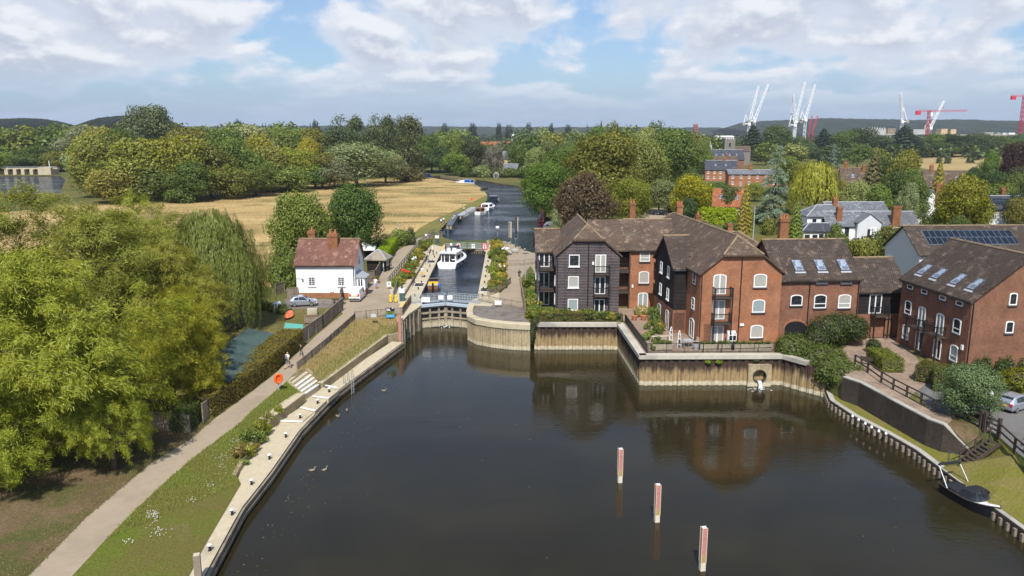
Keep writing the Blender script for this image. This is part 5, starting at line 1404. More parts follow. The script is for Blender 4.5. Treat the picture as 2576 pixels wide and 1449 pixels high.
L.part('bay_roof', MB().prism([(4.3, .8, 2.9), (5.9, .8, 2.9), (4.3, .8, 3.75)], (0, 2.8, 0)), 'lead')
L.pipe(4.2, 0, 0, 4.9); L.part('security_light', MB().box(-3.5, -3.25, -.3, 0, 2.75, 2.95).tube([(-4.35, -.04, 2.9), (-3.4, -.04, 2.9)], .02, 5), 'silver')
for x in (.65, .95): L.part('meter_box', MB().box(x, x + .18, -.05, 0, .72, .94), 'far_red')

# ---- ticket hut
K = House('lock_hut', 'small black timber hut with hipped shingle roof by the towpath', tuple(G(947, 684, 3.4)), R(-8), 'hut')
K.block(-1.7, 1.6, 0, 3.0, 3.35, 5.7, 6.9, 'x', 'board_dark', 'straw_roof', full=(True, True), oh=.35)
K.win_at((.95, -.02, .05), 0, .85, 2.0, kind='sash', pane='glass', name='door', sill=None); K.part('notice_board', MB().box(.5, 1.35, -.08, -.03, .1, .9), 'hull_blue')
K.win_at((1.62, 1.5, .9), RIGHT, 1.2, 1.0, kind='casement', pane='glass', sill=None)

# ---- white pub and its neighbours
P_ = House('white_pub', 'rambling white rendered pub with grey slate roofs and brick chimneys', (70.5, 172.5, 3.4), 0)
P_.block(0, 20.2, 0, 6.5, 3.3, 7.2, 9.9, 'x', 'render_white', 'slate_grey', wname='wall')
P_.block(6.2, 11.4, -1.2, 4, 3.3, 7.9, 9.9, 'y', 'render_shaded', 'slate_grey', wname='gable_wall', rname='gable_roof', oh=.15)  # white gable painted greyer to stand for its shade
P_.block(-3.8, 4.5, 2.2, 9, 3.3, 9.1, 11.2, 'x', 'render_white', 'slate_grey', wname='upper_wall', rname='upper_roof', full=(True, False))
P_.block(-6, .1, -1.6, 2.6, 3.3, 6.2, 7.6, 'x', 'render_white', 'slate_dark', wname='lean_to_wall', rname='lean_to_roof', full=(True, False))
P_.block(4, 18, 9, 17, 3.3, 8.6, 11.2, 'x', 'render_white', 'slate_grey', wname='rear_wall', rname='rear_roof')
P_.chimney(14.2, 15.9, -.5, .6, 0, 8.2, 0); P_.part('chimney_foot', MB().box(14.1, 16, -.62, .5, 0, 3.6), 'render_white'); P_.chimney(2.3, 3.4, .8, 1.8, 4.5, 7.9, 1); P_.chimney(3.0, 4.0, 5, 6, 6.5, 9.4, 2)
for x, z, h in ((1.2, 1.6, 2.0), (4.4, 1.5, 2.0), (12.6, 1.5, 1.3), (17.9, 1.4, 2.0)): P_.win_at((x, -.02, z), 0, .95, h, kind='casement', pane='glass', fm='black', sill='slate_sill')
P_.win_at((9.0, -1.22, 1.0), 0, 1.1, 2.2, kind='casement', pane='glass', fm='black')
for x in (-2.2, -.2): P_.win_at((x, 2.18, 3.6), 0, .9, 1.5, kind='casement', pane='glass', fm='black')
for x in (-5, -3.3, -.6): P_.win_at((x, -1.62, .8), 0, 1.1, 1.2, kind='casement', pane='glass', fm='black')
P_.win_at((-1.9, -1.62, 0), 0, 1.0, 2.1, pane='glass', fm='black', name='door', sill=None)


def simple_house(name, label, x, Y, w, d, rz, ze, zr, wm, rm, axis='x', chim=(), rows=(), cols=3, full=(False, False), gable_win=0, group=None, sky=0, ww=1.0, wh=1.3, chm='brick_chimney', cat='house', doors=0):
    h = House(name, label, (x, Y, 3.4), rz, cat, group)
    h.block(0, w, 0, d, 3.2, ze, zr, axis, wm, rm, full=full, oh=.35)
    for r_, z in enumerate(rows):
        for i in range(cols):
            xx = w * (i + .5) / cols; door = doors and r_ == 0 and i % doors == 1
            h.win_at((xx, -.02, 0 if door else z), 0, ww, 2.0 if door else wh, kind='casement', pane='glass', sill='white' if not door else None, name='door' if door else 'window')
    if gable_win:
        h.win_at((-.02, d / 2, 2.4), LEFT, 1.0, 1.3, kind='casement', pane='glass', sill=None)
    for (cx, cy, s_, z1, n_) in chim: h.chimney(cx - s_ / 2, cx + s_ / 2, cy - .4, cy + .4, ze - 3.4, z1 - 3.4, n_, chm)
    if sky:
        half = d / 2; sl_ = math.atan((zr - ze) / half)
        for i in range(sky): h.skylight(w * (i + 1) / (sky + 1), half * .4, ze - 3.4 + half * .4 * math.tan(sl_) + .25, 0, sl_, 1.0, 1.3)
    return h
def XW(px, Y): return (px - 1288) * MPX(Y)
simple_house('white_house', 'white gabled house with a tall brick chimney right of the pub', XW(2302, 212), 212, 7.5, 9, R(-8), 8.0, 12.0, 'render_white', 'slate_grey', 'y', [(5.2, .2, 1.5, 14.0, 2)], (1.2,), 2)
S3 = simple_house('white_house', 'white house with black timber gables and solar panels at the right edge', XW(2484, 205), 205, 13, 8, R(6), 7.8, 10.8, 'render_white', 'slate_dark', 'x', [(8, 6, 1.1, 12.6, 2)], (1.5, ), 4, ww=1.1)
sl = math.atan(3 / 4.0); o = S3.part('solar_panel', MB().box(0, 4.5, 0, 2.6, 0, .08), 'solar'); o.location = (2.6, .9, 4.4 + .9 * math.tan(sl) + .27); o.rotation_euler = (sl, 0, 0)
simple_house('orange_roof_house', 'white bungalow with a steep orange tiled roof and three roof lights', XW(1792, 232), 232, 9.0, 8.5, R(-14), 6.2, 10.9, 'render_white', 'tile_orange', 'x', sky=3, gable_win=1, chim=[(8.6, 6.5, .9, 11.6, 0)])
simple_house('brick_terrace', 'long red brick terrace with small white windows under a low grey roof', XW(1832, 362), 362, 30, 7, R(-3), 8.9, 10.6, 'brick_orange', 'slate_grey', 'x', [(10.5, 3.5, 1.6, 13.2, 2), (28, 3.5, 1.6, 12.8, 2)], (.8, 3.6), 8, doors=3)
simple_house('slate_terrace', 'brick terrace with dark slate roof and big cream gable end', XW(1773, 405), 405, 15.5, 12, R(-12), 9.0, 13.4, 'brick_orange', 'slate_dark', 'x', [(9.5, 6, 1.6, 14.6, 3)], (1.0, 3.6), 5, sky=2).part('cream_gable', MB().prism([(15.53, 0, 0), (15.53, 12, 0), (15.53, 12, 5.6), (15.53, 6, 10.0), (15.53, 0, 5.6)], (.05, 0, 0)), 'render_cream')
simple_house('brown_roof_house', 'wide brown roofed house with white windows behind the slate terrace', XW(1748, 480), 480, 26, 10, R(-4), 8.6, 13.2, 'brick_brown', 'tile_brown', 'x', [(20, 5, 1.4, 14.6, 2)], (1.2,), 5)
simple_house('dark_slate_house', 'large dark slate roof with roof lights in front of the church tower', XW(1785, 520), 520, 22, 14, R(-5), 10.4, 16.5, 'brick_brown', 'slate_dark', 'x', [], (), 3, sky=4)
simple_house('cream_gable_house', 'cream gabled house with a brown roof, left of the redwood', XW(2112, 270), 270, 7.5, 9, R(-16), 10.2, 15.5, 'render_cream', 'tile_brown', 'x', [(1.5, 4.5, 1.0, 17.2, 2), (7.4, 3.5, 1.2, 16.6, 2)], (1.2, 4.0), 2, sky=1)
simple_house('brick_gable_house', 'red brick house with large brown roof and white edged gable by the field', XW(2322, 268), 268, 15, 8, R(-14), 9.6, 14.6, 'brick_orange', 'tile_brown', 'x', [(2.5, 4, 1.2, 16.6, 2)], (1.4,), 3, sky=2)
simple_house('small_roof_house', 'low brown roofed house half hidden behind the weeping willow', XW(2066, 300), 300, 9, 7, R(-10), 9.5, 13.5, 'brick_orange', 'tile_brown', 'x', [(1, 3.5, 1.5, 15.4, 2)])
simple_house('brick_roof_house', 'brick roofed house with chimney between redwood and yellow green tree', XW(2236, 300), 300, 9, 7, R(-10), 9.8, 13.8, 'brick_orange', 'tile_orange', 'x', [(4.5, 3.5, 1.3, 16.0, 2)])
# old brick house and chimneys just behind the gabled block
N = simple_house('old_brick_house', 'old orange brick cottage with red gables and tall chimneys behind the long roof', XW(1738, 140), 140, 5.2, 7, R(4), 8.6, 11.4, 'brick_chimney', 'tile_orange', 'y', [(-1.6, 3.4, 1.1, 14.6, 3), (1.2, 1.0, .85, 12.9, 1), (-10.5, 3, 1.0, 15.0, 2), (7.6, 2.0, .9, 11.2, 0)])
simple_house('hipped_roof_house', 'brown hipped roof with one great brick chimney behind the roof light range', 31.5, 108, 6.2, 9, ROT, 10.4, 13.2, 'brick_brown', 'tile_brown', 'x', [(7.3, 1.4, 1.25, 15.6, 3)], full=(False, True))
simple_house('low_red_roof_house', 'low red roof with white cowls beside the great brick chimney', 40.5, 113, 8, 7, ROT, 8.2, 10.6, 'brick_brown', 'tile_red', 'x', full=(True, True))
# beyond the river bend
for i, (px, Y, w_, lab) in enumerate(((1193, 760, 22, 'left'), (1240, 780, 30, 'middle'), (1288, 770, 15, 'right'))):
    simple_house('red_roof_terrace', f'distant pinkish red roofed row of houses, the {lab} one of three beyond the river', XW(px, Y), Y, w_, 12, R((8, -6, 10)[i]), 15, 19, 'brick_orange', 'tile_orange', 'x', rows=(7,), cols=4, group='red roofed rows beyond the bend', wh=1.6, ww=1.6)
simple_house('grey_roof_row', 'long low cream building with a grey roof beyond the river bend', XW(1264, 560), 560, 19, 11, R(-2), 9.5, 14.5, 'cream_stone', 'slate_grey', 'x', rows=(2.5,), cols=4)
simple_house('brick_boathouse', 'small brick shed with pale roof near the far bank pole', XW(1266, 445), 445, 8, 6, R(-20), 6.8, 10.2, 'brick_orange', 'slate_grey', 'x')
simple_house('ochre_hall', 'distant sandstone college building on the skyline', XW(1744, 820), 820, 14, 10, 0, 23, 26, 'cream_stone', 'slate_grey', 'x', rows=(14,), cols=4)
simple_house('stone_tower_building', 'distant pale stone tower among the skyline trees', XW(1618, 760), 760, 7, 7, 0, 29, 32, 'cream_stone', 'slate_grey', 'x')
simple_house('white_warehouse', 'distant low white building left of the cranes', XW(1800, 720), 720, 16, 12, 0, 24, 25, 'far_white', 'far_white', 'x')
h = House('tower_block', 'distant red tower block on the skyline left of cranes', (XW(1744, 1500), 1500, 3.4), 0, 'building'); h.part('wall', MB().box(0, 7.5, 0, 7, 0, 41), 'far_red')
for i in range(6): h.part('window_band', MB().box(.8, 6.7, -.25, -.02, 12 + i * 4.6, 13.6 + i * 4.6), 'glass')
h = House('church_tower', 'square grey stone church tower among dark trees', (XW(1820, 600), 600, 3.4), R(-4), 'church')
mb = MB().box(0, 8, 0, 8, 0, 19.5)
for i in range(5): mb.box(i * 1.7 + .05, i * 1.7 + .95, -.1, .4, 19.5, 20.6); mb.box(-.1, .4, i * 1.7 + .05, i * 1.7 + .95, 19.5, 20.6)
h.part('tower', mb, 'stone_grey'); h.win_at((4, -.05, 14), 0, 1.6, 3, arch=True, pane='glass', fm='stone_grey'); h.block(7.8, 20, 1, 8, 3.2, 14, 17.5, 'x', 'stone_grey', 'tile_brown', wname='nave_wall', rname='nave_roof')
h = House('white_spire', 'small white pointed spire left of the church tower', (XW(1784, 590), 590, 3.4), 0, 'spire'); h.part('spire', MB().lathe([(1.3, 0), (1.3, 12.5), (1.6, 13), (.05, 18.5)], n=8), 'far_white')
h = House('white_spire', 'tiny white spire on the skyline right of the poplars', (XW(1291, 800), 800, 3.4), 0, 'spire'); h.part('spire', MB().lathe([(1.6, 0), (1.6, 19), (2.2, 20), (.05, 25)], n=8), 'far_white')

# ---- building site and cranes
h = House('building_frame', 'long unfinished concrete frame of the building site with open floors', (XW(2182, 900), 900, 3.4), 0, 'building site')
sc_ = MPX(900, 24)
def SX(px): return (px - 2182) * sc_
for a, b, z in ((2190, 2252, 26.2), (2184, 2252, 20.5), (2326, 2600, 25.8), (2320, 2600, 20.5)):
    h.part('floor_slab', MB().box(SX(a), SX(b), 0, 40, z - 3.4 - .9, z - 3.4 + .3), 'concrete_grey')
for px in list(range(2190, 2254, 9)) + list(range(2326, 2600, 8)): h.part('column', MB().box(SX(px), SX(px) + .8, .4, 1.4, 0, 26 - 3.4), 'concrete_grey')
for a, b, z0, z1, m_ in ((2372, 2388, 26, 32.5, 'cream_stone'), (2396, 2410, 26, 32, 'cream_stone'), (2236, 2256, 26, 33, 'timber'), (2530, 2560, 20, 28, 'far_white'), (2480, 2520, 26, 28.5, 'concrete_grey')):
    h.part('stair_core', MB().box(SX(a), SX(b), 8, 20, z0 - 3.4, z1 - 3.4), m_)
mb = MB()
for px in np.arange(2172, 2236, 2.2): mb.bar((SX(px), 12, 22), (SX(px), 12, 29.5 + 1.5 * math.sin(px)), .45)
for px in np.arange(2318, 2352, 2.2): mb.bar((SX(px), 22, 22), (SX(px), 22, 28.5), .45)
h.part('scaffolding', mb, 'far_white')
def lattice(mb, a, b, w0, w1, m=0, th=.32):
    a, b = Vector(a), Vector(b); d = (b - a).normalized(); u = Vector((0, 1, 0)); s_ = d.cross(u).normalized(); n = max(4, int((b - a).length / (2.0 * max(w0, w1))))
    cor = [(-1, -1), (1, -1), (1, 1), (-1, 1)]
    pts = [[a.lerp(b, i / n) + s_ * cx * (w0 + (w1 - w0) * i / n) / 2 + u * cy * (w0 + (w1 - w0) * i / n) / 2 for cx, cy in cor] for i in range(n + 1)]
    for c in range(4): mb.bar(pts[0][c], pts[n][c], th, m=m)
    for i in range(n):
        for c in range(4): mb.bar(pts[i][c], pts[i + 1][(c + 1) % 4], th * .7, m=m)
    return mb
def luffer(label, base, foot, top, tip, Y=900, m='crane_white'):
    """luffing crane: mast from the ground up to foot, jib from foot to tip, A frame and counterweight behind"""
    f, t_, tp = AT(*CB(*foot), Y), AT(*CB(*tip), Y), AT(*CB(*top), Y)
    t = thing('tower_crane', (f.x, Y, 3.4), 0, label, 'crane', 'white luffing cranes'); o = Vector((f.x, Y, 3.4)); f, t_, tp = f - o, t_ - o, tp - o
    lattice(MB(), (0, 0, 0), (0, 0, f.z), 2.2, 2.2, th=.3).build('mast', M[m], t)
    lattice(MB(), f, t_, 2.2, 1.3, th=.34).build('jib', M[m], t)
    mb = MB(); sg = -1 if t_.x > 0 else 1; back = Vector((sg * 6, 0, f.z))
    mb.bar(f, tp, .7); mb.bar(back, tp, .7); mb.bar(f, back, 1.0); mb.bar(tp, f.lerp(t_, .75), .18)
    mb.build('a_frame', M[m], t); MB().box(min(sg * 7.5, sg * 4.5), max(sg * 7.5, sg * 4.5), -1.5, 1.5, f.z - 1.8, f.z + 1.6).build('counterweight', M['concrete_grey'], t)
    MB().box(-1.4, 1.6, -2.2, -.4, f.z - 2, f.z + 1).build('cab', M[m], t)
    MB().box(t_.x - .4, t_.x + .4, -.4, .4, t_.z - 8, t_.z - 7).bar(t_, (t_.x, 0, t_.z - 7), .12).build('hook', M['crane_red'], t)
for lab, foot, top, tip in (('leftmost white luffing crane, its jib half behind the next', (205, 420), (178, 340), (290, 95)), ('white luffing crane second from left with steeply raised jib', (252, 395), (225, 300), (375, 75)),
    ('white crane of the middle group with the short jib leaning left', (608, 400), (565, 330), (588, 165)), ('tallest white crane in the middle group, jib raised right', (600, 430), (575, 330), (690, 60)),
    ('rightmost white crane of the middle group, jib raised right', (692, 385), (662, 310), (778, 80)), ('white crane standing alone with its jib almost upright', (1524, 400), (1536, 270), (1514, 155)), ('white crane beside the red crane, jib leaning right', (1768, 455), (1748, 395), (1888, 222))):
    luffer(lab, None, foot, top, tip)
def hammer(label, mx, y0, yj, jl, jr, Y=880):
    a, j, l, r_ = AT(*CB(mx, y0), Y), AT(*CB(mx, yj), Y), AT(*CB(jl, yj), Y), AT(*CB(jr, yj), Y)
    t = thing('tower_crane', (a.x, Y, 3.4), 0, label, 'crane', 'red cranes'); o = Vector((a.x, Y, 3.4))
    lattice(MB(), (0, 0, 0), (0, 0, j.z - 3.4 + 1.5), 2.4, 2.4, th=.38).build('mast', M['crane_red'], t)
    lattice(MB(), (l.x - a.x, 0, j.z - 2.4), (r_.x - a.x, 0, j.z - 2.0), 1.8, 1.3, th=.3).build('jib', M['crane_red'], t)
    MB().box(l.x - a.x, l.x - a.x + 5, -1.2, 1.2, j.z - 6.5, j.z - 2.5).build('counterweight', M['crane_red'], t)
    MB().box(1, 3.6, -1.4, 1.2, j.z - 8, j.z - 4).build('cab', M['crane_white'], t)
hammer('red flat topped crane with long level jib over the building site', 1742, 500, 318, 1645, 2085); hammer('tall red crane at the right edge of the view', 2540, 500, 188, 2466, 2700)
for lab, foot, tip in (('small far red crane left of its twin on the hill', (728, 460), (750, 350)), ('small far red crane with its jib leaning right', (760, 460), (800, 350))):
    f, t_ = AT(*CB(*foot), 1500), AT(*CB(*tip), 1500); t = thing('tower_crane', (f.x, 1500, 3.4), 0, lab, 'crane', 'far red cranes')
    lattice(MB(), (0, 0, 0), (0, 0, f.z - 3.4), 2.6, 2.6, th=.3).build('mast', M['crane_red'], t); lattice(MB(), (0, 0, f.z - 3.4), (t_.x - f.x, 0, t_.z - 3.4), 2.6, 2, th=.3).build('jib', M['crane_red'], t)

# ---- weir
CW = cpx(0, 400, 2.337); Yw = 470
t = House('weir', 'weir with concrete piers and railed footbridge over white water', (XW(-10, Yw), Yw, 0), 0, 'weir'); s_ = MPX(Yw, 5)
def WX(x): return (CW(x, 0)[0] + 10) * s_
zt = AT(0, CW(0, 638)[1], Yw).z
t.part('deck', MB().box(WX(-20), WX(540), 0, 2.4, zt - .5, zt), 'concrete'); r = MB()
for z in (.5, 1.0): r.bar((WX(-20), .1, zt + z), (WX(540), .1, zt + z), .12)
for i in range(24): r.bar((WX(-20 + i * 24), .1, zt), (WX(-20 + i * 24), .1, zt + 1.05), .12)
t.part('railing', r, 'galv')
for x in (-10, 75, 155, 230, 310): t.part('pier', MB().box(WX(x) - 1, WX(x) + 1, -1.6, 2.4, 1, zt - .5), 'concrete')
t.part('gate', MB().box(WX(-20), WX(380), 1.2, 1.5, 1, zt - .9), 'timber_dark'); t.part('abutment', MB().box(WX(380), WX(500), -2.5, 6, 1, zt + .6), 'concrete')
t.part('white_water', MB().box(WX(-20), WX(370), -1.3, .9, 2.5, 2.72), 'foam'); t.part('mast', MB().bar((WX(462), 1, zt), (WX(462), 1, zt + 4.5), .3), 'white')

# ================================================================== PEOPLE, VEHICLES, BOATS
def bake(o, voxel, smooth=True):
    md = o.modifiers.new('skin', 'REMESH'); md.mode = 'VOXEL'; md.voxel_size = voxel
    if smooth:
        sm = o.modifiers.new('soft', 'SMOOTH'); sm.factor = .5; sm.iterations = 2
    dg = bpy.context.evaluated_depsgraph_get(); me = bpy.data.meshes.new_from_object(o.evaluated_get(dg))
    me.polygons.foreach_set('use_smooth', [True] * len(me.polygons)); bpy.data.objects.remove(o); return me


def ell(mb, rows, n=12):
    """stack of ellipses: (x, y, z, rx, ry)"""
    return mb.loft([[(x + rx * math.cos(2 * math.pi * j / n), y + ry * math.sin(2 * math.pi * j / n), z) for j in range(n)] for x, y, z, rx, ry in rows])


_pp = {}
def person_meshes(pose):
    """body, shirt, shorts, trousers, hair, shoes for one pose; the figure faces -y, is 1.76 m tall and stands on z=0"""
    if pose in _pp: return _pp[pose]
    hipz, knz, shz = .92, .49, 1.44
    step = {'walk': .27, 'stand': .03, 'akimbo': .02, 'sit': 0, 'raised': .03}[pose]
    hips = [(-.095, 0, hipz), (.095, 0, hipz)]
    if pose == 'sit': legs = [[hips[i], (hips[i][0] * 1.3, -.44, hipz), (hips[i][0] * 1.3, -.46, hipz - .44), (hips[i][0] * 1.3, -.60, hipz - .47)] for i in (0, 1)]
    else: legs = [[h, (h[0], sg * -step * .55 - .02, knz), (h[0], sg * -step + (.10 if sg < 0 and step > .1 else 0), .09 if sg > 0 or step < .1 else .12), (h[0], sg * -step - .13 + (.10 if sg < 0 and step > .1 else 0), .035)] for h, sg in zip(hips, (1, -1))]
    sh = [(-.20, 0, shz), (.20, 0, shz)]
    if pose == 'walk': arms = [[s, (s[0] * 1.16, sg * .12, 1.16), (s[0] * 1.16, sg * .12 - .10, .93)] for s, sg in zip(sh, (1, -1))]
    elif pose == 'akimbo': arms = [[s, (s[0] * 1.95, .06, 1.19), (s[0] * .85, -.08, 1.03)] for s in sh]
    elif pose == 'raised': arms = [[sh[0], (-.33, -.12, 1.42), (-.10, -.16, 1.63)], [sh[1], (.26, -.02, 1.16), (.24, -.10, .93)]]
    elif pose == 'sit': arms = [[s, (s[0] * 1.15, -.08, 1.16), (s[0] * .7, -.34, 1.03)] for s in sh]
    else: arms = [[s, (s[0] * 1.18, .02, 1.16), (s[0] * 1.16, -.08, .93)] for s in sh]
    b = MB()
    ell(b, [(0, 0, .86, .13, .09), (0, 0, .95, .165, .11), (0, .01, 1.08, .145, .10), (0, .01, 1.25, .17, .115), (0, .01, 1.40, .185, .105), (0, .01, 1.47, .13, .08), (0, 0, 1.50, .062, .06), (0, -.01, 1.58, .055, .058)])
    b.ball((0, -.015, 1.655), (.074, .092, .112), 14, 10); b.ball((0, -.06, 1.60), (.045, .045, .045), 10, 6)
    b.tube([(0, -.10, 1.665), (0, -.125, 1.635)], [.012, .016], 6); b.tube([(-.022, -.104, 1.600), (.022, -.104, 1.600)], .008, 5)
    for sx in (-1, 1): b.ball((sx * .076, 0, 1.655), (.012, .022, .032), 6, 5); b.ball((sx * .030, -.098, 1.675), (.012, .008, .008), 6, 4)
    for L in legs:
        b.tube(L[:3], [.088, .058, .042], 10); b.tube([Vector(L[2]) + V3(0, .04, -.02), L[3]], [.046, .036], 8)
        b.ball(L[1], .058, 8, 6)
    for A_, sg in zip(arms, (-1, 1)):
        b.tube(A_, [.052, .042, .030], 8); b.ball(A_[0], .06, 8, 6); b.ball(A_[1], .043, 8, 6)
        w_ = Vector(A_[2]); d = (w_ - Vector(A_[1])).normalized(); s_ = d.cross(Vector((sg, .2, .1))).normalized(); q = d.cross(s_)
        b.tube([w_, w_ + d * .085], [.030, .036], 8)
        for i, ln in enumerate((.058, .070, .076, .062)):
            o = w_ + d * .075 + s_ * (-.027 + i * .018); b.tube([o, o + d * ln * .55 + q * .006, o + d * ln + q * .02], [.0105, .010, .009], 5)
        o = w_ + d * .025 + s_ * -.032; b.tube([o, o + d * .035 - s_ * .022, o + d * .065 - s_ * .024], [.013, .011, .010], 5)
    body = bake(b.build('body', M['skin']), .0125)
    t = MB(); ell(t, [(0, 0, .90, .172, .122), (0, .01, 1.08, .162, .118), (0, .01, 1.25, .186, .13), (0, .01, 1.40, .20, .12), (0, .01, 1.475, .14, .092), (0, 0, 1.505, .075, .07)])
    for A_ in arms: a, e = Vector(A_[0]), Vector(A_[1]); t.tube([a, a.lerp(e, .7)], [.072, .066], 8); t.ball(a, .074, 8, 6)
    shirt = bake(t.build('shirt', M['skin']), .014)
    def lower(f):
        t = MB(); ell(t, [(0, 0, .85, .175, .125), (0, 0, .95, .178, .126), (0, .01, 1.02, .168, .118)])
        for L in legs:
            h, k, a = Vector(L[0]), Vector(L[1]), Vector(L[2])
            if f == 's': t.tube([h, h.lerp(k, .93)], [.108, .092], 10)
            else: t.tube([h, k, a.lerp(k, .06)], [.106, .075, .062], 10); t.ball(k, .075, 8, 6)
        return bake(t.build('shorts', M['skin']), .014)
    shorts, trousers = lower('s'), lower('t')
    t = MB(); t.ball((0, .012, 1.685), (.082, .094, .098), 14, 8)
    hair = bake(t.build('hair', M['hair_dark']), .012)
    t = MB()
    for L in legs: t.tube([Vector(L[2]) + V3(0, .055, -.045), Vector(L[3]) + V3(0, -.02, 0)], [.05, .045], 8)
    shoes = bake(t.build('shoes', M['hair_dark']), .012)
    _pp[pose] = dict(body=body, shirt=shirt, shorts=shorts, trousers=trousers, hair=hair, shoes=shoes); return _pp[pose]


_cl = {}
def person(px, py, z, ang, pose, label, top, low, long=False, h=1.75, hat=None, bald=False, P=None, group=None, shoes='cloth_black'):
    g = P or G(px, py, z); z = g.z; ms = person_meshes(pose)
    t = thing('person', g, ang, label, 'person', group); t.scale = (h / 1.76,) * 3
    for nm, key, mt in (('body', 'body', None), ('shirt', 'shirt', top), ('trousers' if long else 'shorts', 'trousers' if long else 'shorts', low), ('shoes', 'shoes', shoes), ('cap' if hat else 'hair', 'hair', hat or 'hair_dark')):
        if nm == 'hair' and bald: continue
        me = ms[key]
        if mt:
            k = (pose, key, mt)
            if k not in _cl: q = me.copy(); q.materials.clear(); q.materials.append(M[mt]); _cl[k] = q
            me = _cl[k]
        o = bpy.data.objects.new(nm, me); col.objects.link(o); o.parent = t
    return t
AWAY = math.pi
person(725, 927, 2.72, AWAY - .5, 'walk', 'man in white shirt and grey shorts walking up the towpath away from camera', 'cloth_white', 'cloth_grey', bald=True, h=1.82)
tb = G(725, 927, 2.72); bp = thing('backpack', tb + V3(0, 0, 0), AWAY - .5, 'grey backpack on the back of the man in white on the towpath', 'backpack')
mb = MB(); ell(mb, [(0, .19, 1.06, .12, .07), (0, .20, 1.12, .15, .09), (0, .20, 1.32, .15, .09), (0, .18, 1.46, .11, .06)]); bp.scale = (1.03,) * 3; mb.build('pack', M['cloth_grey'], bp, smooth=True)
MB().tube([(-.1, .13, 1.08), (-.13, -.11, 1.2), (-.12, -.09, 1.42), (-.1, .12, 1.47)], .016, 5).build('strap', M['cloth_black'], bp); MB().tube([(.1, .13, 1.08), (.13, -.11, 1.2), (.12, -.09, 1.42), (.1, .12, 1.47)], .016, 5).build('strap', M['cloth_black'], bp)
person(759, 905, 2.85, -.4, 'walk', 'person in black clothes and cap walking down the towpath beside the fence', 'cloth_black', 'cloth_grey', hat='cloth_black')
person(945, 727, 3.4, .3, 'walk', 'man in white shirt and pale blue shorts near the van', 'cloth_white', 'cloth_blue', shoes='cloth_white', h=1.8)
person(1062, 697, 3.44, AWAY - .6, 'raised', 'man in white shirt and yellow shorts on the lockside', 'cloth_white', 'cloth_yellow', h=1.8)
person(1078, 657, 3.44, 1.7, 'akimbo', 'man in white shirt and pale shorts beside the upper lock steps', 'cloth_white', 'cloth_blue')
person(1089.5, 641, 3.44, 1.2, 'stand', 'lock worker in white shirt, cap and dark trousers watching the cruiser', 'cloth_white', 'cloth_navy', True, hat='cloth_white')
person(1307, 704, 3.4, AWAY, 'walk', 'man in black walking away along the island path', 'cloth_black', 'cloth_black')
person(1167, 534, 3.2, -2.2, 'akimbo', 'man in white shirt and dark trousers on the bank by the black narrowboat', 'cloth_white', 'cloth_navy', True)
person(1106, 562, 3.3, 2.0, 'stand', 'person in purple standing furthest from the lock on the bank path', 'cloth_purple', 'cloth_navy')
person(1109.5, 566, 3.3, AWAY, 'walk', 'person in white shirt and dark shorts walking on the bank, left of two', 'cloth_white', 'cloth_navy')
person(1116, 562, 3.3, AWAY, 'walk', 'person in white shirt and navy shorts on the bank, right of two', 'cloth_white', 'cloth_navy')
person(1110, 587, 3.35, 1.4, 'stand', 'dark clothed person stooping at the bow of the grey narrowboat', 'cloth_navy', 'cloth_black', True)
person(1107, 594, 3.4, 1.4, 'akimbo', 'second dark clothed person on the mooring edge by the grey narrowboat', 'cloth_black', 'cloth_grey', True)
person(1072, 605, 3.4, AWAY, 'stand', 'person in white top at the railing where the path narrows', 'cloth_white', 'cloth_grey')
person(1078, 607, 3.4, AWAY + .5, 'stand', 'person in pink grey top beside the parked bicycles', 'cloth_purple', 'cloth_blue')


def wheel(parent, x, y, r=.31, w=.2):
    o = MB().lathe([(r * .62, -w / 2), (r, -w / 2 + .02), (r, w / 2 - .02), (r * .62, w / 2)], n=18).build('wheel', M['tyre'], parent); o.location = (x, y, r); o.rotation_euler = (math.pi / 2, 0, 0)
    MB().lathe([(r * .6, -w / 2 - .005), (r * .62, w / 2 + .005), (.05, w / 2 + .02)], n=14).build('rim', M['alloy'], o)


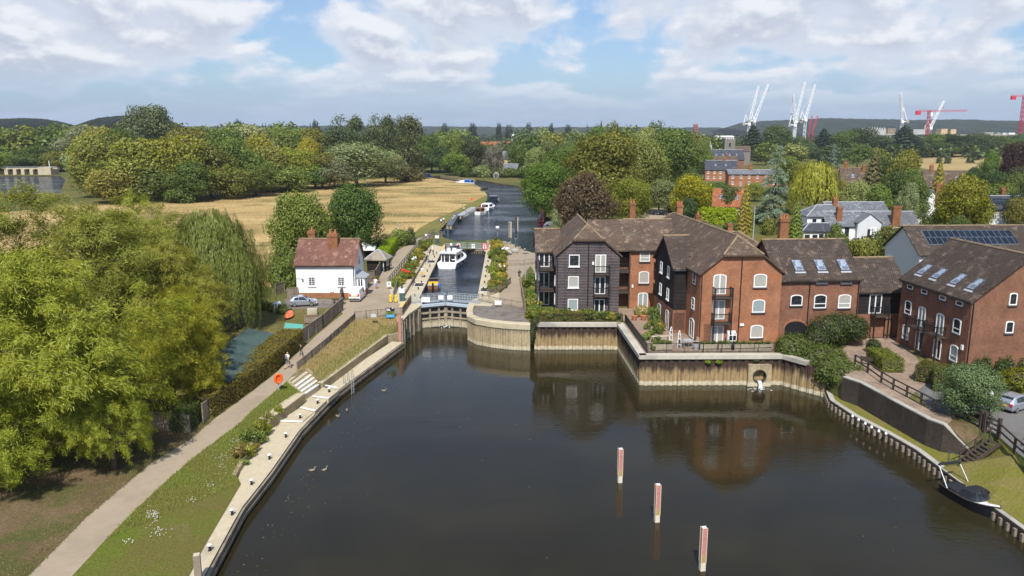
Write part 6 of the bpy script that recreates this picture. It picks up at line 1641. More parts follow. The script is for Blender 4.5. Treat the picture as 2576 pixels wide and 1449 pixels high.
def car(P, ang, label, paint, stations, wheels, cat='car', name='parked_car', W=.82, glass=(), lights=True, van=False, group=None):
    """car along +x from stations (x, z_low, z_belt, z_top, half width at belt, half width at top)"""
    t = thing(name, P, ang, label, cat, group); secs = []
    for x, zl, zb, zt, wb, wt in stations:
        secs.append([(x, -wb * .88, zl), (x, -wb, zl + .14), (x, -wb, zb - .08), (x, -wb * .97, zb), (x, -wt, zt - .05), (x, -wt * .9, zt), (x, wt * .9, zt), (x, wt, zt - .05), (x, wb * .97, zb), (x, wb, zb - .08), (x, wb, zl + .14), (x, wb * .88, zl)])
    MB().loft(secs).build('body', M[paint], t, smooth=False)
    for nm, pts in glass: MB().prism(pts, Vector((.001, 0, .012)) if 'side' not in nm else Vector((0, .012 if pts[0][1] > 0 else -.012, 0))).build('window' if 'side' in nm else nm, M['glass'], t)
    for x in wheels:
        for sy in (-1, 1): wheel(t, x, sy * (W - .09))
    x0, x1 = stations[0], stations[-1]
    for sy in (-1, 1):
        MB().box(x0[0] - .03, x0[0] + .12, sy * .62 - .12, sy * .62 + .12, x0[2] - .16, x0[2] + (.25 if van else .06)).build('tail_light', M['red'], t)
        MB().box(x1[0] - .10, x1[0] + .03, sy * .56 - .14, sy * .56 + .14, x1[2] - .18, x1[2] - .03).build('headlight', M['white_gloss'], t)
        MB().box(stations[-3][0] - .1, stations[-3][0] + .12, sy * (W + .02), sy * (W + .17), stations[-3][2] - .02, stations[-3][2] + .14).build('mirror', M['black'], t)
    MB().box(x0[0] - .05, x0[0] + .03, -W * .92, W * .92, x0[1] + .05, x0[1] + .22).build('bumper', M['black' if van else paint], t)
    MB().box(x0[0] - .045, x0[0] + .02, -.26, .26, x0[2] - .12 if van else x0[1] + .26, x0[2] if van else x0[1] + .38).build('number_plate', M['yellow'], t)
    return t
def hatch(P, ang, label, paint, L=3.8, group=None):
    a = -L / 2
    st = [(a, .36, .88, .98, .74, .60), (a + .12, .24, .92, 1.12, .80, .62), (a + .55, .2, .93, 1.44, .82, .60), (a + 1.2, .2, .93, 1.53, .82, .60), (a + 1.9, .2, .92, 1.50, .82, .60), (a + 2.75, .2, .90, .99, .82, .70), (a + 3.5, .22, .82, .88, .78, .64), (a + L, .3, .66, .70, .66, .52)]
    gl = [('rear_window', [(a + .07, -.56, 1.02), (a + .07, .56, 1.02), (a + .48, .52, 1.42), (a + .48, -.52, 1.42)]), ('windscreen', [(a + 2.72, -.60, 1.02), (a + 2.72, .60, 1.02), (a + 1.97, .54, 1.48), (a + 1.97, -.54, 1.48)])]
    for sy in (-1, 1):
        gl.append(('side', [(a + .62, sy * .785, 1.0), (a + 1.25, sy * .80, .99), (a + 1.25, sy * .66, 1.42), (a + .74, sy * .67, 1.36)])); gl.append(('side', [(a + 1.32, sy * .80, .99), (a + 2.45, sy * .80, .98), (a + 1.98, sy * .66, 1.40), (a + 1.32, sy * .66, 1.42)]))
    return car(P, ang, label, paint, st, (a + .68, a + L - .75), glass=gl, group=group)
def van_st(L, z=1.85):
    a = -L / 2
    return [(a, .35, 1.0, z - .1, .80, .70), (a + .1, .22, 1.02, z, .84, .74), (a + 2.4, .22, 1.02, z + .02, .84, .74), (a + 2.9, .22, 1.0, z - .03, .84, .72), (a + 3.55, .22, 1.0, 1.08, .84, .70), (a + L - .2, .24, .85, .9, .78, .62), (a + L, .32, .7, .74, .66, .52)]
def white_van(P, ang, label, L=4.3):
    a = -L / 2; gl = [('windscreen', [(a + 3.5, -.62, 1.1), (a + 3.5, .62, 1.1), (a + 2.95, .58, 1.74), (a + 2.95, -.58, 1.74)])]
    for sy in (-1, 1): gl.append(('side', [(a + 2.1, sy * .82, 1.08), (a + 3.15, sy * .82, 1.06), (a + 2.8, sy * .75, 1.6), (a + 2.1, sy * .75, 1.6)]))
    t = car(P, ang, label, 'white', van_st(L), (a + .75, a + L - .85), 'van', 'parked_van', .84, gl, van=True)
    MB().box(a - .035, a + .02, -.66, .66, .9, .98).build('rear_trim', M['black'], t); MB().box(a - .03, a + .02, -.012, .012, .45, 1.75).build('door_seam', M['black'], t); return t
white_van(G(896, 757, 3.4) + V3(0, 1.2, 0), math.pi / 2 - .03, 'white panel van parked with its rear to the camera by the lock house')
hatch(G(764, 769, 3.4), R(12), 'small silver hatchback parked in the lock house yard', 'silver', 3.75)
hatch(G(2556, 1028, 3.1), R(28), 'silver hatchback at the right edge on the grey road', 'silver', 4.0)
for (px, py, a, lab, m_) in ((1628, 534, 20, 'dark grey car furthest left in the small car park', 'paint_dark'), (1643, 540, -40, 'dark blue car in the car park beside the brick chimney', 'hull_blue'), (1665, 541, -30, 'black car mostly behind the chimney in the car park', 'black')):
    hatch(G(px, py, 3.4), R(a), lab, m_, 4.2, 'cars in the car park')
white_van(G(1868, 465, 3.4), R(-8), 'white van parked before the red brick terrace', 4.8)


# ---------------------------------------------------------------- boats
def hull(L, B, depth, draft, sheer=.25, bow=.35, stern=.85, n=16, flare=.85, y_full=.45):
    """hull along +y (stern at 0): list of sections; z=0 is the waterline"""
    secs = []
    for i in range(n + 1):
        s = i / n
        w_ = B / 2 * (stern + (1 - stern) * min(1, s / .25)) if s < y_full else B / 2 * max(.02, 1 - ((s - y_full) / (1 - y_full)) ** (1 / bow))
        zt = depth + sheer * (max(0, s - .4) / .6) ** 2; zb = -draft * (1 - max(0, s - .75) / .25 * .8)
        secs.append([(-w_, s * L, zt), (-w_ * flare, s * L, 0.0), (-w_ * flare * .6, s * L, zb), (w_ * flare * .6, s * L, zb), (w_ * flare, s * L, 0.0), (w_, s * L, zt)])
    return secs
def deck(secs, dz=0, k=.96):
    mb = MB()
    for a, b in zip(secs, secs[1:]):
        mb.face([(a[0][0] * k, a[0][1], a[0][2] + dz), (b[0][0] * k, b[0][1], b[0][2] + dz), (b[5][0] * k, b[5][1], b[5][2] + dz), (a[5][0] * k, a[5][1], a[5][2] + dz)])
    return mb
def heading(a, b): d = b - a; return math.atan2(-d.x, d.y)
def boat(name, label, P, ang, cat='boat', group=None): return thing(name, P, ang, label, cat, group)
def fender(t, x, y, z, m='cloth_navy', r=.1, h=.5):
    MB().lathe([(.03, -h / 2), (r, -h / 2 + .08), (r, h / 2 - .08), (.03, h / 2)], (x, y, z), 8).build('fender', M[m], t)


# white hire cruiser in the lock
a, b = G(1124, 676, 2.45), G(1176, 643, 2.45); ang = heading(a, b); t = boat('cabin_cruiser', 'large white cabin cruiser with sun deck leaving through the lock chamber', a, ang); Lc = 12.2; S_ = hull(Lc, 4.0, 1.05, .5, .35, .42, .95)
MB().loft(S_).build('hull', M['white_gloss'], t); deck(S_, .02, .97).build('deck', M['white'], t)
for sg in (0, 5): MB().tube([(s[sg][0] * 1.015, s[sg][1], s[sg][2] - .18) for s in S_[:-1]], .06, 6).build('rubbing_strake', M['cloth_navy'], t)
def superstr(t, st, nm='cabin', m='white_gloss'):
    """cabin from stations (y, half width low, half width top, z low, z top)"""
    return MB().loft([[(-a_, y, z0), (-b_, y, z1 - .1), (-b_ * .9, y, z1), (b_ * .9, y, z1), (b_, y, z1 - .1), (a_, y, z0)] for y, a_, b_, z0, z1 in st]).build(nm, M[m], t)
superstr(t, [(1.3, 1.5, 1.42, .6, 2.75), (4.9, 1.55, 1.42, .6, 2.8), (5.3, 1.5, 1.35, .8, 2.75)], 'aft_cabin'); superstr(t, [(5.2, 1.52, 1.35, .8, 2.5), (7.2, 1.45, 1.25, .9, 2.3), (8.6, 1.3, 1.1, 1.0, 1.75), (10.6, .7, .5, 1.1, 1.35)], 'fore_cabin')
MB().box(-1.65, 1.65, .9, 5.6, 2.75, 2.92).build('sun_deck', M['white'], t)
for x0, x1 in ((-1.3, -.85), (-.7, .15), (.3, 1.25)): MB().box(x0, x1, 1.22, 1.32, 1.0, 2.5).build('glass_door', M['glass'], t)
for sg in (-1, 1):
    MB().prism([(sg * 1.5, 2.2, 1.45), (sg * 1.5, 4.4, 1.45), (sg * 1.46, 4.4, 2.2), (sg * 1.46, 2.6, 2.2)], (sg * .03, 0, 0)).build('window', M['glass'], t)
    MB().prism([(sg * 1.5, 5.7, 1.4), (sg * 1.47, 7.4, 1.4), (sg * 1.34, 6.9, 2.05), (sg * 1.38, 5.7, 2.15)], (sg * .03, 0, 0)).build('window', M['glass'], t)
    MB().tube([(sg * 1.55, 1.0, 2.9), (sg * 1.55, 1.0, 3.45), (sg * 1.5, 5.4, 3.45), (sg * 1.5, 5.4, 2.9)], .025, 5).build('guard_rail', M['steel'], t)
    for y in (2, 5, 8): fender(t, sg * 1.95, y, .55)
MB().prism([(-1.1, 5.6, 2.9), (1.1, 5.6, 2.9), (.95, 6.2, 3.5), (-.95, 6.2, 3.5)], (0, .04, 0)).build('windscreen', M['glass'], t); MB().box(-1.2, 1.2, -.55, .25, -.05, .22).build('bathing_platform', M['white'], t); MB().box(-.8, .8, 3.4, 4.6, 2.9, 3.3).build('helm_seat', M['white'], t)
MB().tube([(-.9, 10.8, 1.35), (-.9, 10.8, 1.95), (0, 12.3, 2.0), (.9, 10.8, 1.95), (.9, 10.8, 1.35)], .025, 5).build('pulpit_rail', M['steel'], t)
MB().lathe([(.28, -.06), (.4, 0), (.28, .06)], (0, 0, 0), 14).build('lifebuoy', M['white'], t).location = (1.0, 1.15, 1.6)
rotm = Matrix.Rotation(ang, 4, 'Z')
for (x, y, lab, tp) in ((-.75, 2.2, 'person in grey top standing on the roof deck of the cruiser', 'cloth_grey'), (.1, 3.0, 'person in white top standing at the helm of the cruiser', 'cloth_white')):
    person(0, 0, 0, ang + 2.6, 'stand', lab, tp, 'cloth_navy', True, P=a + (rotm @ V3(x, y, 2.93)))
# wooden launch
a = G(1089, 728, 2.45); t = boat('wooden_launch', 'small varnished wooden motorboat with blue fenders waiting in the lock', a, .06); S_ = hull(5.0, 1.95, .62, .3, .2, .45, .92)
MB().loft(S_).build('hull', M['wood_brown'], t); deck(S_[9:], .02).build('foredeck', M['wood_brown'], t); deck(S_[:10], .015, .85).build('cockpit_floor', M['timber_pale'], t)
for y in (1.3, 2.2): MB().box(-.75, .75, y, y + .4, .5, .8).build('bench', M['cloth_yellow'], t)
MB().prism([(-.8, 3.0, .8), (.8, 3.0, .8), (.7, 2.8, 1.3), (-.7, 2.8, 1.3)], (0, .03, 0)).build('windscreen', M['glass'], t); MB().tube([(-.85, 3.0, .7), (-.75, 2.8, 1.35), (.75, 2.8, 1.35), (.85, 3.0, .7)], .03, 6).build('screen_frame', M['silver'], t); MB().box(-.15, .15, -.3, .1, .1, 1.1).build('outboard_motor', M['black'], t)
for sg in (-1, 1):
    for y in (.8, 2.2): fender(t, sg * 1.08, y, .35, 'fender_blue', .14, .7)


def narrowboat(label, a, b, hullm, cabm, roofm, doorm, L=None, group='moored narrowboats'):
    ang = heading(a, b); L = L or (b - a).length; t = boat('narrowboat', label, a, ang, 'narrowboat', group); S_ = hull(L, 2.05, .55, .4, .2, .3, .93, 18, .97, .88)
    MB().loft(S_).build('hull', M[hullm], t); deck(S_, .01).build('deck', M['black'], t)
    MB().loft([[(-.92, y, .5), (-.80, y, 1.55), (-.5, y, 1.64), (.5, y, 1.64), (.80, y, 1.55), (.92, y, .5)] for y in (1.3, L - 2.4)]).build('cabin', M[cabm], t)
    MB().loft([[(-.84, y, 1.56), (-.5, y, 1.68), (.5, y, 1.68), (.84, y, 1.56)] for y in (1.2, L - 2.2)]).build('roof', M[roofm], t)
    for x in (-.42, .42): MB().box(x - .2, x + .2, 1.22, 1.3, .62, 1.45).build('door', M[doorm], t)
    n = max(2, int((L - 5) / 1.9))
    for i in range(n):
        y = 2.6 + i * (L - 6) / max(1, n - 1)
        for sg in (-1, 1): MB().prism([(sg * .89, y, .85), (sg * .89, y + .85, .85), (sg * .84, y + .85, 1.32), (sg * .84, y, 1.32)], (sg * .02, 0, 0)).build('window', M['glass'], t)
    MB().lathe([(.09, 0), (.09, .5), (.12, .52)], (.4, L * .35, 1.66), 8).build('chimney', M['black'], t)
    for q in (.45, .62): MB().box(-.35, .3, L * q, L * q + 1.1, 1.69, 1.95).build('roof_box', M['timber_pale'], t)
    return t
narrowboat('grey blue narrowboat with orange wooden doors moored nearest the lock', G(1129, 584, 2.6), G(1151, 547, 2.6), 'hull_blue', 'hull_grey', 'hull_grey', 'ochre')
narrowboat('black narrowboat with pale roof moored second from the lock', G(1153, 557, 2.6), G(1193, 532, 2.6), 'hull_black', 'paint_dark', 'lead', 'ochre')


def cruiser(label, px, py, L, B, hm, cm, ang, hood=None, z=2.6, name='motor_cruiser', group='moored motor boats'):
    t = boat(name, label, G(px, py, z), ang, 'boat', group); S_ = hull(L, B, .95, .4, .35, .42, .92)
    MB().loft(S_).build('hull', M[hm], t); deck(S_, .02).build('deck', M[cm], t)
    superstr(t, [(L * .42, B * .40, B * .36, .8, 2.1), (L * .55, B * .40, B * .34, .9, 2.0), (L * .78, B * .26, B * .2, 1.0, 1.45)], 'cabin', cm)
    superstr(t, [(.5, B * .42, B * .38, .8, 2.15), (L * .43, B * .42, B * .38, .8, 2.25)], 'canopy', hood or cm)
    MB().box(-B * .3, B * .3, .42, .5, 1.15, 1.95).build('rear_window', M['glass'], t)
    for sg in (-1, 1):
        MB().prism([(sg * B * .41, L * .14, 1.3), (sg * B * .41, L * .4, 1.3), (sg * B * .39, L * .4, 1.9), (sg * B * .39, L * .14, 1.9)], (sg * .03, 0, 0)).build('window', M['glass'], t)
        fender(t, sg * (B / 2 + .08), L * .4, .5, 'white')
    MB().tube([(-B * .3, L * .72, 1.4), (-B * .3, L * .72, 1.9), (0, L * .97, 1.95), (B * .3, L * .72, 1.9), (B * .3, L * .72, 1.4)], .03, 5).build('pulpit_rail', M['steel'], t)
    return t
cruiser('small white boat with orange wooden inside, bow of the black narrowboat', 1201, 541, 6.5, 2.3, 'white', 'white', -.5, 'wood_brown')
c_ = cruiser('white motor cruiser with a lifebuoy on its stern moored behind the small boat', 1219, 530, 9.5, 3.5, 'white_gloss', 'white', -.28); o = MB().lathe([(.28, -.06), (.42, 0), (.28, .06)], n=14).build('lifebuoy', M['far_red'], c_); o.location = (-.3, .35, 1.7); o.rotation_euler = (math.pi / 2, 0, 0)
cruiser('dark navy motor cruiser with navy canopy moored beyond the white one', 1238, 509, 11, 3.7, 'hull_blue', 'hull_blue', -.1, 'hull_blue')
cruiser('old grey workboat at the end of the mooring row', 1222, 485, 9, 3.2, 'hull_grey', 'hull_grey', .25, 'timber_dark')
cruiser('white and blue boat half hidden behind the meadow bank', 1190, 464, 10, 3.2, 'white', 'white', 1.1, 'fender_blue')
cruiser('blue covered boat far off on the narrow side water', 1083, 447, 8, 2.6, 'fender_blue', 'fender_blue', 1.3, 'fender_blue')
narrowboat('faded red narrowboat moored under the trees of the right bank', G(1362, 566, 2.6), G(1370, 528, 2.6), 'hull_red', 'hull_red', 'hull_red', 'far_red', group='boats on the right bank')
t = boat('covered_punt', 'grey open boat with a bare metal cover frame beside the red narrowboat', G(1376, 583, 2.6), -.15, group='boats on the right bank'); S_ = hull(9, 2.2, .5, .3, .1, .4, .9); MB().loft(S_).build('hull', M['hull_grey'], t); deck(S_, -.1).build('deck', M['timber'], t); mb = MB()
for i in range(6): y = .8 + i * 1.3; mb.tube([(-1, y, .5), (-1, y, 1.6), (0, y, 1.9), (1, y, 1.6), (1, y, .5)], .03, 5)
mb.build('cover_frame', M['galv'], t)

# black day boat at the right bank
CBt = cpx(3700, 1750, 4.025)
a, b = G(*CBt(370, 870), 0), G(*CBt(1155, 1310), 0); a = a + V3(.1, .2, 0); ang = heading(a, b); L = (b - a).length + .2
t = boat('day_boat', 'black open day boat with folded hood frame and covers moored at the right bank', a, ang); S_ = hull(L, 2.15, .72, .3, .22, .40, .86, 20, .88, .5)
MB().loft(S_).build('hull', M['hull_black'], t, smooth=False); deck(S_[14:], .03, .97).build('foredeck', M['white_gloss'], t)
for sg in (0, 5): MB().tube([(s[sg][0], s[sg][1], s[sg][2] + .02) for s in S_], .045, 6).build('gunwale', M['timber_dark'], t)
k = L / 7.0
MB().loft([[(-.92 * w_, y * k, .72), (-.55 * w_, y * k, z), (.55 * w_, y * k, z), (.92 * w_, y * k, .72)] for y, w_, z in ((.15, .95, .74), (.5, 1.02, .86), (1.3, 1.08, .88), (2.0, 1.1, .84), (2.8, 1.1, .98))]).build('cockpit_cover', M['black_cloth'], t, smooth=True)
MB().loft([[(-1.0 * w_, y * k, .74), (-.78 * w_, y * k, z - .12), (-.4 * w_, y * k, z), (.4 * w_, y * k, z), (.78 * w_, y * k, z - .12), (1.0 * w_, y * k, .74)] for y, w_, z in ((2.8, 1.06, 1.0), (3.1, 1.04, 1.42), (4.2, .98, 1.46), (4.45, .96, 1.42))]).build('spray_hood', M['black_cloth'], t)
MB().loft([[(-.95 * w_, y * k, .8), (-.5 * w_, y * k, z), (.5 * w_, y * k, z), (.95 * w_, y * k, .8)] for y, w_, z in ((4.42, .98, 1.38), (5.05, .84, 1.0), (5.15, .8, .93))]).build('windscreen', M['glass'], t)
MB().bar((0, 4.45 * k, 1.42), (0, 5.1 * k, .97), .05).build('screen_bar', M['black'], t)
tpL, tpR = V3(-.95, -.15, 2.15), V3(.95, -.15, 2.15)
for q, e in ((-1.02, tpL), (1.02, tpR)): MB().tube([V3(q, 1.4 * k, .75), e], .032, 8).build('hood_strut', M['galv'], t)
MB().tube([tpL, tpL + V3(.12, 0, .1), tpR + V3(-.12, 0, .1), tpR], .11, 10).build('folded_hood', M['black_cloth'], t)
for y in (1.4, 2.4, 5.2, 6.0): fender(t, -1.12 if y < 3 else -.82, y * k, .35, 'steel', .09, .45)

# ================================================================== LOCK, FENCES AND SMALL THINGS
C8b = cpx(1600, 900, 2.898); C6 = cpx(1000, 1180, 2.0125); C5R = cpx(3300, 1380, 1.7676); CT = cpx(2300, 1200, 2.4156)


def rail_fence(name, label, P, h, gap, rails, m, post=.11, rail=.06, cat='fence', group=None, baluster=None, cap=None, rh=None):
    """posts with level rails; balusters every `baluster` metres; each post its own part"""
    t = thing(name, (0, 0, 0), 0, label, cat, group); r = MB(); bl = MB(); pm = []
    for a, b in zip(P, P[1:]):
        L = (b - a).length; n = max(1, round(L / gap))
        for i in range(n + (b is P[-1])): pm.append(a.lerp(b, i / n))
        for z in rails: r.bar(a + V3(0, 0, z * h), b + V3(0, 0, z * h), rail, rh or rail)
        if baluster:
            k = int(L / baluster)
            for i in range(k): q = a.lerp(b, (i + .5) / k); bl.bar(q + V3(0, 0, .08), q + V3(0, 0, rails[0] * h + .02 if not cap else h), .09 if cap else .022, .03 if cap else .022, up=(0, 1, 0) if not cap else (0, 0, 1))
    r.build('rails', M[m], t)
    if baluster: bl.build('pales' if cap else 'balusters', M[m], t)
    for q in pm[:90]: MB().box(q.x - post / 2, q.x + post / 2, q.y - post / 2, q.y + post / 2, q.z - .1, q.z + h * 1.02).build('post', M[m], t)
    return t


def panel_fence(name, label, P, h, m='fence_wood', t_=.06, group=None):
    t = thing(name, (0, 0, 0), 0, label, 'fence', group); mb = MB(); cp = MB()
    for a, b in zip(P, P[1:]):
        d = (b - a).normalized(); nr = Vector((-d.y, d.x, 0)) * t_
        mb.prism([a - V3(0, 0, .15), b - V3(0, 0, .15), b + V3(0, 0, h), a + V3(0, 0, h)], nr); cp.bar(a + V3(0, 0, h + .03), b + V3(0, 0, h + .03), .12, .05)
    mb.build('boards', M[m], t); cp.build('capping', M['timber'], t)
    for a, b in zip(P, P[1:]):
        n = max(1, round((b - a).length / 2.4))
        for i in range(n + 1): q = a.lerp(b, i / n); MB().box(q.x - .06, q.x + .06, q.y - .06, q.y + .06, q.z - .2, q.z + h + .08).build('post', M['timber'], t)
    return t


# ---- lower gates: two mitred leaves
def gate_leaf(label, a, b, face=1):
    """leaf from hinge a to mitre b, seen from the low side"""
    t = thing('lock_gate', (0, 0, 0), 0, label, 'lock gate', 'lower lock gates'); d = (b - a); L = d.length; d.normalize(); nr = Vector((d.y, -d.x, 0)) * face
    if nr.y > 0: nr = -nr
    def slab(mb, x0, x1, z0, z1, y0, y1):
        p = lambda x, z: a + d * x + nr * y0 + V3(0, 0, z); mb.prism([p(x0, z0), p(x1, z0), p(x1, z1), p(x0, z1)], nr * (y1 - y0))
    mb = MB(); slab(mb, 0, L, -1.4, 3.1, -.22, .0); mb.build('planking', M['gate_wood'], t)
    mb = MB()
    for x in (0, L * .36, L * .70, L - .26): slab(mb, x, x + .26, -1.4, 3.05, 0, .15)
    for i in range(9): slab(mb, .3 + i * (L - .6) / 9, .3 + i * (L - .6) / 9 + .12, -1.4, 1.15, 0, .07)
    mb.build('posts', M['gate_wood'], t)
    for z in (1.25, 2.05, 2.85): mb = MB(); slab(mb, 0, L, z, z + .17, 0, .2); mb.build('rail', M['gate_wood'], t)
    for x0, x1 in ((.3, L * .36 - .04), (L * .40, L * .70 - .04), (L * .78, L - .3)):
        for z in (1.46, 2.34): mb = MB(); slab(mb, x0, x1, z, z + .42, .0, .03); mb.build('dark_panel', M['black'], t)
    mb = MB(); slab(mb, -.1, L + .02, 3.12, 3.42, -.3, .3); slab(mb, -.1, L + .02, 3.12, 3.18, -.3, .42); mb.build('top_beam', M['gate_steel'], t)
    mb = MB()
    for i in range(6): slab(mb, .2 + i * (L - .5) / 5, .28 + i * (L - .5) / 5, 3.18, 3.40, .3, .36)
    mb.build('brackets', M['galv'], t)
    return t
ga, gb, gc = V3(LOCK_L - .05, 108.1, 0), V3((LOCK_L + LOCK_R) / 2, 109.7, 0), V3(LOCK_R + .05, 108.1, 0)
gate_leaf('left lower lock gate leaf of stained timber with steel top beam', ga, gb - V3(.03, 0, 0)); gate_leaf('right lower lock gate leaf with green weed and steel top beam', gc, gb + V3(.03, 0, 0))
def catwalk(label, P, h=1.1, z=3.42, name='footbridge', wide=1.0):
    t = thing(name, (0, 0, 0), 0, label, 'footbridge', 'gate footbridges'); dk = MB(); rl = MB()
    for a, b in zip(P, P[1:]):
        d = (b - a).normalized(); n = Vector((-d.y, d.x, 0)); a1, b1 = a + V3(0, 0, z), b + V3(0, 0, z)
        dk.prism([a1, b1, b1 + n * wide, a1 + n * wide], (0, 0, .06))
        for off in (0, wide):
            for hh in (h, h * .66, h * .33): rl.bar(a1 + n * off + V3(0, 0, hh), b1 + n * off + V3(0, 0, hh), .05)
            k = max(2, round((b - a).length / .8))
            for i in range(k + 1): q = a1.lerp(b1, i / k) + n * off; rl.bar(q, q + V3(0, 0, h), .05, up=(0, 1, 0))
    dk.build('walkway', M['galv'], t); rl.build('handrails', M['galv'], t); return t
catwalk('galvanised footbridge with handrails over the lower lock gates', [V3(LOCK_L - 1.2, 109.0, 0), V3(-9.6, 110.6, 0), V3(LOCK_R + 1.2, 109.0, 0)])
catwalk('footbridge with grey handrails and signs over the upper lock gates', [V3(LOCK_L - .8, 162.4, 0), V3(-9.6, 164.0, 0), V3(LOCK_R + .8, 162.4, 0)])
for x0, x1, lab in ((LOCK_L - .1, -9.63, 'left'), (-9.57, LOCK_R + .1, 'right')):
    t = thing('lock_gate', (0, 0, 0), 0, f'{lab} upper lock gate leaf of dark wet timber', 'lock gate', 'upper lock gates'); y0, y1 = (162.0, 163.6) if lab == 'left' else (163.6, 162.0)
    MB().prism([(x0, y0, 1.2), (x1, y1, 1.2), (x1, y1, 3.3), (x0, y0, 3.3)], (0, .3, 0)).build('planking', M['timber_dark'], t); mb = MB()
    for i in range(8): f = i / 7.3; mb.box(x0 + (x1 - x0) * f, x0 + (x1 - x0) * f + .14, y0 + (y1 - y0) * f - .12, y0 + (y1 - y0) * f + .02, 1.2, 3.0)
    mb.build('posts', M['timber'], t); MB().prism([(x0, y0 - .15, 3.0), (x1, y1 - .15, 3.0), (x1, y1 - .15, 3.36), (x0, y0 - .15, 3.36)], (0, .5, 0)).build('top_beam', M['lock_timber'], t)
# signs on the upper footbridge
def board(name, label, c, w_, h, m, ang=0, post=None, extra=(), cat='sign', group=None):
    t = thing(name, c, ang, label, cat, group); MB().box(-w_ / 2, w_ / 2, -.02, .02, -h / 2, h / 2).build('panel', M[m], t)
    for nm, x0, x1, z0, z1, mm in extra: MB().box(x0, x1, -.035, -.021, z0, z1).build(nm, M[mm], t)
    if post: MB().tube([(0, .05, -post), (0, .05, h / 2)], .045, 8).build('post', M['galv'], t)
    return t
def ring(t, r, m, y=-.04):
    o = MB().lathe([(r * .78, -.008), (r, -.008), (r, .008), (r * .78, .008)], n=20).build('ring', M[m], t); o.location = (0, y, .12); o.rotation_euler = (math.pi / 2, 0, 0); MB().bar((-r * .6, y, .12 + r * .6), (r * .6, y, .12 - r * .6), .06, .012, up=(0, 1, 0)).build('bar', M[m], t)
t = board('prohibition_sign', 'white sign with red no entry ring on the upper footbridge railing', (-11.3, 162.2, 4.15), .75, 1.0, 'white'); ring(t, .27, 'red'); MB().box(-.3, .3, -.035, -.021, -.42, -.22).build('red_band', M['red'], t)
t = board('notice_sign', 'small white sign with dark ring on the upper footbridge railing', (-8.2, 162.3, 4.1), .65, .95, 'white'); ring(t, .2, 'lead')
board('red_danger_board', 'red notice board with four white pictograms at the upper gates', (-5.75, 161.4, 4.2), 1.0, 1.25, 'red', extra=[('pictogram', x - .14, x + .14, z - .15, z + .15, 'white') for x in (-.22, .22) for z in (.1, -.32)] + [('white_text', -.32, .32, .42, .52, 'white')])
def text(body, size, parent, loc, m, ang=0, align='CENTER'):
    cu = bpy.data.curves.new('lettering', 'FONT'); cu.body = body; cu.size = size; cu.align_x = align; cu.extrude = .004; cu.materials.append(M[m])
    o = bpy.data.objects.new('lettering', cu); col.objects.link(o); me = bpy.data.meshes.new_from_object(o.evaluated_get(bpy.context.evaluated_depsgraph_get())); bpy.data.objects.remove(o)
    o = bpy.data.objects.new('lettering', me); col.objects.link(o); o.parent = parent; o.location = loc; o.rotation_euler = (math.pi / 2, 0, ang); return o
p0 = G(983, 799, 3.4)
t = board('lock_name_board', 'lock notice board in black, olive and blue on the paling fence', p0 + V3(0, -.25, .75), 1.15, 1.35, 'black', extra=[('olive_panel', -.57, .57, -.28, .18, 'olive_sign'), ('blue_panel', -.57, .57, -.67, -.29, 'blue_sign')]); text('SELF SERVICE', .15, t, (0, -.045, -.53), 'white')
for x0, x1, z in ((-.5, -.05, .44), (-.5, .03, .28), (.22, .48, .56)): MB().box(x0, x1, -.035, -.021, z, z + .09).build('white_line', M['white'], t)
for x0, x1, z in ((-.45, .45, .04), (-.3, .25, -.14)): MB().box(x0, x1, -.035, -.021, z, z + .07).build('pale_line', M['blind'], t)
board('paper_notice', 'small pale green notice fixed to the paling fence', G(941, 806, 3.4) + V3(0, -.2, .7), .7, .45, 'blind')
board('white_notice', 'three narrow white notices on the fence at the island side', G(1253, 772, 3.4) + V3(0, -.15, .65), .95, .6, 'white', extra=[('gap', -.17, -.13, -.3, .3, 'timber'), ('gap', .13, .17, -.3, .3, 'timber')])
t = board('white_gate_notice', 'white board on the railings of the lower footbridge, leftmost', (-12.4, 108.9, 4.05), 1.2, .7, 'white', group='white boards on the lower footbridge')
for x in (-10.3, -9.0): board('white_gate_notice', 'small white board on the railings near the middle of the lower footbridge', (x, 109.9, 4.15), .75, .6, 'white', group='white boards on the lower footbridge')
board('signpost', 'signpost with white and dark plates at the island tip', G(1251.5, 603, 3.4) + V3(0, 0, 2.9), .75, .5, 'white', post=2.9, extra=[('dark_plate', -.38, .38, -1.1, -.5, 'hull_grey')])
board('path_sign', 'small white notice beside the towpath bushes', G(1030, 605, 3.4) + V3(0, 0, 1.1), .7, .6, 'white', post=1.1)
board('path_sign', 'small notice with red ring on the railing corner near the yellow markers', G(979, 727, 3.4) + V3(0, -.1, .8), .7, .8, 'white', extra=[('mark', -.2, .2, -.1, .25, 'lead')])
board('pub_sign', 'pale blue pub sign board among the clipped hedges', AT(2197, 581, 160), 1.3, 1.7, 'white', post=2.5)
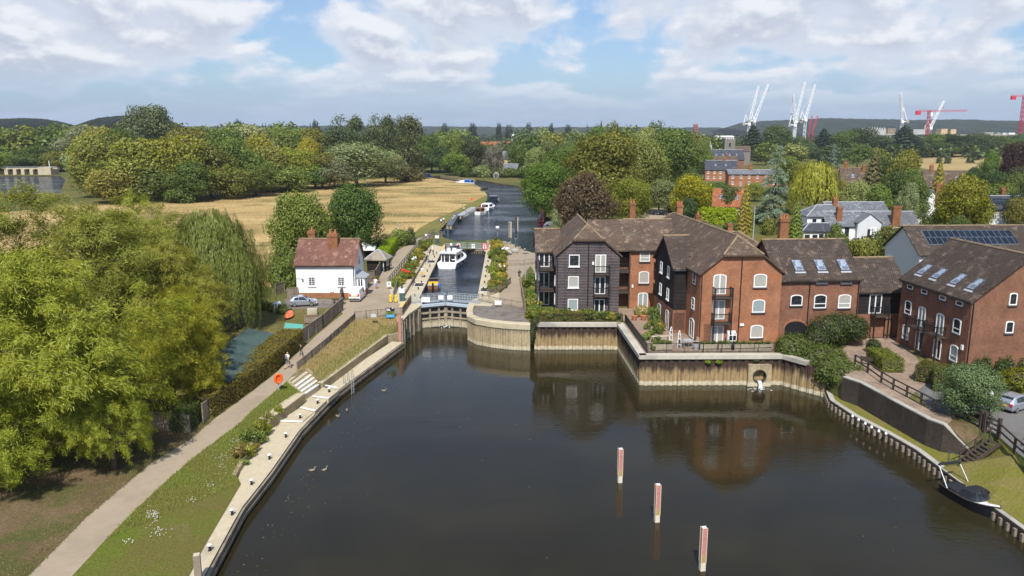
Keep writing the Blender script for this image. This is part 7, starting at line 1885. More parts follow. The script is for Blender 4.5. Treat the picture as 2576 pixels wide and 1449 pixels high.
# control pedestals, yellow markers
for px, py, lab in ((1012, 757, 'dark green control pedestal with white top at the lower gates'), (1100, 613, 'dark green control pedestal with white top at the upper gates')):
    t = thing('control_pedestal', G(px, py, 3.4), 0, lab, 'pedestal', 'lock control pedestals'); MB().box(-.36, .36, -.3, .3, 0, 1.25).build('cabinet', M['pod_green'], t); MB().box(-.4, .4, -.34, .34, 1.25, 1.85).build('hood', M['white'], t); MB().box(-.15, .15, -.1, .1, 1.85, 2.3).build('post', M['pod_green'], t)
for px, lab in ((983, 'left of the two yellow warning markers by the lock railing'), (996, 'right of the two yellow warning markers by the lock railing')):
    t = thing('warning_marker', G(px, 760, 3.4), 0, lab, 'marker', 'yellow warning markers'); MB().lathe([(.24, 0), (.2, .1), (.16, .75), (.2, .8), (.2, 1.0), (.08, 1.1)], n=12).build('body', M['yellow'], t); MB().lathe([(.3, 0), (.3, .07)], n=12).build('foot', M['black'], t)
for px, py, px2, py2, lab in ((1003, 772, 1037, 758, 'lower'), (1108, 628, 1124, 616, 'upper towpath'), (1228, 628, 1246, 617, 'upper island')):
    a, b = G(px, py, 3.41), G(px2, py2, 3.41); tag(MB().box(a.x, b.x, a.y, b.y, 3.405, 3.425).build('tactile_mat', M['tactile']), f'yellow ribbed surface at the {lab} end of the gate footbridge', 'mat', 'yellow gate surfaces')

# bollards
def bollard_mesh():
    t = thing('mooring_bollard', (0, 0, -50), 0, 'x', 'bollard'); MB().lathe([(.13, 0), (.10, .06), (.08, .25), (.13, .3), (.13, .36)], n=10).build('stem', M['black_metal'], t); MB().lathe([(.15, .36), (.16, .40), (.10, .46)], n=10).build('cap', M['white'], t); return t
bb = bollard_mesh(); first = True
def bollard(P, label, group):
    global first
    if first: bb.location = P; bb['label'] = label; bb['group'] = group; first = False; return bb
    return dup(bb, P, 0, label, group)
for i, (px, py) in enumerate(((528, 1385), (584, 1295), (633, 1219), (678, 1155), (719, 1100))): bollard(G(px, py, .9), ('white capped bollard on the landing stage nearest the wooden post', 'second white capped bollard from the wooden post on the stage', 'white capped bollard where the grass meets the landing stage', 'white capped bollard below the crumbling stone wall', 'white capped bollard just before the raised platform')[i], 'landing stage bollards')
for i, (px, py, z) in enumerate(((755, 1052, 1.03), (799, 1015, 1.19), (828, 986, 1.35))): bollard(G(px, py, z), ('bollard on the lowest step of the raised platform', 'bollard on the middle step of the raised platform', 'bollard on the top of the raised platform')[i], 'landing stage bollards')
for i in range(9): bollard(V3(-14.6 - i * .1, 114 + i * 5.3, 3.44), 'small black bollard on the towpath side of the lock chamber', 'bollards along the towpath lockside')
for i in range(9): bollard(V3(-4.45 - i * .02, 114 + i * 5.3, 3.44), 'small black bollard on the island side of the lock chamber', 'bollards along the island lockside')
for px, py in ((1283, 614), (1296, 619), (1308, 626), (1320, 631)): bollard(G(px, py, 3.44), 'small bollard on the curved edge of the lock island', 'bollards on the island edge')
for b_ in list(bpy.data.objects):
    if b_.name.startswith('cap') and b_.parent and 'lockside' in str(b_.parent.get('group', '')): bpy.data.objects.remove(b_)

# piles standing in the water
def guide_pile(px, pyb, pyt, label, w_=.33, z0=0):
    p = G(px, pyb, z0); top = AT(px, pyt, p.y).z; h = top - z0; t = thing('guide_pile', (p.x, p.y, z0), R(9), label, 'mooring post', 'red topped piles in the pool'); k = w_ / 2
    MB().box(-k, k, -k, k, -2, h * .20).build('white_base', M['chalk'], t); MB().box(-k, k, -k, k, h * .20, h * .38).build('ochre_band', M['ochre'], t); MB().box(-k, k, -k, k, h * .38, h).build('pink_top', M['pink_paint'], t)
    mb = MB()
    for x in (-1, 1):
        for y in (-1, 1): mb.box(x * k - .018, x * k + .018, y * k - .018, y * k + .018, h * .2, h + .02)
    mb.build('corner_angles', M['chalk'], t); MB().box(-k + .03, k - .03, -k + .03, k - .03, h, h + .03).build('cap', M['far_white'], t)
guide_pile(1559, 1213, 1129, 'pink topped pile in the pool, farthest of three'); guide_pile(1652, 1312, 1219, 'pink topped pile in the pool, middle of three'); guide_pile(1766, 1434, 1327, 'pink topped pile in the pool, nearest of three')
for px, b_, t_, lab, m_ in ((1282, 598, 557, 'dark timber pile in the river above the lock, left of two', 'timber'), (1299, 581, 545, 'rusty brown pile in the river above the lock, right of two', 'timber_dark')):
    p = G(px, b_, 2.6); top = AT(px, t_, p.y).z; t = thing('river_pile', (p.x, p.y, 2.6), 0, lab, 'mooring post', 'piles above the lock'); MB().box(-.3, .3, -.25, .25, -1.5, top - 2.6).build('shaft', M[m_], t); MB().box(.3, .42, -.2, .2, -1, top - 2.7).build('white_strip', M['white'], t)
for px, py, h, lab in ((1297, 622, 1.8, 'short dark post on the island edge'), (1221, 606, 2.5, 'green post at the island end of the upper gates'), (1127, 601, 2.4, 'dark post at the towpath end of the upper gates')):
    t = thing('lock_post', G(px, py, 3.4), 0, lab, 'post'); MB().box(-.17, .17, -.17, .17, 0, h).build('shaft', M['pod_green'], t); MB().box(-.2, .2, -.2, .2, h, h + .06).build('cap', M['galv'], t)
t = thing('timber_post', G(500, 1462, .9), .3, 'thick dark timber post on the near end of the landing stage', 'post'); MB().box(-.2, .2, -.2, .2, -.4, 1.75).build('shaft', M['timber'], t); MB().box(-.17, .17, -.17, .17, 1.75, 1.79).build('worn_top', M['timber_pale'], t)
# lifebuoys
def lifebuoy(P, label, ang=0, h=1.0):
    t = thing('lifebuoy', P, ang, label, 'lifebuoy', 'orange lifebuoys on posts'); MB().tube([(0, 0, 0), (0, 0, h + .1)], .05, 8).build('post', M['galv'], t)
    pts = [(.32 * math.cos(a_), -.1, h + .42 + .43 * math.sin(a_)) for a_ in [2 * math.pi * i / 20 for i in range(21)]]; MB().tube(pts, .12, 8, cap=False).build('ring', M['orange'], t, smooth=True); MB().box(-.28, .28, -.06, .0, h + .05, h + .8).build('housing', M['orange'], t)
lifebuoy(G(702, 986, 2.35), 'orange lifebuoy on a post beside the towpath near the stone steps', .5); lifebuoy(G(1187, 511, 3.15), 'orange lifebuoy on a post far off on the mown river bank')
# ladder and hoops on the stage
t = thing('ladder_rails', (0, 0, 0), 0, 'metal hoops and ladder at the edge of the landing stage', 'handrail'); mb = MB()
for px, py in ((864, 965), (874, 958), (884, 950)): p = G(px, py, .92); mb.tube([p, p + V3(0, 0, 1.0), p + V3(.25, -.25, 1.0), p + V3(.25, -.25, 0)], .025, 6)
mb.build('hoops', M['green_metal'], t); p = G(884, 972, .9); mb = MB()
for e in (0, .4): mb.bar(p + V3(e * .4, e, -1.2), p + V3(e * .4, e, .9), .05)
for i in range(6): mb.bar(p + V3(0, 0, -1 + i * .3), p + V3(.16, .4, -1 + i * .3), .04)
mb.build('ladder', M['galv'], t)

# ---- fences of the left bank
panel_fence('board_fence', 'tall weathered board fence between the yard and the towpath', pz([(757, 868, 3.05), (813, 826, 3.2), (863, 780, 3.4)]), 1.75)
panel_fence('board_fence', 'short board fence beside the parked white van', pz([(857, 760), (869, 733)], 3.4), 1.75); panel_fence('board_fence', 'low pale fence panel left of the lock house', pz([(724, 752), (750, 750)], 3.4), 1.6); panel_fence('board_fence', 'board fence corner behind the white dinghy', pz([(694, 743), (716, 736)], 3.4), 1.7)
panel_fence('board_fence', 'board gate and fence between the lock house bay and the hut', pz([(918, 712), (945, 707), (958, 684)], 3.4), 1.8)
panel_fence('board_fence', 'grey board fence under the boughs of the great willow', pz([(357, 1081, 2.0), (478, 1093, 2.0)]), 1.7); panel_fence('board_fence', 'narrow pale fence panel between the two clipped hedges', pz([(512, 1066, 2.1), (535, 1046, 2.15)]), 1.8)
PF = [p.copy() for p in PATH_R[9:12]] + [G(950, 799, 3.4), G(1012, 795, 3.4), G(1034, 762, 3.4)]
def paling(label, P, h=1.05, group='pale paling fences'): return rail_fence('paling_fence', label, P, h, 2.0, (.9, .3), 'fence_wood', .1, .07, 'fence', group, .16, True)
paling('grey paling fence running down the towpath above the dry grass slope', PF[:3], .95); paling('pale paling fence round the corner of the lockside with the notice board', PF[2:], 1.2)
paling('paling fence at the island side of the lower gates', pz([(1203, 757), (1258, 768), (1316, 778)], 3.42), 1.1); paling('curved paling fence along the island flower bed', pz([(1227, 745), (1262, 733), (1285, 712)], 3.42), 1.05); paling('paling fence across the island path', pz([(1282, 668), (1318, 667), (1350, 664)], 3.42), 1.05)
rail_fence('post_and_rail_fence', 'dark green post and rail fence along the towpath flower bed', pz([(977, 716), (1043, 632), (1070, 600)], 3.42), 1.1, 2.2, (1.0, .5), 'green_metal', .1, .08)
rail_fence('railing_corner', 'grey timber railing at the lower end of the towpath flower bed', pz([(977, 717), (1003, 712), (990, 752)], 3.42), 1.1, 1.6, (1.0, .5), 'timber', .12, .09)
rail_fence('mooring_railing', 'timber railing at the upper end of the lock beside the bicycles', pz([(1070, 600), (1092, 588), (1112, 596)], 3.42), 1.15, 1.6, (1.0, .5), 'timber', .12, .09)
panel_fence('brown_fence', 'dark brown fence between the island path and black boarded house', pz([(1308, 712), (1312, 745), (1321, 795)], 3.45), 1.6, 'timber_dark')
# terrace railings
rail_fence('metal_railing', 'black metal railing along the garden of the black boarded house', [V3(3.2, 97.6, 3.5), V3(14.3, 97.6, 3.5)], 1.1, 2.2, (1.0, .1), 'black_metal', .06, .045, 'railing', 'black wharf railings', .14)
rail_fence('metal_railing', 'black metal railing down the narrow return of the wharf', [V3(14.6, 97.4, 3.5), V3(15.0, 83.2, 3.5)], 1.1, 2.2, (1.0, .1), 'black_metal', .06, .045, 'railing', 'black wharf railings', .14)
rail_fence('metal_railing', 'black metal railing along the front edge of the brick gable terrace', [V3(15.1, 83.2, 3.5), V3(29.6, 83.5, 3.5)], 1.1, 2.0, (1.0, .1), 'black_metal', .06, .045, 'railing', 'black wharf railings', .14)
# road fence
rail_fence('road_fence', 'black post and two rail fence above the brick retaining wall', pz([(2150, 919), (2182, 939), (2216, 964), (2246, 982), (2280, 1000), (2316, 1019), (2348, 1037), (2404, 1047), (2465, 1076)], 3.15), 1.15, 3.0, (1.0, .5), 'timber_dark', .16, .11)
rail_fence('road_fence', 'black post and rail fence continuing beyond the small gate at right edge', pz([(2511, 1099), (2551, 1137), (2620, 1195)], 3.1), 1.15, 2.6, (1.0, .5), 'timber_dark', .16, .11)
t = thing('gate', G(2466, 1077, 3.1), heading(G(2466, 1077, 3.1), G(2511, 1099, 3.1)) + math.pi / 2, 'tall dark timber gate at the head of the bank steps', 'gate'); L_ = (G(2511, 1099, 3.1) - G(2466, 1077, 3.1)).length
for x in (0, .45, L_): MB().box(x - .12, x + .12, -.12, .12, -.1, 1.6).build('post', M['timber_dark'], t)
for z in (.4, .8, 1.2): MB().box(.1, L_, -.04, .04, z, z + .12).build('rail', M['timber_dark'], t)
# bank steps
a, b = G(2420, 1172, .95), G(2505, 1112, 2.9); t = thing('bank_steps', (0, 0, 0), 0, 'dark timber steps with a handrail down the grass bank', 'steps'); d = (b - a); dn = d.xy.to_3d().normalized(); s_ = Vector((-dn.y, dn.x, 0)) * .55
for sg in (-1, 1): MB().bar(a + s_ * sg + V3(0, 0, .1), b + s_ * sg + V3(0, 0, .1), .1, .28).build('stringer', M['timber_dark'], t)
for i in range(9): q = a.lerp(b, (i + .3) / 9) + V3(0, 0, .15); MB().bar(q - s_, q + s_, .26, .05).build('tread', M['timber_dark'], t)
r = MB(); r.bar(a + s_ + V3(0, 0, 1.1), b + s_ + V3(0, 0, 1.1), .07)
for f in (.05, .5, .95): q = a.lerp(b, f) + s_; r.bar(q, q + V3(0, 0, 1.1), .09, up=(0, 1, 0))
r.build('handrail', M['timber_dark'], t)
t = thing('green_handrail', (0, 0, 0), 0, 'green metal handrail standing at the quay edge above the day boat', 'handrail'); a, b = G(2384, 1171, .9), G(2411, 1184, .9); mb = MB(); mb.tube([a, a + V3(0, 0, 1.25), b + V3(0, 0, 1.25), b], .045, 6); mb.tube([a + V3(0, 0, .6), b + V3(0, 0, .6)], .035, 6); mb.build('rail', M['green_metal'], t)
for i, (px, py) in enumerate(((2146, 1049), (2161, 1058), (2178, 1068), (2194, 1077), (2212, 1087), (2230, 1093))):
    p = G(px, py, .82) + V3(-.08, -.05, 0); o = MB().tube([V3(-.02, .24, 0), V3(.02, -.24, 0)], .11, 8).build('fender', M['white'], None, smooth=True, loc=p + V3(0, 0, .14)); o.rotation_euler = (0, 0, -.5); tag(o, 'white cylindrical boat fender lying along the mossy quay edge', 'fender', 'white fenders on the quay')
# lamps and poles
def lamp(P, h, label, m='black_metal', ang=0):
    t = thing('street_lamp', P, ang, label, 'street lamp'); MB().lathe([(.16, 0), (.16, .5), (.07, .6), (.05, h - .6), (.08, h - .58)], n=8).build('column', M[m], t); MB().lathe([(.08, h - .58), (.19, h - .1), (.22, h - .08), (.06, h + .1), (.02, h + .25)], n=6).build('lantern', M['lead'], t); MB().lathe([(.10, h - .52), (.17, h - .14)], n=6).build('lamp_glass', M['white'], t)
lamp(G(1007, 614, 3.4), 4.3, 'black lantern lamp post beside the bushes on the towpath'); lamp(AT(1957, 602, 140), 3.6, 'black lamp post seen over the roof light range'); lamp(G(2484, 1073, 3.1), 3.0, 'grey lamp post beside the small tree on the road')
p = G(1322, 704, 3.4); t = thing('street_lamp', p, 0, 'tall grey lamp column with twin floodlights on the island path', 'street lamp'); MB().lathe([(.12, 0), (.1, 2.4), (.06, 2.5), (.05, 4.4)], n=8).build('column', M['galv'], t); MB().box(-.5, .5, -.12, .12, 4.4, 4.55).build('floodlights', M['hull_grey'], t)
for px, Y, yb, yt, lab in ((1245, 440, 424, 393, 'bare wooden pole on the far river bank'), (2190, 160, 613, 574, 'wooden telegraph pole before the white pub'), (1664, 150, 600, 575, 'pale lamp column behind the long roof ridge'), (1893, 165, 560, 520, 'tall thin lamp column near the blue cedar')):
    z0, z1 = AT(px, yb, Y).z, AT(px, yt, Y).z; t = thing('utility_pole', (XW(px, Y), Y, min(z0, 3.4)), 0, lab, 'pole'); MB().lathe([(.14, 0), (.09, z1 - min(z0, 3.4))], n=8).build('shaft', M['timber' if 'wood' in lab else 'galv'], t); MB().box(-.5, .5, -.06, .06, z1 - min(z0, 3.4) - .4, z1 - min(z0, 3.4) - .28).build('crossarm', M['timber'], t)

# ---- hedges, beds and shrubs near by
def off(P, o):
    out = []
    for i, p in enumerate(P): d = (P[min(i + 1, len(P) - 1)] - P[max(i - 1, 0)]); d.z = 0; d.normalize(); out.append(p + Vector((-d.y, d.x, 0)) * o)
    return out
hedge('clipped_hedge', off(PATH_L[5:9] + [G(768, 872, 3.0)], 1.55), 2.7, 2.0, (.11, .092, .02), 'long brown topped clipped hedge between towpath and green shed', 150)
hedge('clipped_hedge', off(pz([(474, 1092, 2.0), (512, 1064, 2.1)]), .9), 1.5, 2.0, (.05, .075, .015), 'small dark green hedge block under the willow boughs', 150)
hedge('lime_hedge', pz([(958, 668), (986, 624)], 3.4), 2.4, 2.3, (.17, .24, .01), 'bright lime green clipped hedge beside the towpath hut', 120)
hedge('lime_hedge', pz([(1762, 560), (1850, 562)], 3.4), 7, 3.4, (.21, .26, .008), 'bright yellow green long hedge near the orange roofed bungalow', 45, .5, rough=.35)
hedge('garden_hedge', [V3(3.6, 98.4, 3.5), V3(9.5, 98.4, 3.5)], 1.1, 1.15, (.11, .105, .02), 'olive hedge along the railing of the black boarded house', 190)
hedge('clipped_hedge', pz([(2205, 905), (2245, 935)], 3.3), 2.2, 1.3, (.10, .115, .015), 'low yellow green hedge block beside the courtyard path', 150)
hedge('clipped_hedge', pz([(2310, 950), (2400, 968)], 3.2), 2.4, 1.6, (.075, .075, .018), 'brownish green hedge before the courtyard building', 150)
hedge('clipped_hedge', pz([(2345, 975), (2420, 985)], 3.15), 2.2, 2.0, (.08, .095, .022), 'taller hedge in front of the brownish one by the road', 150)
hedge('clipped_hedge', pz([(2118, 606), (2172, 610)], 3.4), 3, 2.2, (.075, .08, .018), 'clipped hedge behind the roof light range, below the pub', 60)
hedge('garden_hedge', pz([(2250, 625), (2330, 632)], 3.4), 3, 3, (.05, .075, .018), 'dark garden hedge in front of the white pub', 40, .3)
def plantrow(spots, cols, name, label, group, keys=('plant0', 'plant1'), s=(.8, 1.3), cat='plant'):
    r = random.Random(len(label))
    for i, p in enumerate(spots): k = r.uniform(*s); plant_at(keys[i % len(keys)], p, k * r.uniform(.85, 1.15), k, jit(cols[i % len(cols)]), name, label, cat, group)
r = random.Random(3); S_ = []
for i in range(34): f = i / 33; p = G(1000, 722, 3.42).lerp(G(1068, 612, 3.42), f); S_.append(p + V3(r.uniform(-.9, 1.3), r.uniform(-.4, .4), 0))
plantrow(S_, [(.075, .10, .02), (.11, .115, .02), (.15, .12, .02), MID], 'flower_bed_plant', 'leafy garden plant in the towpath flower bed behind the railing', 'plants of the towpath bed', s=(.9, 1.5))
S_ = []
for i in range(36): f = i / 35; p = G(1252, 735, 3.42).lerp(G(1252, 622, 3.42), f); S_.append(p + V3(r.uniform(-1.0, 1.0), r.uniform(-.4, .4), 0))
plantrow(S_, [(.10, .12, .02), (.14, .135, .025), (.17, .13, .02), MID], 'flower_bed_plant', 'tall leafy plant in the island flower bed beside the lock chamber', 'plants of the island bed', s=(1.2, 2.0))
for px, py, n, m_, lab in ((1040, 668, 9, 'flower', 'plant with pale rose blooms in the towpath bed'), (1018, 703, 8, 'flower_red', 'plant with bright red blooms in the towpath bed'), (1270, 643, 12, 'flower', 'plant with a cloud of white blooms in the island bed'), (1262, 690, 6, 'flower', 'plant with few whitish blooms low in the island bed')):
    t = plant_at('plant0', G(px, py, 3.42), 1.3, .9, MID, 'flowering_plant', lab, 'plant')
    for i in range(n): MB().ball((0, 0, 0), .17, 7, 5).build('bloom', M[m_], t, loc=V3(r.uniform(-.8, .8), r.uniform(-.9, .5), r.uniform(.9, 1.2)))
S_ = [V3(3.3 + i * .75, 98.9 + r.uniform(-.4, 1.6), 3.5) for i in range(15)]
plantrow(S_, [(.09, .11, .02), (.15, .14, .02), MID], 'garden_plant', 'bushy garden plant in front of the black boarded house', 'plants of the boarded house garden', s=(.9, 1.6))
S_ = [V3(15.6 + r.uniform(0, 3.5), 84.5 + i * 1.05, 3.5) for i in range(12)] + [V3(19.3, 101, 3.5), V3(19.5, 99.4, 3.5), V3(18.6, 102, 3.5)]
plantrow(S_, [(.08, .11, .025), MID, (.15, .13, .03)], 'terrace_plant', 'potted leafy plant on the brick paved terrace', 'plants of the terrace', s=(.7, 1.3))
plant_at('bush0', (19.6, 98.4, 3.5), .95, .85, GREEN, 'terrace_bush', 'dark green bush at the corner of the boarded wing', 'bush')
for i in range(5): plant_at('plant%d' % (i % 2), (16.6 + i * .3, 100.5 + (i % 2) * .5, 3.5), 1.5, .8, (.24, .20, .09), 'ornamental_grass', 'tuft of straw coloured ornamental grass on the terrace', 'plant', 'straw grass tufts')
for f, x in ((0, 16.0), (1, 17.2)):
    t = thing('terracotta_pot', (x, 98.6, 3.5), 0, 'large terracotta pot on the terrace, %s of two' % ('left', 'right')[f], 'pot', 'terracotta pots'); MB().lathe([(.25, 0), (.38, .55), (.42, .56), (.42, .64), (.35, .64)], n=12).build('pot', M['terracotta'], t); MB().lathe([(.33, .5), (.05, .62)], n=10).build('soil', M['dirt'], t)
plantrow([G(px, py, 3.45) for px, py in ((1335, 705), (1330, 722), (1342, 735), (1334, 750), (1340, 765), (1333, 780), (1345, 790), (1338, 800), (1350, 775))], [MID, (.10, .12, .02), (.14, .14, .03)], 'garden_plant', 'garden plant between the brown fence and the boarded house', 'plants by the brown fence', s=(1.1, 1.8))
# terrace things
def slat_planter(x, y, w_, label, m='timber_pale', d=.7, h=.75):
    t = thing('slatted_planter', (x, y, 3.5), 0, label, 'planter', 'slatted wooden planters'); mb = MB()
    for i in range(5): mb.box(-w_ / 2, w_ / 2, -d / 2, -d / 2 + .03, .05 + i * .15, .15 + i * .15); mb.box(-w_ / 2, w_ / 2, d / 2 - .03, d / 2, .05 + i * .15, .15 + i * .15)
    for i in range(int(w_ / .16)): mb.box(-w_ / 2 + i * .16, -w_ / 2 + i * .16 + .04, -d / 2 - .02, -d / 2, 0, h)
    mb.build('slats', M[m], t); MB().box(-w_ / 2 + .03, w_ / 2 - .03, -d / 2 + .03, d / 2 - .03, 0, h - .1).build('soil', M['dirt'], t)
for x, w_, lab in ((16.9, 2.2, 'slatted planter near the terrace corner'), (22.1, 1.9, 'slatted planter left of the black rubbish bag'), (23.9, 1.4, 'short slatted planter beside the french door'), (26.1, 2.2, 'slatted planter right of the black rubbish bag'), (28.2, 1.9, 'rightmost slatted planter on the terrace')):
    slat_planter(x, 84.4, w_, lab); 
    for i in range(3): plant_at('plant1', (x - w_ / 3 + i * w_ / 3, 84.4, 4.15), .45, .5, jit(MID), 'planter_plant', 'small green plant growing in a slatted planter', 'plant', 'plants in the planters')
t = thing('round_table', (20.2, 86.0, 3.5), 0, 'grey round garden table on the terrace', 'table'); MB().lathe([(.62, .70), (.62, .74)], n=18).build('tabletop', M['lead'], t)
for i in range(4): a_ = i * math.pi / 2; MB().bar((.4 * math.cos(a_), .4 * math.sin(a_), 0), (.3 * math.cos(a_), .3 * math.sin(a_), .7), .04).build('leg', M['lead'], t)
for x, y, a_, lab in ((21.2, 86.4, -1.2, 'pale wooden garden chair right of the round table'), (19.3, 85.4, 2.0, 'dark garden chair left of the round table')):
    t = thing('garden_chair', (x, y, 3.5), a_, lab, 'chair', 'terrace chairs'); m_ = M['timber_pale' if 'pale' in lab else 'hull_grey']; MB().box(-.25, .25, -.25, .25, .42, .46).build('seat', m_, t); MB().box(-.25, .25, .22, .27, .46, .95).build('backrest', m_, t)
    for X in (-.22, .22):
        for Yy in (-.22, .22): MB().box(X - .02, X + .02, Yy - .02, Yy + .02, 0, .42).build('leg', m_, t)
t = thing('wooden_bench', (17.4, 87.8, 3.5), .1, 'pale wooden bench table on the terrace corner', 'bench'); MB().box(-1.1, 1.1, -.22, .22, .68, .75).build('top', M['timber_pale'], t)
for x in (-.9, .9): MB().box(x - .06, x + .06, -.2, .2, 0, .68).build('leg', M['timber_pale'], t)
t = thing('cold_frame', (25.2, 86.1, 3.5), ROT, 'narrow white glazed cold frame against the brick wall', 'greenhouse'); fr = MB()
for x in (-.45, -.02, .41): fr.box(x, x + .06, -.3, -.25, 0, 1.35); fr.bar((x + .03, -.28, 1.35), (x + .03, .3, 1.75), .06)
for z in (0, .65, 1.3): fr.box(-.45, .47, -.3, -.24, z, z + .07)
fr.box(-.45, .47, .26, .32, 0, 1.75); fr.build('frame', M['white'], t); MB().box(-.4, .42, -.24, -.22, .05, 1.3).build('glass', M['glass'], t)
for x, y, lab in ((18.4, 86.9, 'white pointed plant frame left of its twin on the terrace'), (19.0, 85.2, 'white pointed plant frame nearest the railing')):
    t = thing('plant_obelisk', (x, y, 3.5), 0, lab, 'plant frame', 'white plant frames'); mb = MB()
    for X, Yy in ((-.2, -.2), (.2, -.2), (.2, .2), (-.2, .2)): mb.bar((X, Yy, 0), (X * .55, Yy * .55, 1.7), .04); mb.bar((X * .55, Yy * .55, 1.7), (0, 0, 2.1), .04)
    for z in (.5, 1.1, 1.65): k = .2 - .09 * z / 1.7; [mb.bar((a_ * k, b_ * k, z), (c_ * k, d_ * k, z), .03) for a_, b_, c_, d_ in ((-1, -1, 1, -1), (1, -1, 1, 1), (1, 1, -1, 1), (-1, 1, -1, -1))]
    mb.build('frame', M['white'], t)
tag(MB().ball((0, 0, .4), (.38, .35, .45), 10, 8).tube([(0, 0, .8), (.05, 0, .98)], [.1, .16], 6).build('rubbish_bag', M['black'], None, loc=(25.0, 84.6, 3.5)), 'full black rubbish bag on the terrace by the railing', 'bag')
t = thing('water_butt', (20.8, 84.6, 3.5), 0, 'grey plastic water butt behind the terrace railing', 'bin'); MB().lathe([(.26, 0), (.32, .4), (.3, .8)], n=14).build('barrel', M['lead'], t); MB().lathe([(.33, .8), (.31, .86)], n=14).build('lid', M['black'], t)
t = thing('blue_dish', (24.1, 85.4, 3.5), 0, 'small blue round dish on the terrace paving', 'dish'); MB().lathe([(.4, 0), (.45, .14), (.4, .14), (.38, .05)], n=16).build('dish', M['fender_blue'], t)
# outfall
p = AT(*CT(1778, 730), 82.1); t = thing('outfall', (p.x, 82.2, 0), 0, 'concrete outfall headwall with round pipe pouring water into the pool', 'outfall')
w2 = 1.28; zc_ = p.z; mb = MB(); rr = .76; n = 24; sq = []
for i in range(n):
    a_ = 2 * math.pi * i / n; c_, s_ = math.cos(a_), math.sin(a_); k = min(w2 / max(abs(c_), 1e-6), (1.25 if s_ > 0 else zc_ + .3) / max(abs(s_), 1e-6)); sq.append(((c_ * k, s_ * k), (c_ * rr, s_ * rr)))
for i in range(n):
    (a0, b0), (a1, b1) = sq[i], sq[(i + 1) % n]
    mb.face([(a0[0], -.3, zc_ + a0[1]), (a1[0], -.3, zc_ + a1[1]), (b1[0], -.3, zc_ + b1[1]), (b0[0], -.3, zc_ + b0[1])][::-1]); mb.face([(a0[0], -.3, zc_ + a0[1]), (a1[0], -.3, zc_ + a1[1]), (a1[0], .3, zc_ + a1[1]), (a0[0], .3, zc_ + a0[1])])
mb.build('headwall', M['pile_concrete'], t); pts = [(0, -.42, zc_), (0, .9, zc_)]
MB().loft([[(r_ * math.cos(2 * math.pi * j / 20), y, zc_ + r_ * math.sin(2 * math.pi * j / 20)) for j in range(20)] for y, r_ in ((.9, .66), (-.40, .66), (-.40, .76), (.3, .76))], caps=False).build('pipe', M['timber_dark'], t)
MB().face([(.7 * math.cos(2 * math.pi * j / 20), .85, zc_ + .7 * math.sin(2 * math.pi * j / 20)) for j in range(20)]).build('pipe_end', M['black'], t)
MB().loft([[(-w_, y, z), (w_, y, z), (w_, y + .12, z - .02), (-w_, y + .12, z - .02)] for y, z, w_ in ((-.2, zc_ - .55, .22), (-.5, zc_ - .58, .2), (-.8, zc_ - .8, .18), (-.95, .02, .24))]).build('water_jet', M['foam'], t)
mb = MB(); rf = random.Random(2)
for i in range(26): a_, d_ = rf.uniform(0, 6.28), abs(rf.gauss(0, .75)); mb.ball((d_ * math.cos(a_) * 1.3, -1.1 + d_ * math.sin(a_) * .8, .005), (rf.uniform(.04, .16), rf.uniform(.03, .09), .02), 6, 4)
mb.build('splash', M['foam'], t)
t = thing('gate_leak', (gb.x - .05, 108.9, 0), 0, 'small jet of white water leaking between the lower lock gates', 'water jet'); mb = MB()
for i in range(18): a_, d_ = rf.uniform(0, 6.28), abs(rf.gauss(0, .4)); mb.ball((d_ * math.cos(a_), -.4 + d_ * math.sin(a_) * .7, rf.uniform(0, .35) * max(0, 1 - d_)), (rf.uniform(.05, .14),) * 2 + (rf.uniform(.03, .1),), 6, 4)
mb.build('spray', M['foam'], t)
# creeper and shrubs at the right
mound('creeper', [(32.0, 84.6, 3.7, 2.0, 2.2, 1.5), (33.4, 81.5, 3.2, 1.7, 2.0, 1.7), (31.0, 83.6, 3.9, 1.5, 1.5, 1.5), (33.6, 79.2, 2.6, 1.4, 1.8, 1.7), (35.0, 80.3, 3.1, 1.5, 2.0, 1.1), (34.8, 83.0, 3.4, 2.0, 2.0, 1.0), (34.2, 77.7, 2.5, 1.2, 1.4, 1.3), (36.0, 78.7, 2.9, 1.2, 1.4, .8)], (.10, .13, .03), 'big green creeper shrub spilling over the quay wall beside the outfall', 15000, .34, 'shrub', .8)
mound('round_shrub', [(36.6, 87.2, 5.0, 2.3, 1.9, 1.9), (38.4, 87.6, 5.6, 2.0, 1.6, 1.5), (39.9, 87.4, 5.2, 1.5, 1.4, 1.5), (35.2, 86.4, 4.3, 1.5, 1.4, 1.2)], (.048, .07, .018), 'large dark rounded shrub before the arched carport openings', 9000, .24, 'shrub')
mound('small_shrub', [(40.8, 84.6, 4.0, .75, .7, .7), (41.1, 84.3, 3.6, .6, .6, .5)], (.05, .07, .02), 'small topiary like shrub on the courtyard paving', 1500, .2, 'shrub')
mound('yew', [(46.6 + i * 1.15, 74.6 + (i % 2) * .5, 3.9, .6, .6, 1.5) for i in range(5)], (.05, .085, .02), 'row of upright dark green yew spires by the gable wall', 5000, .22, 'shrub')
mound('golden_shrub', [(49.0, 71.6, 4.0, 1.5, 1.3, 1.3), (50.6, 72.2, 4.1, 1.4, 1.3, 1.3), (48.2, 72.4, 3.8, 1.0, 1.0, 1.0)], (.19, .20, .012), 'bright yellow green shrub at the right edge below the gable', 5000, .22, 'shrub')
mound('small_shrub', [(40.4, 63.6, 2.9, 1.0, .9, .7), (41.2, 64.2, 2.9, .8, .8, .6)], (.07, .10, .03), 'low green shrub under the small tree by the road fence', 2000, .2, 'shrub')
g = G(2432, 1052, 3.1)
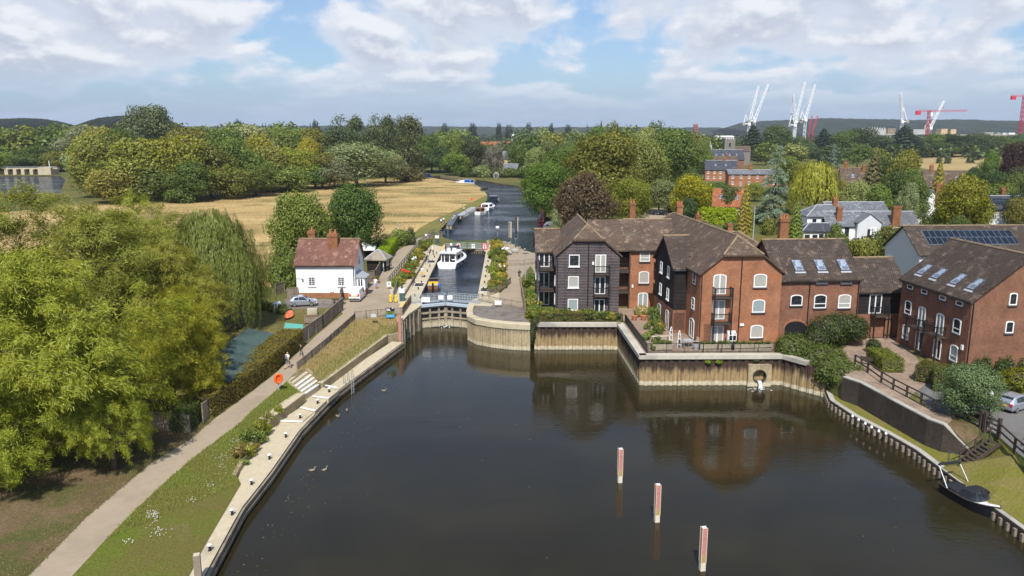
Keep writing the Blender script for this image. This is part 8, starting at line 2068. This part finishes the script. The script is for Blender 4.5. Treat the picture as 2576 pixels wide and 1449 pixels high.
plant_at('fine0', (g.x, g.y, 3.0), 4.6 / 14, 4.9 / 13.2, (.085, .12, .055), 'small_tree', 'small round tree with grey green leaves beside the road fence')
mound('ivy', [(27.0, 82.3, 2.9, .35, .15, .3), (2.6, 96.6, 2.2, .45, .3, 1.2), (2.9, 96.9, 3.6, .6, .5, .8)], (.06, .09, .02), 'ivy hanging at the joint of round quay and sheet piling', 1500, .16, 'plant')
for x, lab in ((21.6, 'left'), (22.8, 'right')): mound('wall_fern', [(x, 82.2, 2.75, .38, .2, .2)], (.16, .22, .02), f'bright green fern growing out of the sheet piling, {lab} of two', 260, .16, 'plant', group='ferns on the sheet piling')
mound('tree', [(42.5, 53.5, 6.0, 2.6, 2.6, 2.6), (44.0, 56, 6.2, 2.2, 2.2, 2.2)], GREEN, 'tree just past the right edge, its shadow on the grass bank', 5000, .35, 'tree')
# weeds along the low stone wall and on the verge
S_ = [G(px, py, z) for px, py, z in ((668, 1092, .95), (655, 1112, .95), (640, 1135, .95), (625, 1150, .95), (612, 1168, .95), (675, 1060, 1.6), (655, 1080, 1.6), (625, 1110, 1.6), (603, 1150, 1.4), (700, 1040, 1.7))]
plantrow(S_, [(.12, .13, .02), MID, (.14, .12, .04)], 'wall_weed', 'weedy plant along the low crumbling stone wall', 'weeds on the stone wall', s=(.7, 1.1))
rv = random.Random(8); MB_ = MB()
for cx, cy, n, sx, sy in ((385, 1295, 60, 18, 14), (400, 1335, 30, 25, 14), (320, 1362, 14, 18, 6), (480, 1255, 12, 12, 6), (560, 1165, 30, 22, 26), (590, 1120, 26, 18, 22), (530, 1220, 14, 20, 16)):
    for i in range(n): p = G(rv.gauss(cx, sx * .5), rv.gauss(cy, sy * .5), 1.5); z = gz(p.x, p.y, 1.3); MB_.ball((p.x, p.y, z + .12), (.032, .032, .02), 5, 3)
tag(MB_.build('daisies', M['flower']), None, None, None, 'stuff')
# tufts of dry grass on the slope, rough grass of the verges
def tufts(name, poly, n, c, hs, seed=0, wdt=.05):
    rng = np.random.default_rng(seed); xs = [p.x for p in poly]; ys = [p.y for p in poly]; C = []
    while len(C) < n:
        x, y = rng.uniform(min(xs), max(xs)), rng.uniform(min(ys), max(ys))
        if in_poly(x, y, poly): C.append((x, y, gz(x, y, 1.5)))
    C = np.array(C); k = len(C); h = rng.uniform(*hs, k); lean = rng.normal(0, .35, (k, 3)); lean[:, 2] = 1; C[:, 2] += h * .4
    me = leaf_mesh(name, C, np.stack([rng.normal(0, .5, k), -np.ones(k), np.full(k, .35)], 1), lean, h, wdt * rng.uniform(.7, 1.5, k), M['leaf_flat']); o = bpy.data.objects.new(name, me); col.objects.link(o); o.color = (*c, 1); return tag(o, None, None, None, 'stuff')
SL = [PATH_R[9], PATH_R[10], PATH_R[11], G(1000, 812, 2.2), S_WALL[11], S_WALL[10], S_WALL[9], G(742, 948, 2.5)]
tufts('dry_grass', SL, 6000, (.36, .28, .12), (.15, .5), 1, .035); tufts('green_grass', [PATH_R[9].lerp(S_WALL[9], .45), PATH_R[11].lerp(S_WALL[11], .55), S_WALL[11], S_WALL[10], S_WALL[9]], 5000, (.17, .19, .05), (.1, .35), 2, .04)
tufts('verge_grass', PATH_R[2:9] + S_WALL[8:3:-1], 9000, (.16, .17, .04), (.10, .28), 3, .035)
tufts('path_edge_grass', [p + V3(-.9, 0, 0) for p in PATH_L[1:6]] + [p + V3(.12, 0, 0) for p in PATH_L[5:0:-1]], 1500, (.17, .15, .05), (.06, .2), 6, .04)
MEAD = pz([(690, 722), (760, 652), (900, 640), (1020, 600), (1100, 545), (1165, 520), (1190, 495), (1100, 452), (860, 457), (640, 474), (350, 502), (350, 640)], 3.25)
tufts('meadow_grass', MEAD, 8000, (.46, .34, .155), (.3, .7), 4, .09); tufts('meadow_grass', MEAD, 2500, (.19, .17, .065), (.3, .6), 5, .1)

tufts('leaf_litter', pz([(-100, 1300, 1.7), (-100, 1600, 1.6), (50, 1449, 1.6), (200, 1301, 1.7), (360, 1166, 1.85), (470, 1100, 2.0), (300, 1050, 2.3), (0, 1090, 2.2)]), 4000, (.20, .155, .06), (.05, .16), 7, .05)
rw = np.random.default_rng(4); k = 200; q = np.stack([rw.uniform(-15, 30, k), rw.uniform(42, 95, k), np.full(k, .006)], 1); edge = rw.random(k) < .65
q[edge, 0] = -14.5 - (96 - q[edge, 1]) * .085 + np.abs(rw.normal(0, 1.6, edge.sum())) + .6
me = leaf_mesh('floating_weed', q, np.tile([0, 0, 1.], (k, 1)), unit(rw, k) * [1, 1, 0], rw.uniform(.06, .3, k), rw.uniform(.03, .1, k), M['leaf_flat']); o = bpy.data.objects.new('floating_weed', me); col.objects.link(o); o.color = (.15, .15, .07, 1); o['kind'] = 'stuff'

# ---- yard of the lock house
kx = G(721, 803, 3.4); t = thing('upturned_boat', kx + V3(0, 0, .15), heading(kx, G(746, 779, 3.4)), 'upturned orange rowing boat hull on the yard grass', 'boat'); S_ = hull(3.4, 1.1, .02, .5, .0, .45, .35, 14, .9, .4); MB().loft([[(x, y, -z) for x, y, z in s] for s in S_]).build('hull', M['kayak'], t, smooth=True); MB().tube([(0, .1, .48), (0, 3.0, .3)], .03, 5).build('keel', M['orange'], t)
t = thing('dinghy', G(693, 780, 3.4) + V3(0, 0, .1), .1, 'white dinghy lying in the yard with a ladder in it', 'boat'); S_ = hull(2.6, 1.25, .55, .1, .1, .45, .8); MB().loft(S_, caps=False).build('hull', M['white'], t); deck(S_, -.25, .85).build('floor', M['far_white'], t)
tl = thing('step_ladder', G(694, 786, 3.42), .1, 'small white ladder leaning in the dinghy', 'ladder'); mb = MB()
for x in (-.2, .2): mb.bar((x, -.3, 0), (x, .5, 1.2), .05)
for i in range(5): mb.bar((-.2, -.2 + i * .16, .15 + i * .24), (.2, -.2 + i * .16, .15 + i * .24), .04)
mb.build('frame', M['white'], tl)
t = thing('wooden_crate', G(786, 792, 3.4) + V3(0, 0, .0), .15, 'open orange brown wooden box standing in the yard', 'crate'); mb = MB(); mb.box(-.65, .65, -.45, -.4, 0, .8).box(-.65, -.6, -.4, .4, 0, .8).box(.6, .65, -.4, .4, 0, .8).box(-.65, .65, .4, .45, 0, .8).box(-.65, .65, -.45, .45, .8, .86); mb.build('box', M['timber_pale'], t)
t = thing('raised_bed', G(792, 808, 3.35), .2, 'grey timber raised bed in the yard', 'planter'); MB().box(-1.3, 1.3, -.8, .8, 0, .7).build('boards', M['fence_wood'], t); MB().box(-1.2, 1.2, -.7, .7, .7, .73).build('soil', M['dirt'], t)
t = thing('picnic_table', G(852, 765, 3.4), .1, 'dark timber picnic table at the end of the yard fence', 'table'); MB().box(-.9, .9, -.35, .35, .7, .76).build('tabletop', M['timber_dark'], t)
for y in (-.7, .7): MB().box(-.9, .9, y - .13, y + .13, .42, .47).build('seat', M['timber_dark'], t)
for x in (-.6, .6): MB().bar((x, -.8, 0), (x, .2, .72), .08).bar((x, .8, 0), (x, -.2, .72), .08).build('leg', M['timber_dark'], t)
mound('yard_plant', [(-32.6, 104.5, 3.8, 1.2, .9, .6), (-31.2, 103.2, 3.7, 1.2, .8, .5), (-35, 106, 3.8, 1.4, 1.0, .7)], (.08, .11, .02), 'rambling green plants in the yard below the orange boat', 2600, .22, 'plant')
t = thing('long_shed', (0, 0, 0), 0, 'long low shed with dark green corrugated tin roof behind the clipped hedge', 'shed'); a, b = G(716, 846, 4.4), G(578, 962, 4.4); d = (b - a).xy.to_3d().normalized(); n_ = Vector((d.y, -d.x, 0)); n_ = n_ if n_.x < 0 else -n_; mb = MB(); L_ = (b - a).xy.length; k = int(L_ / .35)
for i in range(k): p, q = a + d * (L_ * i / k), a + d * (L_ * (i + .55) / k); mb.prism([p, q, q + n_ * 4.2 + V3(0, 0, .9), p + n_ * 4.2 + V3(0, 0, .9)], (0, 0, .07)); 
p, q = a, a + d * L_; mb.prism([p - V3(0, 0, .03), q - V3(0, 0, .03), q + n_ * 4.2 + V3(0, 0, .87), p + n_ * 4.2 + V3(0, 0, .87)], (0, 0, .05)); mb.build('roof', M['tin_green'], t)
i0, i1 = a + n_ * .5 + d * .4, a + d * (L_ - .4) + n_ * .5; MB().prism([V3(i0.x, i0.y, 2), V3(i1.x, i1.y, 2), V3(i1.x, i1.y, 4.45), V3(i0.x, i0.y, 4.45)], n_ * 3.3).build('wall', M['timber_dark'], t)
p = G(722, 838, 3.6); tag(MB().loft([[(-1.2, -.4, 0), (-1.1, 0, .6), (-1.0, .4, 0)], [(1.2, -.4, 0), (1.1, 0, .4), (1.0, .4, 0)]]).build('tarpaulin', M['teal'], None, loc=p + V3(.6, 1.2, .4)), 'turquoise tarpaulin over a heap beside the tin roofed shed', 'tarpaulin')
# gazebo, benches, tubs by the hut
p = G(918, 655, 3.4); t = thing('gazebo', p, .1, 'white peaked canopy tent behind the lock house', 'gazebo'); MB().loft([[(x * w_, y * w_, z) for x, y in ((-1, -1), (1, -1), (1, 1), (-1, 1))] for w_, z in ((2.1, 2.2), (2.1, 2.45), (1.2, 2.8), (.5, 3.2), (.05, 3.7))]).build('canopy', M['cloth_white'], t)
for x in (-2, 2):
    for y in (-2, 2): MB().bar((x, y, 0), (x, y, 2.3), .06).build('leg', M['white'], t)
def bench(P, ang, label, m='timber_dark'):
    t = thing('park_bench', P, ang, label, 'bench')
    for i in range(3): MB().box(-.8, .8, -.22 + i * .15, -.1 + i * .15, .43, .47).build('seat_slat', M[m], t)
    for i in range(2): MB().box(-.8, .8, .24, .28, .58 + i * .2, .72 + i * .2).build('backrest', M[m], t)
    for x in (-.7, .7): MB().box(x - .04, x + .04, -.22, -.16, 0, .62).box(x - .04, x + .04, .22, .28, 0, .9).build('leg', M[m], t)
bench(G(991, 642, 3.4), 1.9, 'dark bench against the lime hedge on the towpath'); bench(G(2184, 918, 3.2), R(-40) + math.pi, 'dark slatted bench behind the black road fence'); bench(G(974, 668, 3.4), 1.9, 'dark bench nearer the hut along the lime hedge')
for px, py, lab in ((971, 681, 'half barrel planter before the hut door'), (980, 669, 'half barrel planter beside the hedge, farther one'), (949, 712, 'half barrel planter against the board gate')):
    t = thing('barrel_planter', G(px, py, 3.4), 0, lab, 'planter', 'half barrel planters'); MB().lathe([(.36, 0), (.44, .3), (.40, .55), (.36, .55)], n=14).build('barrel', M['timber'], t); MB().lathe([(.37, .5), (.05, .53)], n=12).build('soil', M['dirt'], t); plant_at('plant0', tuple(G(px, py, 3.4) + V3(0, 0, .5)), .8, .55, MID, 'barrel_plant', 'green plant in the ' + lab.replace('half ', ''), 'plant')
# bicycles
def bicycle(P, ang, label):
    t = thing('bicycle', P, ang, label, 'bicycle', 'bicycles at the railing')
    for x in (-.52, .52): MB().tube([(x + .33 * math.cos(2 * math.pi * i / 16), 0, .34 + .33 * math.sin(2 * math.pi * i / 16)) for i in range(17)], .02, 5, cap=False).build('wheel', M['tyre'], t)
    mb = MB(); [mb.tube([p_, q_], .018, 5) for p_, q_ in (((-.52, 0, .34), (-.1, 0, .3)), ((-.52, 0, .34), (-.2, 0, .85)), ((-.1, 0, .3), (-.2, 0, .9)), ((-.1, 0, .3), (.4, 0, .8)), ((-.2, 0, .82), (.38, 0, .86)), ((.52, 0, .34), (.36, 0, .98)))]; mb.build('frame', M['steel'], t); MB().box(-.32, -.1, -.06, .06, .9, .95).build('saddle', M['black'], t); MB().tube([(.36, -.25, 1.0), (.36, .25, 1.0)], .015, 5).build('handlebar', M['steel'], t)
bicycle(G(1081, 607, 3.4), .7, 'bicycle leaning at the upper railing, left one'); bicycle(G(1086, 603, 3.4), 1.1, 'bicycle leaning at the upper railing, right one')
# pale stone blocks and bench on the island
for px, py, s_, lab in ((1277, 641, .9, 'pale boulder on the island, left of two'), (1296, 636, .8, 'pale boulder on the island, right of two')):
    o = MB().ball((0, 0, .35), (s_, .6, .5), 9, 6).build('boulder', M['concrete_grey'], None, loc=G(px, py, 3.4)); rr_ = random.Random(px)
    for v in o.data.vertices: v.co *= rr_.uniform(.82, 1.12)
    tag(o, lab, 'boulder', 'boulders on the island')
bench(G(1268, 620, 3.4), math.pi, 'grey bench on the lock island', 'timber')
t = thing('garden_dome', G(1248, 452, 3.2), 0, 'white wire garden dome on the far bank', 'garden frame'); mb = MB()
for i in range(8): a_ = i * math.pi / 4; mb.tube([(1.5 * math.cos(a_) * math.cos(e_), 1.5 * math.sin(a_) * math.cos(e_), 2.2 + 1.6 * math.sin(e_)) for e_ in (-.9, -.3, .3, .9, 1.5)], .07, 4)
mb.build('frame', M['far_white'], t); MB().bar((0, 0, 0), (0, 0, 1.2), .15).build('post', M['far_white'], t)
tag(wall_strip(pz([(1108, 440), (1165, 449), (1195, 450)], 4.0), .4, 2.2).build('bank_wall', M['stone_wall']), 'low stone wall along the far river bank', 'wall')
# steps cut into the lock walls with white handrails
for x, sg, y, lab in ((-14.3, -1, 123, 'white edged steps in the towpath lock wall beside the launch'), (-14.7, -1, 146, 'white edged steps in the towpath lock wall beside the cruiser'), (-4.9, 1, 119, 'white edged steps in the island lock wall, lower'), (-5.0, 1, 140, 'white edged steps in the island lock wall, upper')):
    t = thing('lock_steps', (x, y, 3.45), 0, lab, 'steps', 'steps in the lock walls')
    for yy in (-1.6, 1.6): MB().box(min(sg * .05, sg * 1.5), max(sg * .05, sg * 1.5), yy - .1, yy + .1, 0, .05).build('white_edge', M['white'], t)
    MB().box(min(sg * 1.4, sg * 1.55), max(sg * 1.4, sg * 1.55), -1.6, 1.6, 0, .05).build('white_edge', M['white'], t); MB().box(min(sg * .05, sg * 1.35), max(sg * .05, sg * 1.35), -1.45, 1.45, -.0, .012).build('well_shade', M['timber_dark'], t)  # thin dark slab painted as the shade down in the step well
    mb = MB()
    for z in (.55, 1.05): mb.bar((sg * 1.6, -1.6, z), (sg * 1.6, 1.6, z), .07)
    for yy in (-1.6, -.5, .5, 1.6): mb.bar((sg * 1.6, yy, 0), (sg * 1.6, yy, 1.05), .07, up=(0, 1, 0))
    mb.bar((sg * 1.6, -1.6, 1.0), (sg * .5, -1.6, .1), .08); mb.build('handrail', M['black_metal'], t)
# planks walling the towpath flower bed
tag(wall_strip(pz([(1018, 738), (1047, 690), (1085, 625)], 3.85), .2, 3.3).build('bed_edging', M['timber']), 'low timber edging of the towpath flower bed', 'edging')
# ducks
for i, (px, py, a_) in enumerate(((873, 1033, .5), (850, 1048, 1.0), (786, 1184, 2.0), (817, 1183, 2.4), (966, 984, 1.2))):
    t = thing('duck', G(px, py, 0), a_, 'brown duck swimming near the landing stage', 'duck', 'ducks near the stage'); mb = MB(); mb.ball((0, 0, .05), (.13, .24, .10), 10, 7); mb.tube([(0, -.15, .1), (0, -.21, .22), (0, -.22, .27)], [.06, .045, .05], 8); mb.ball((0, -.24, .29), (.05, .065, .05), 8, 6); mb.tube([(0, -.29, .28), (0, -.36, .27)], [.025, .02], 5); mb.tube([(0, .2, .09), (0, .32, .15)], [.06, .015], 6)
    me = bake(mb.build('body', M['timber']), .012); o = bpy.data.objects.new('body', me); col.objects.link(o); o.parent = t
bpy.context.view_layer.update()
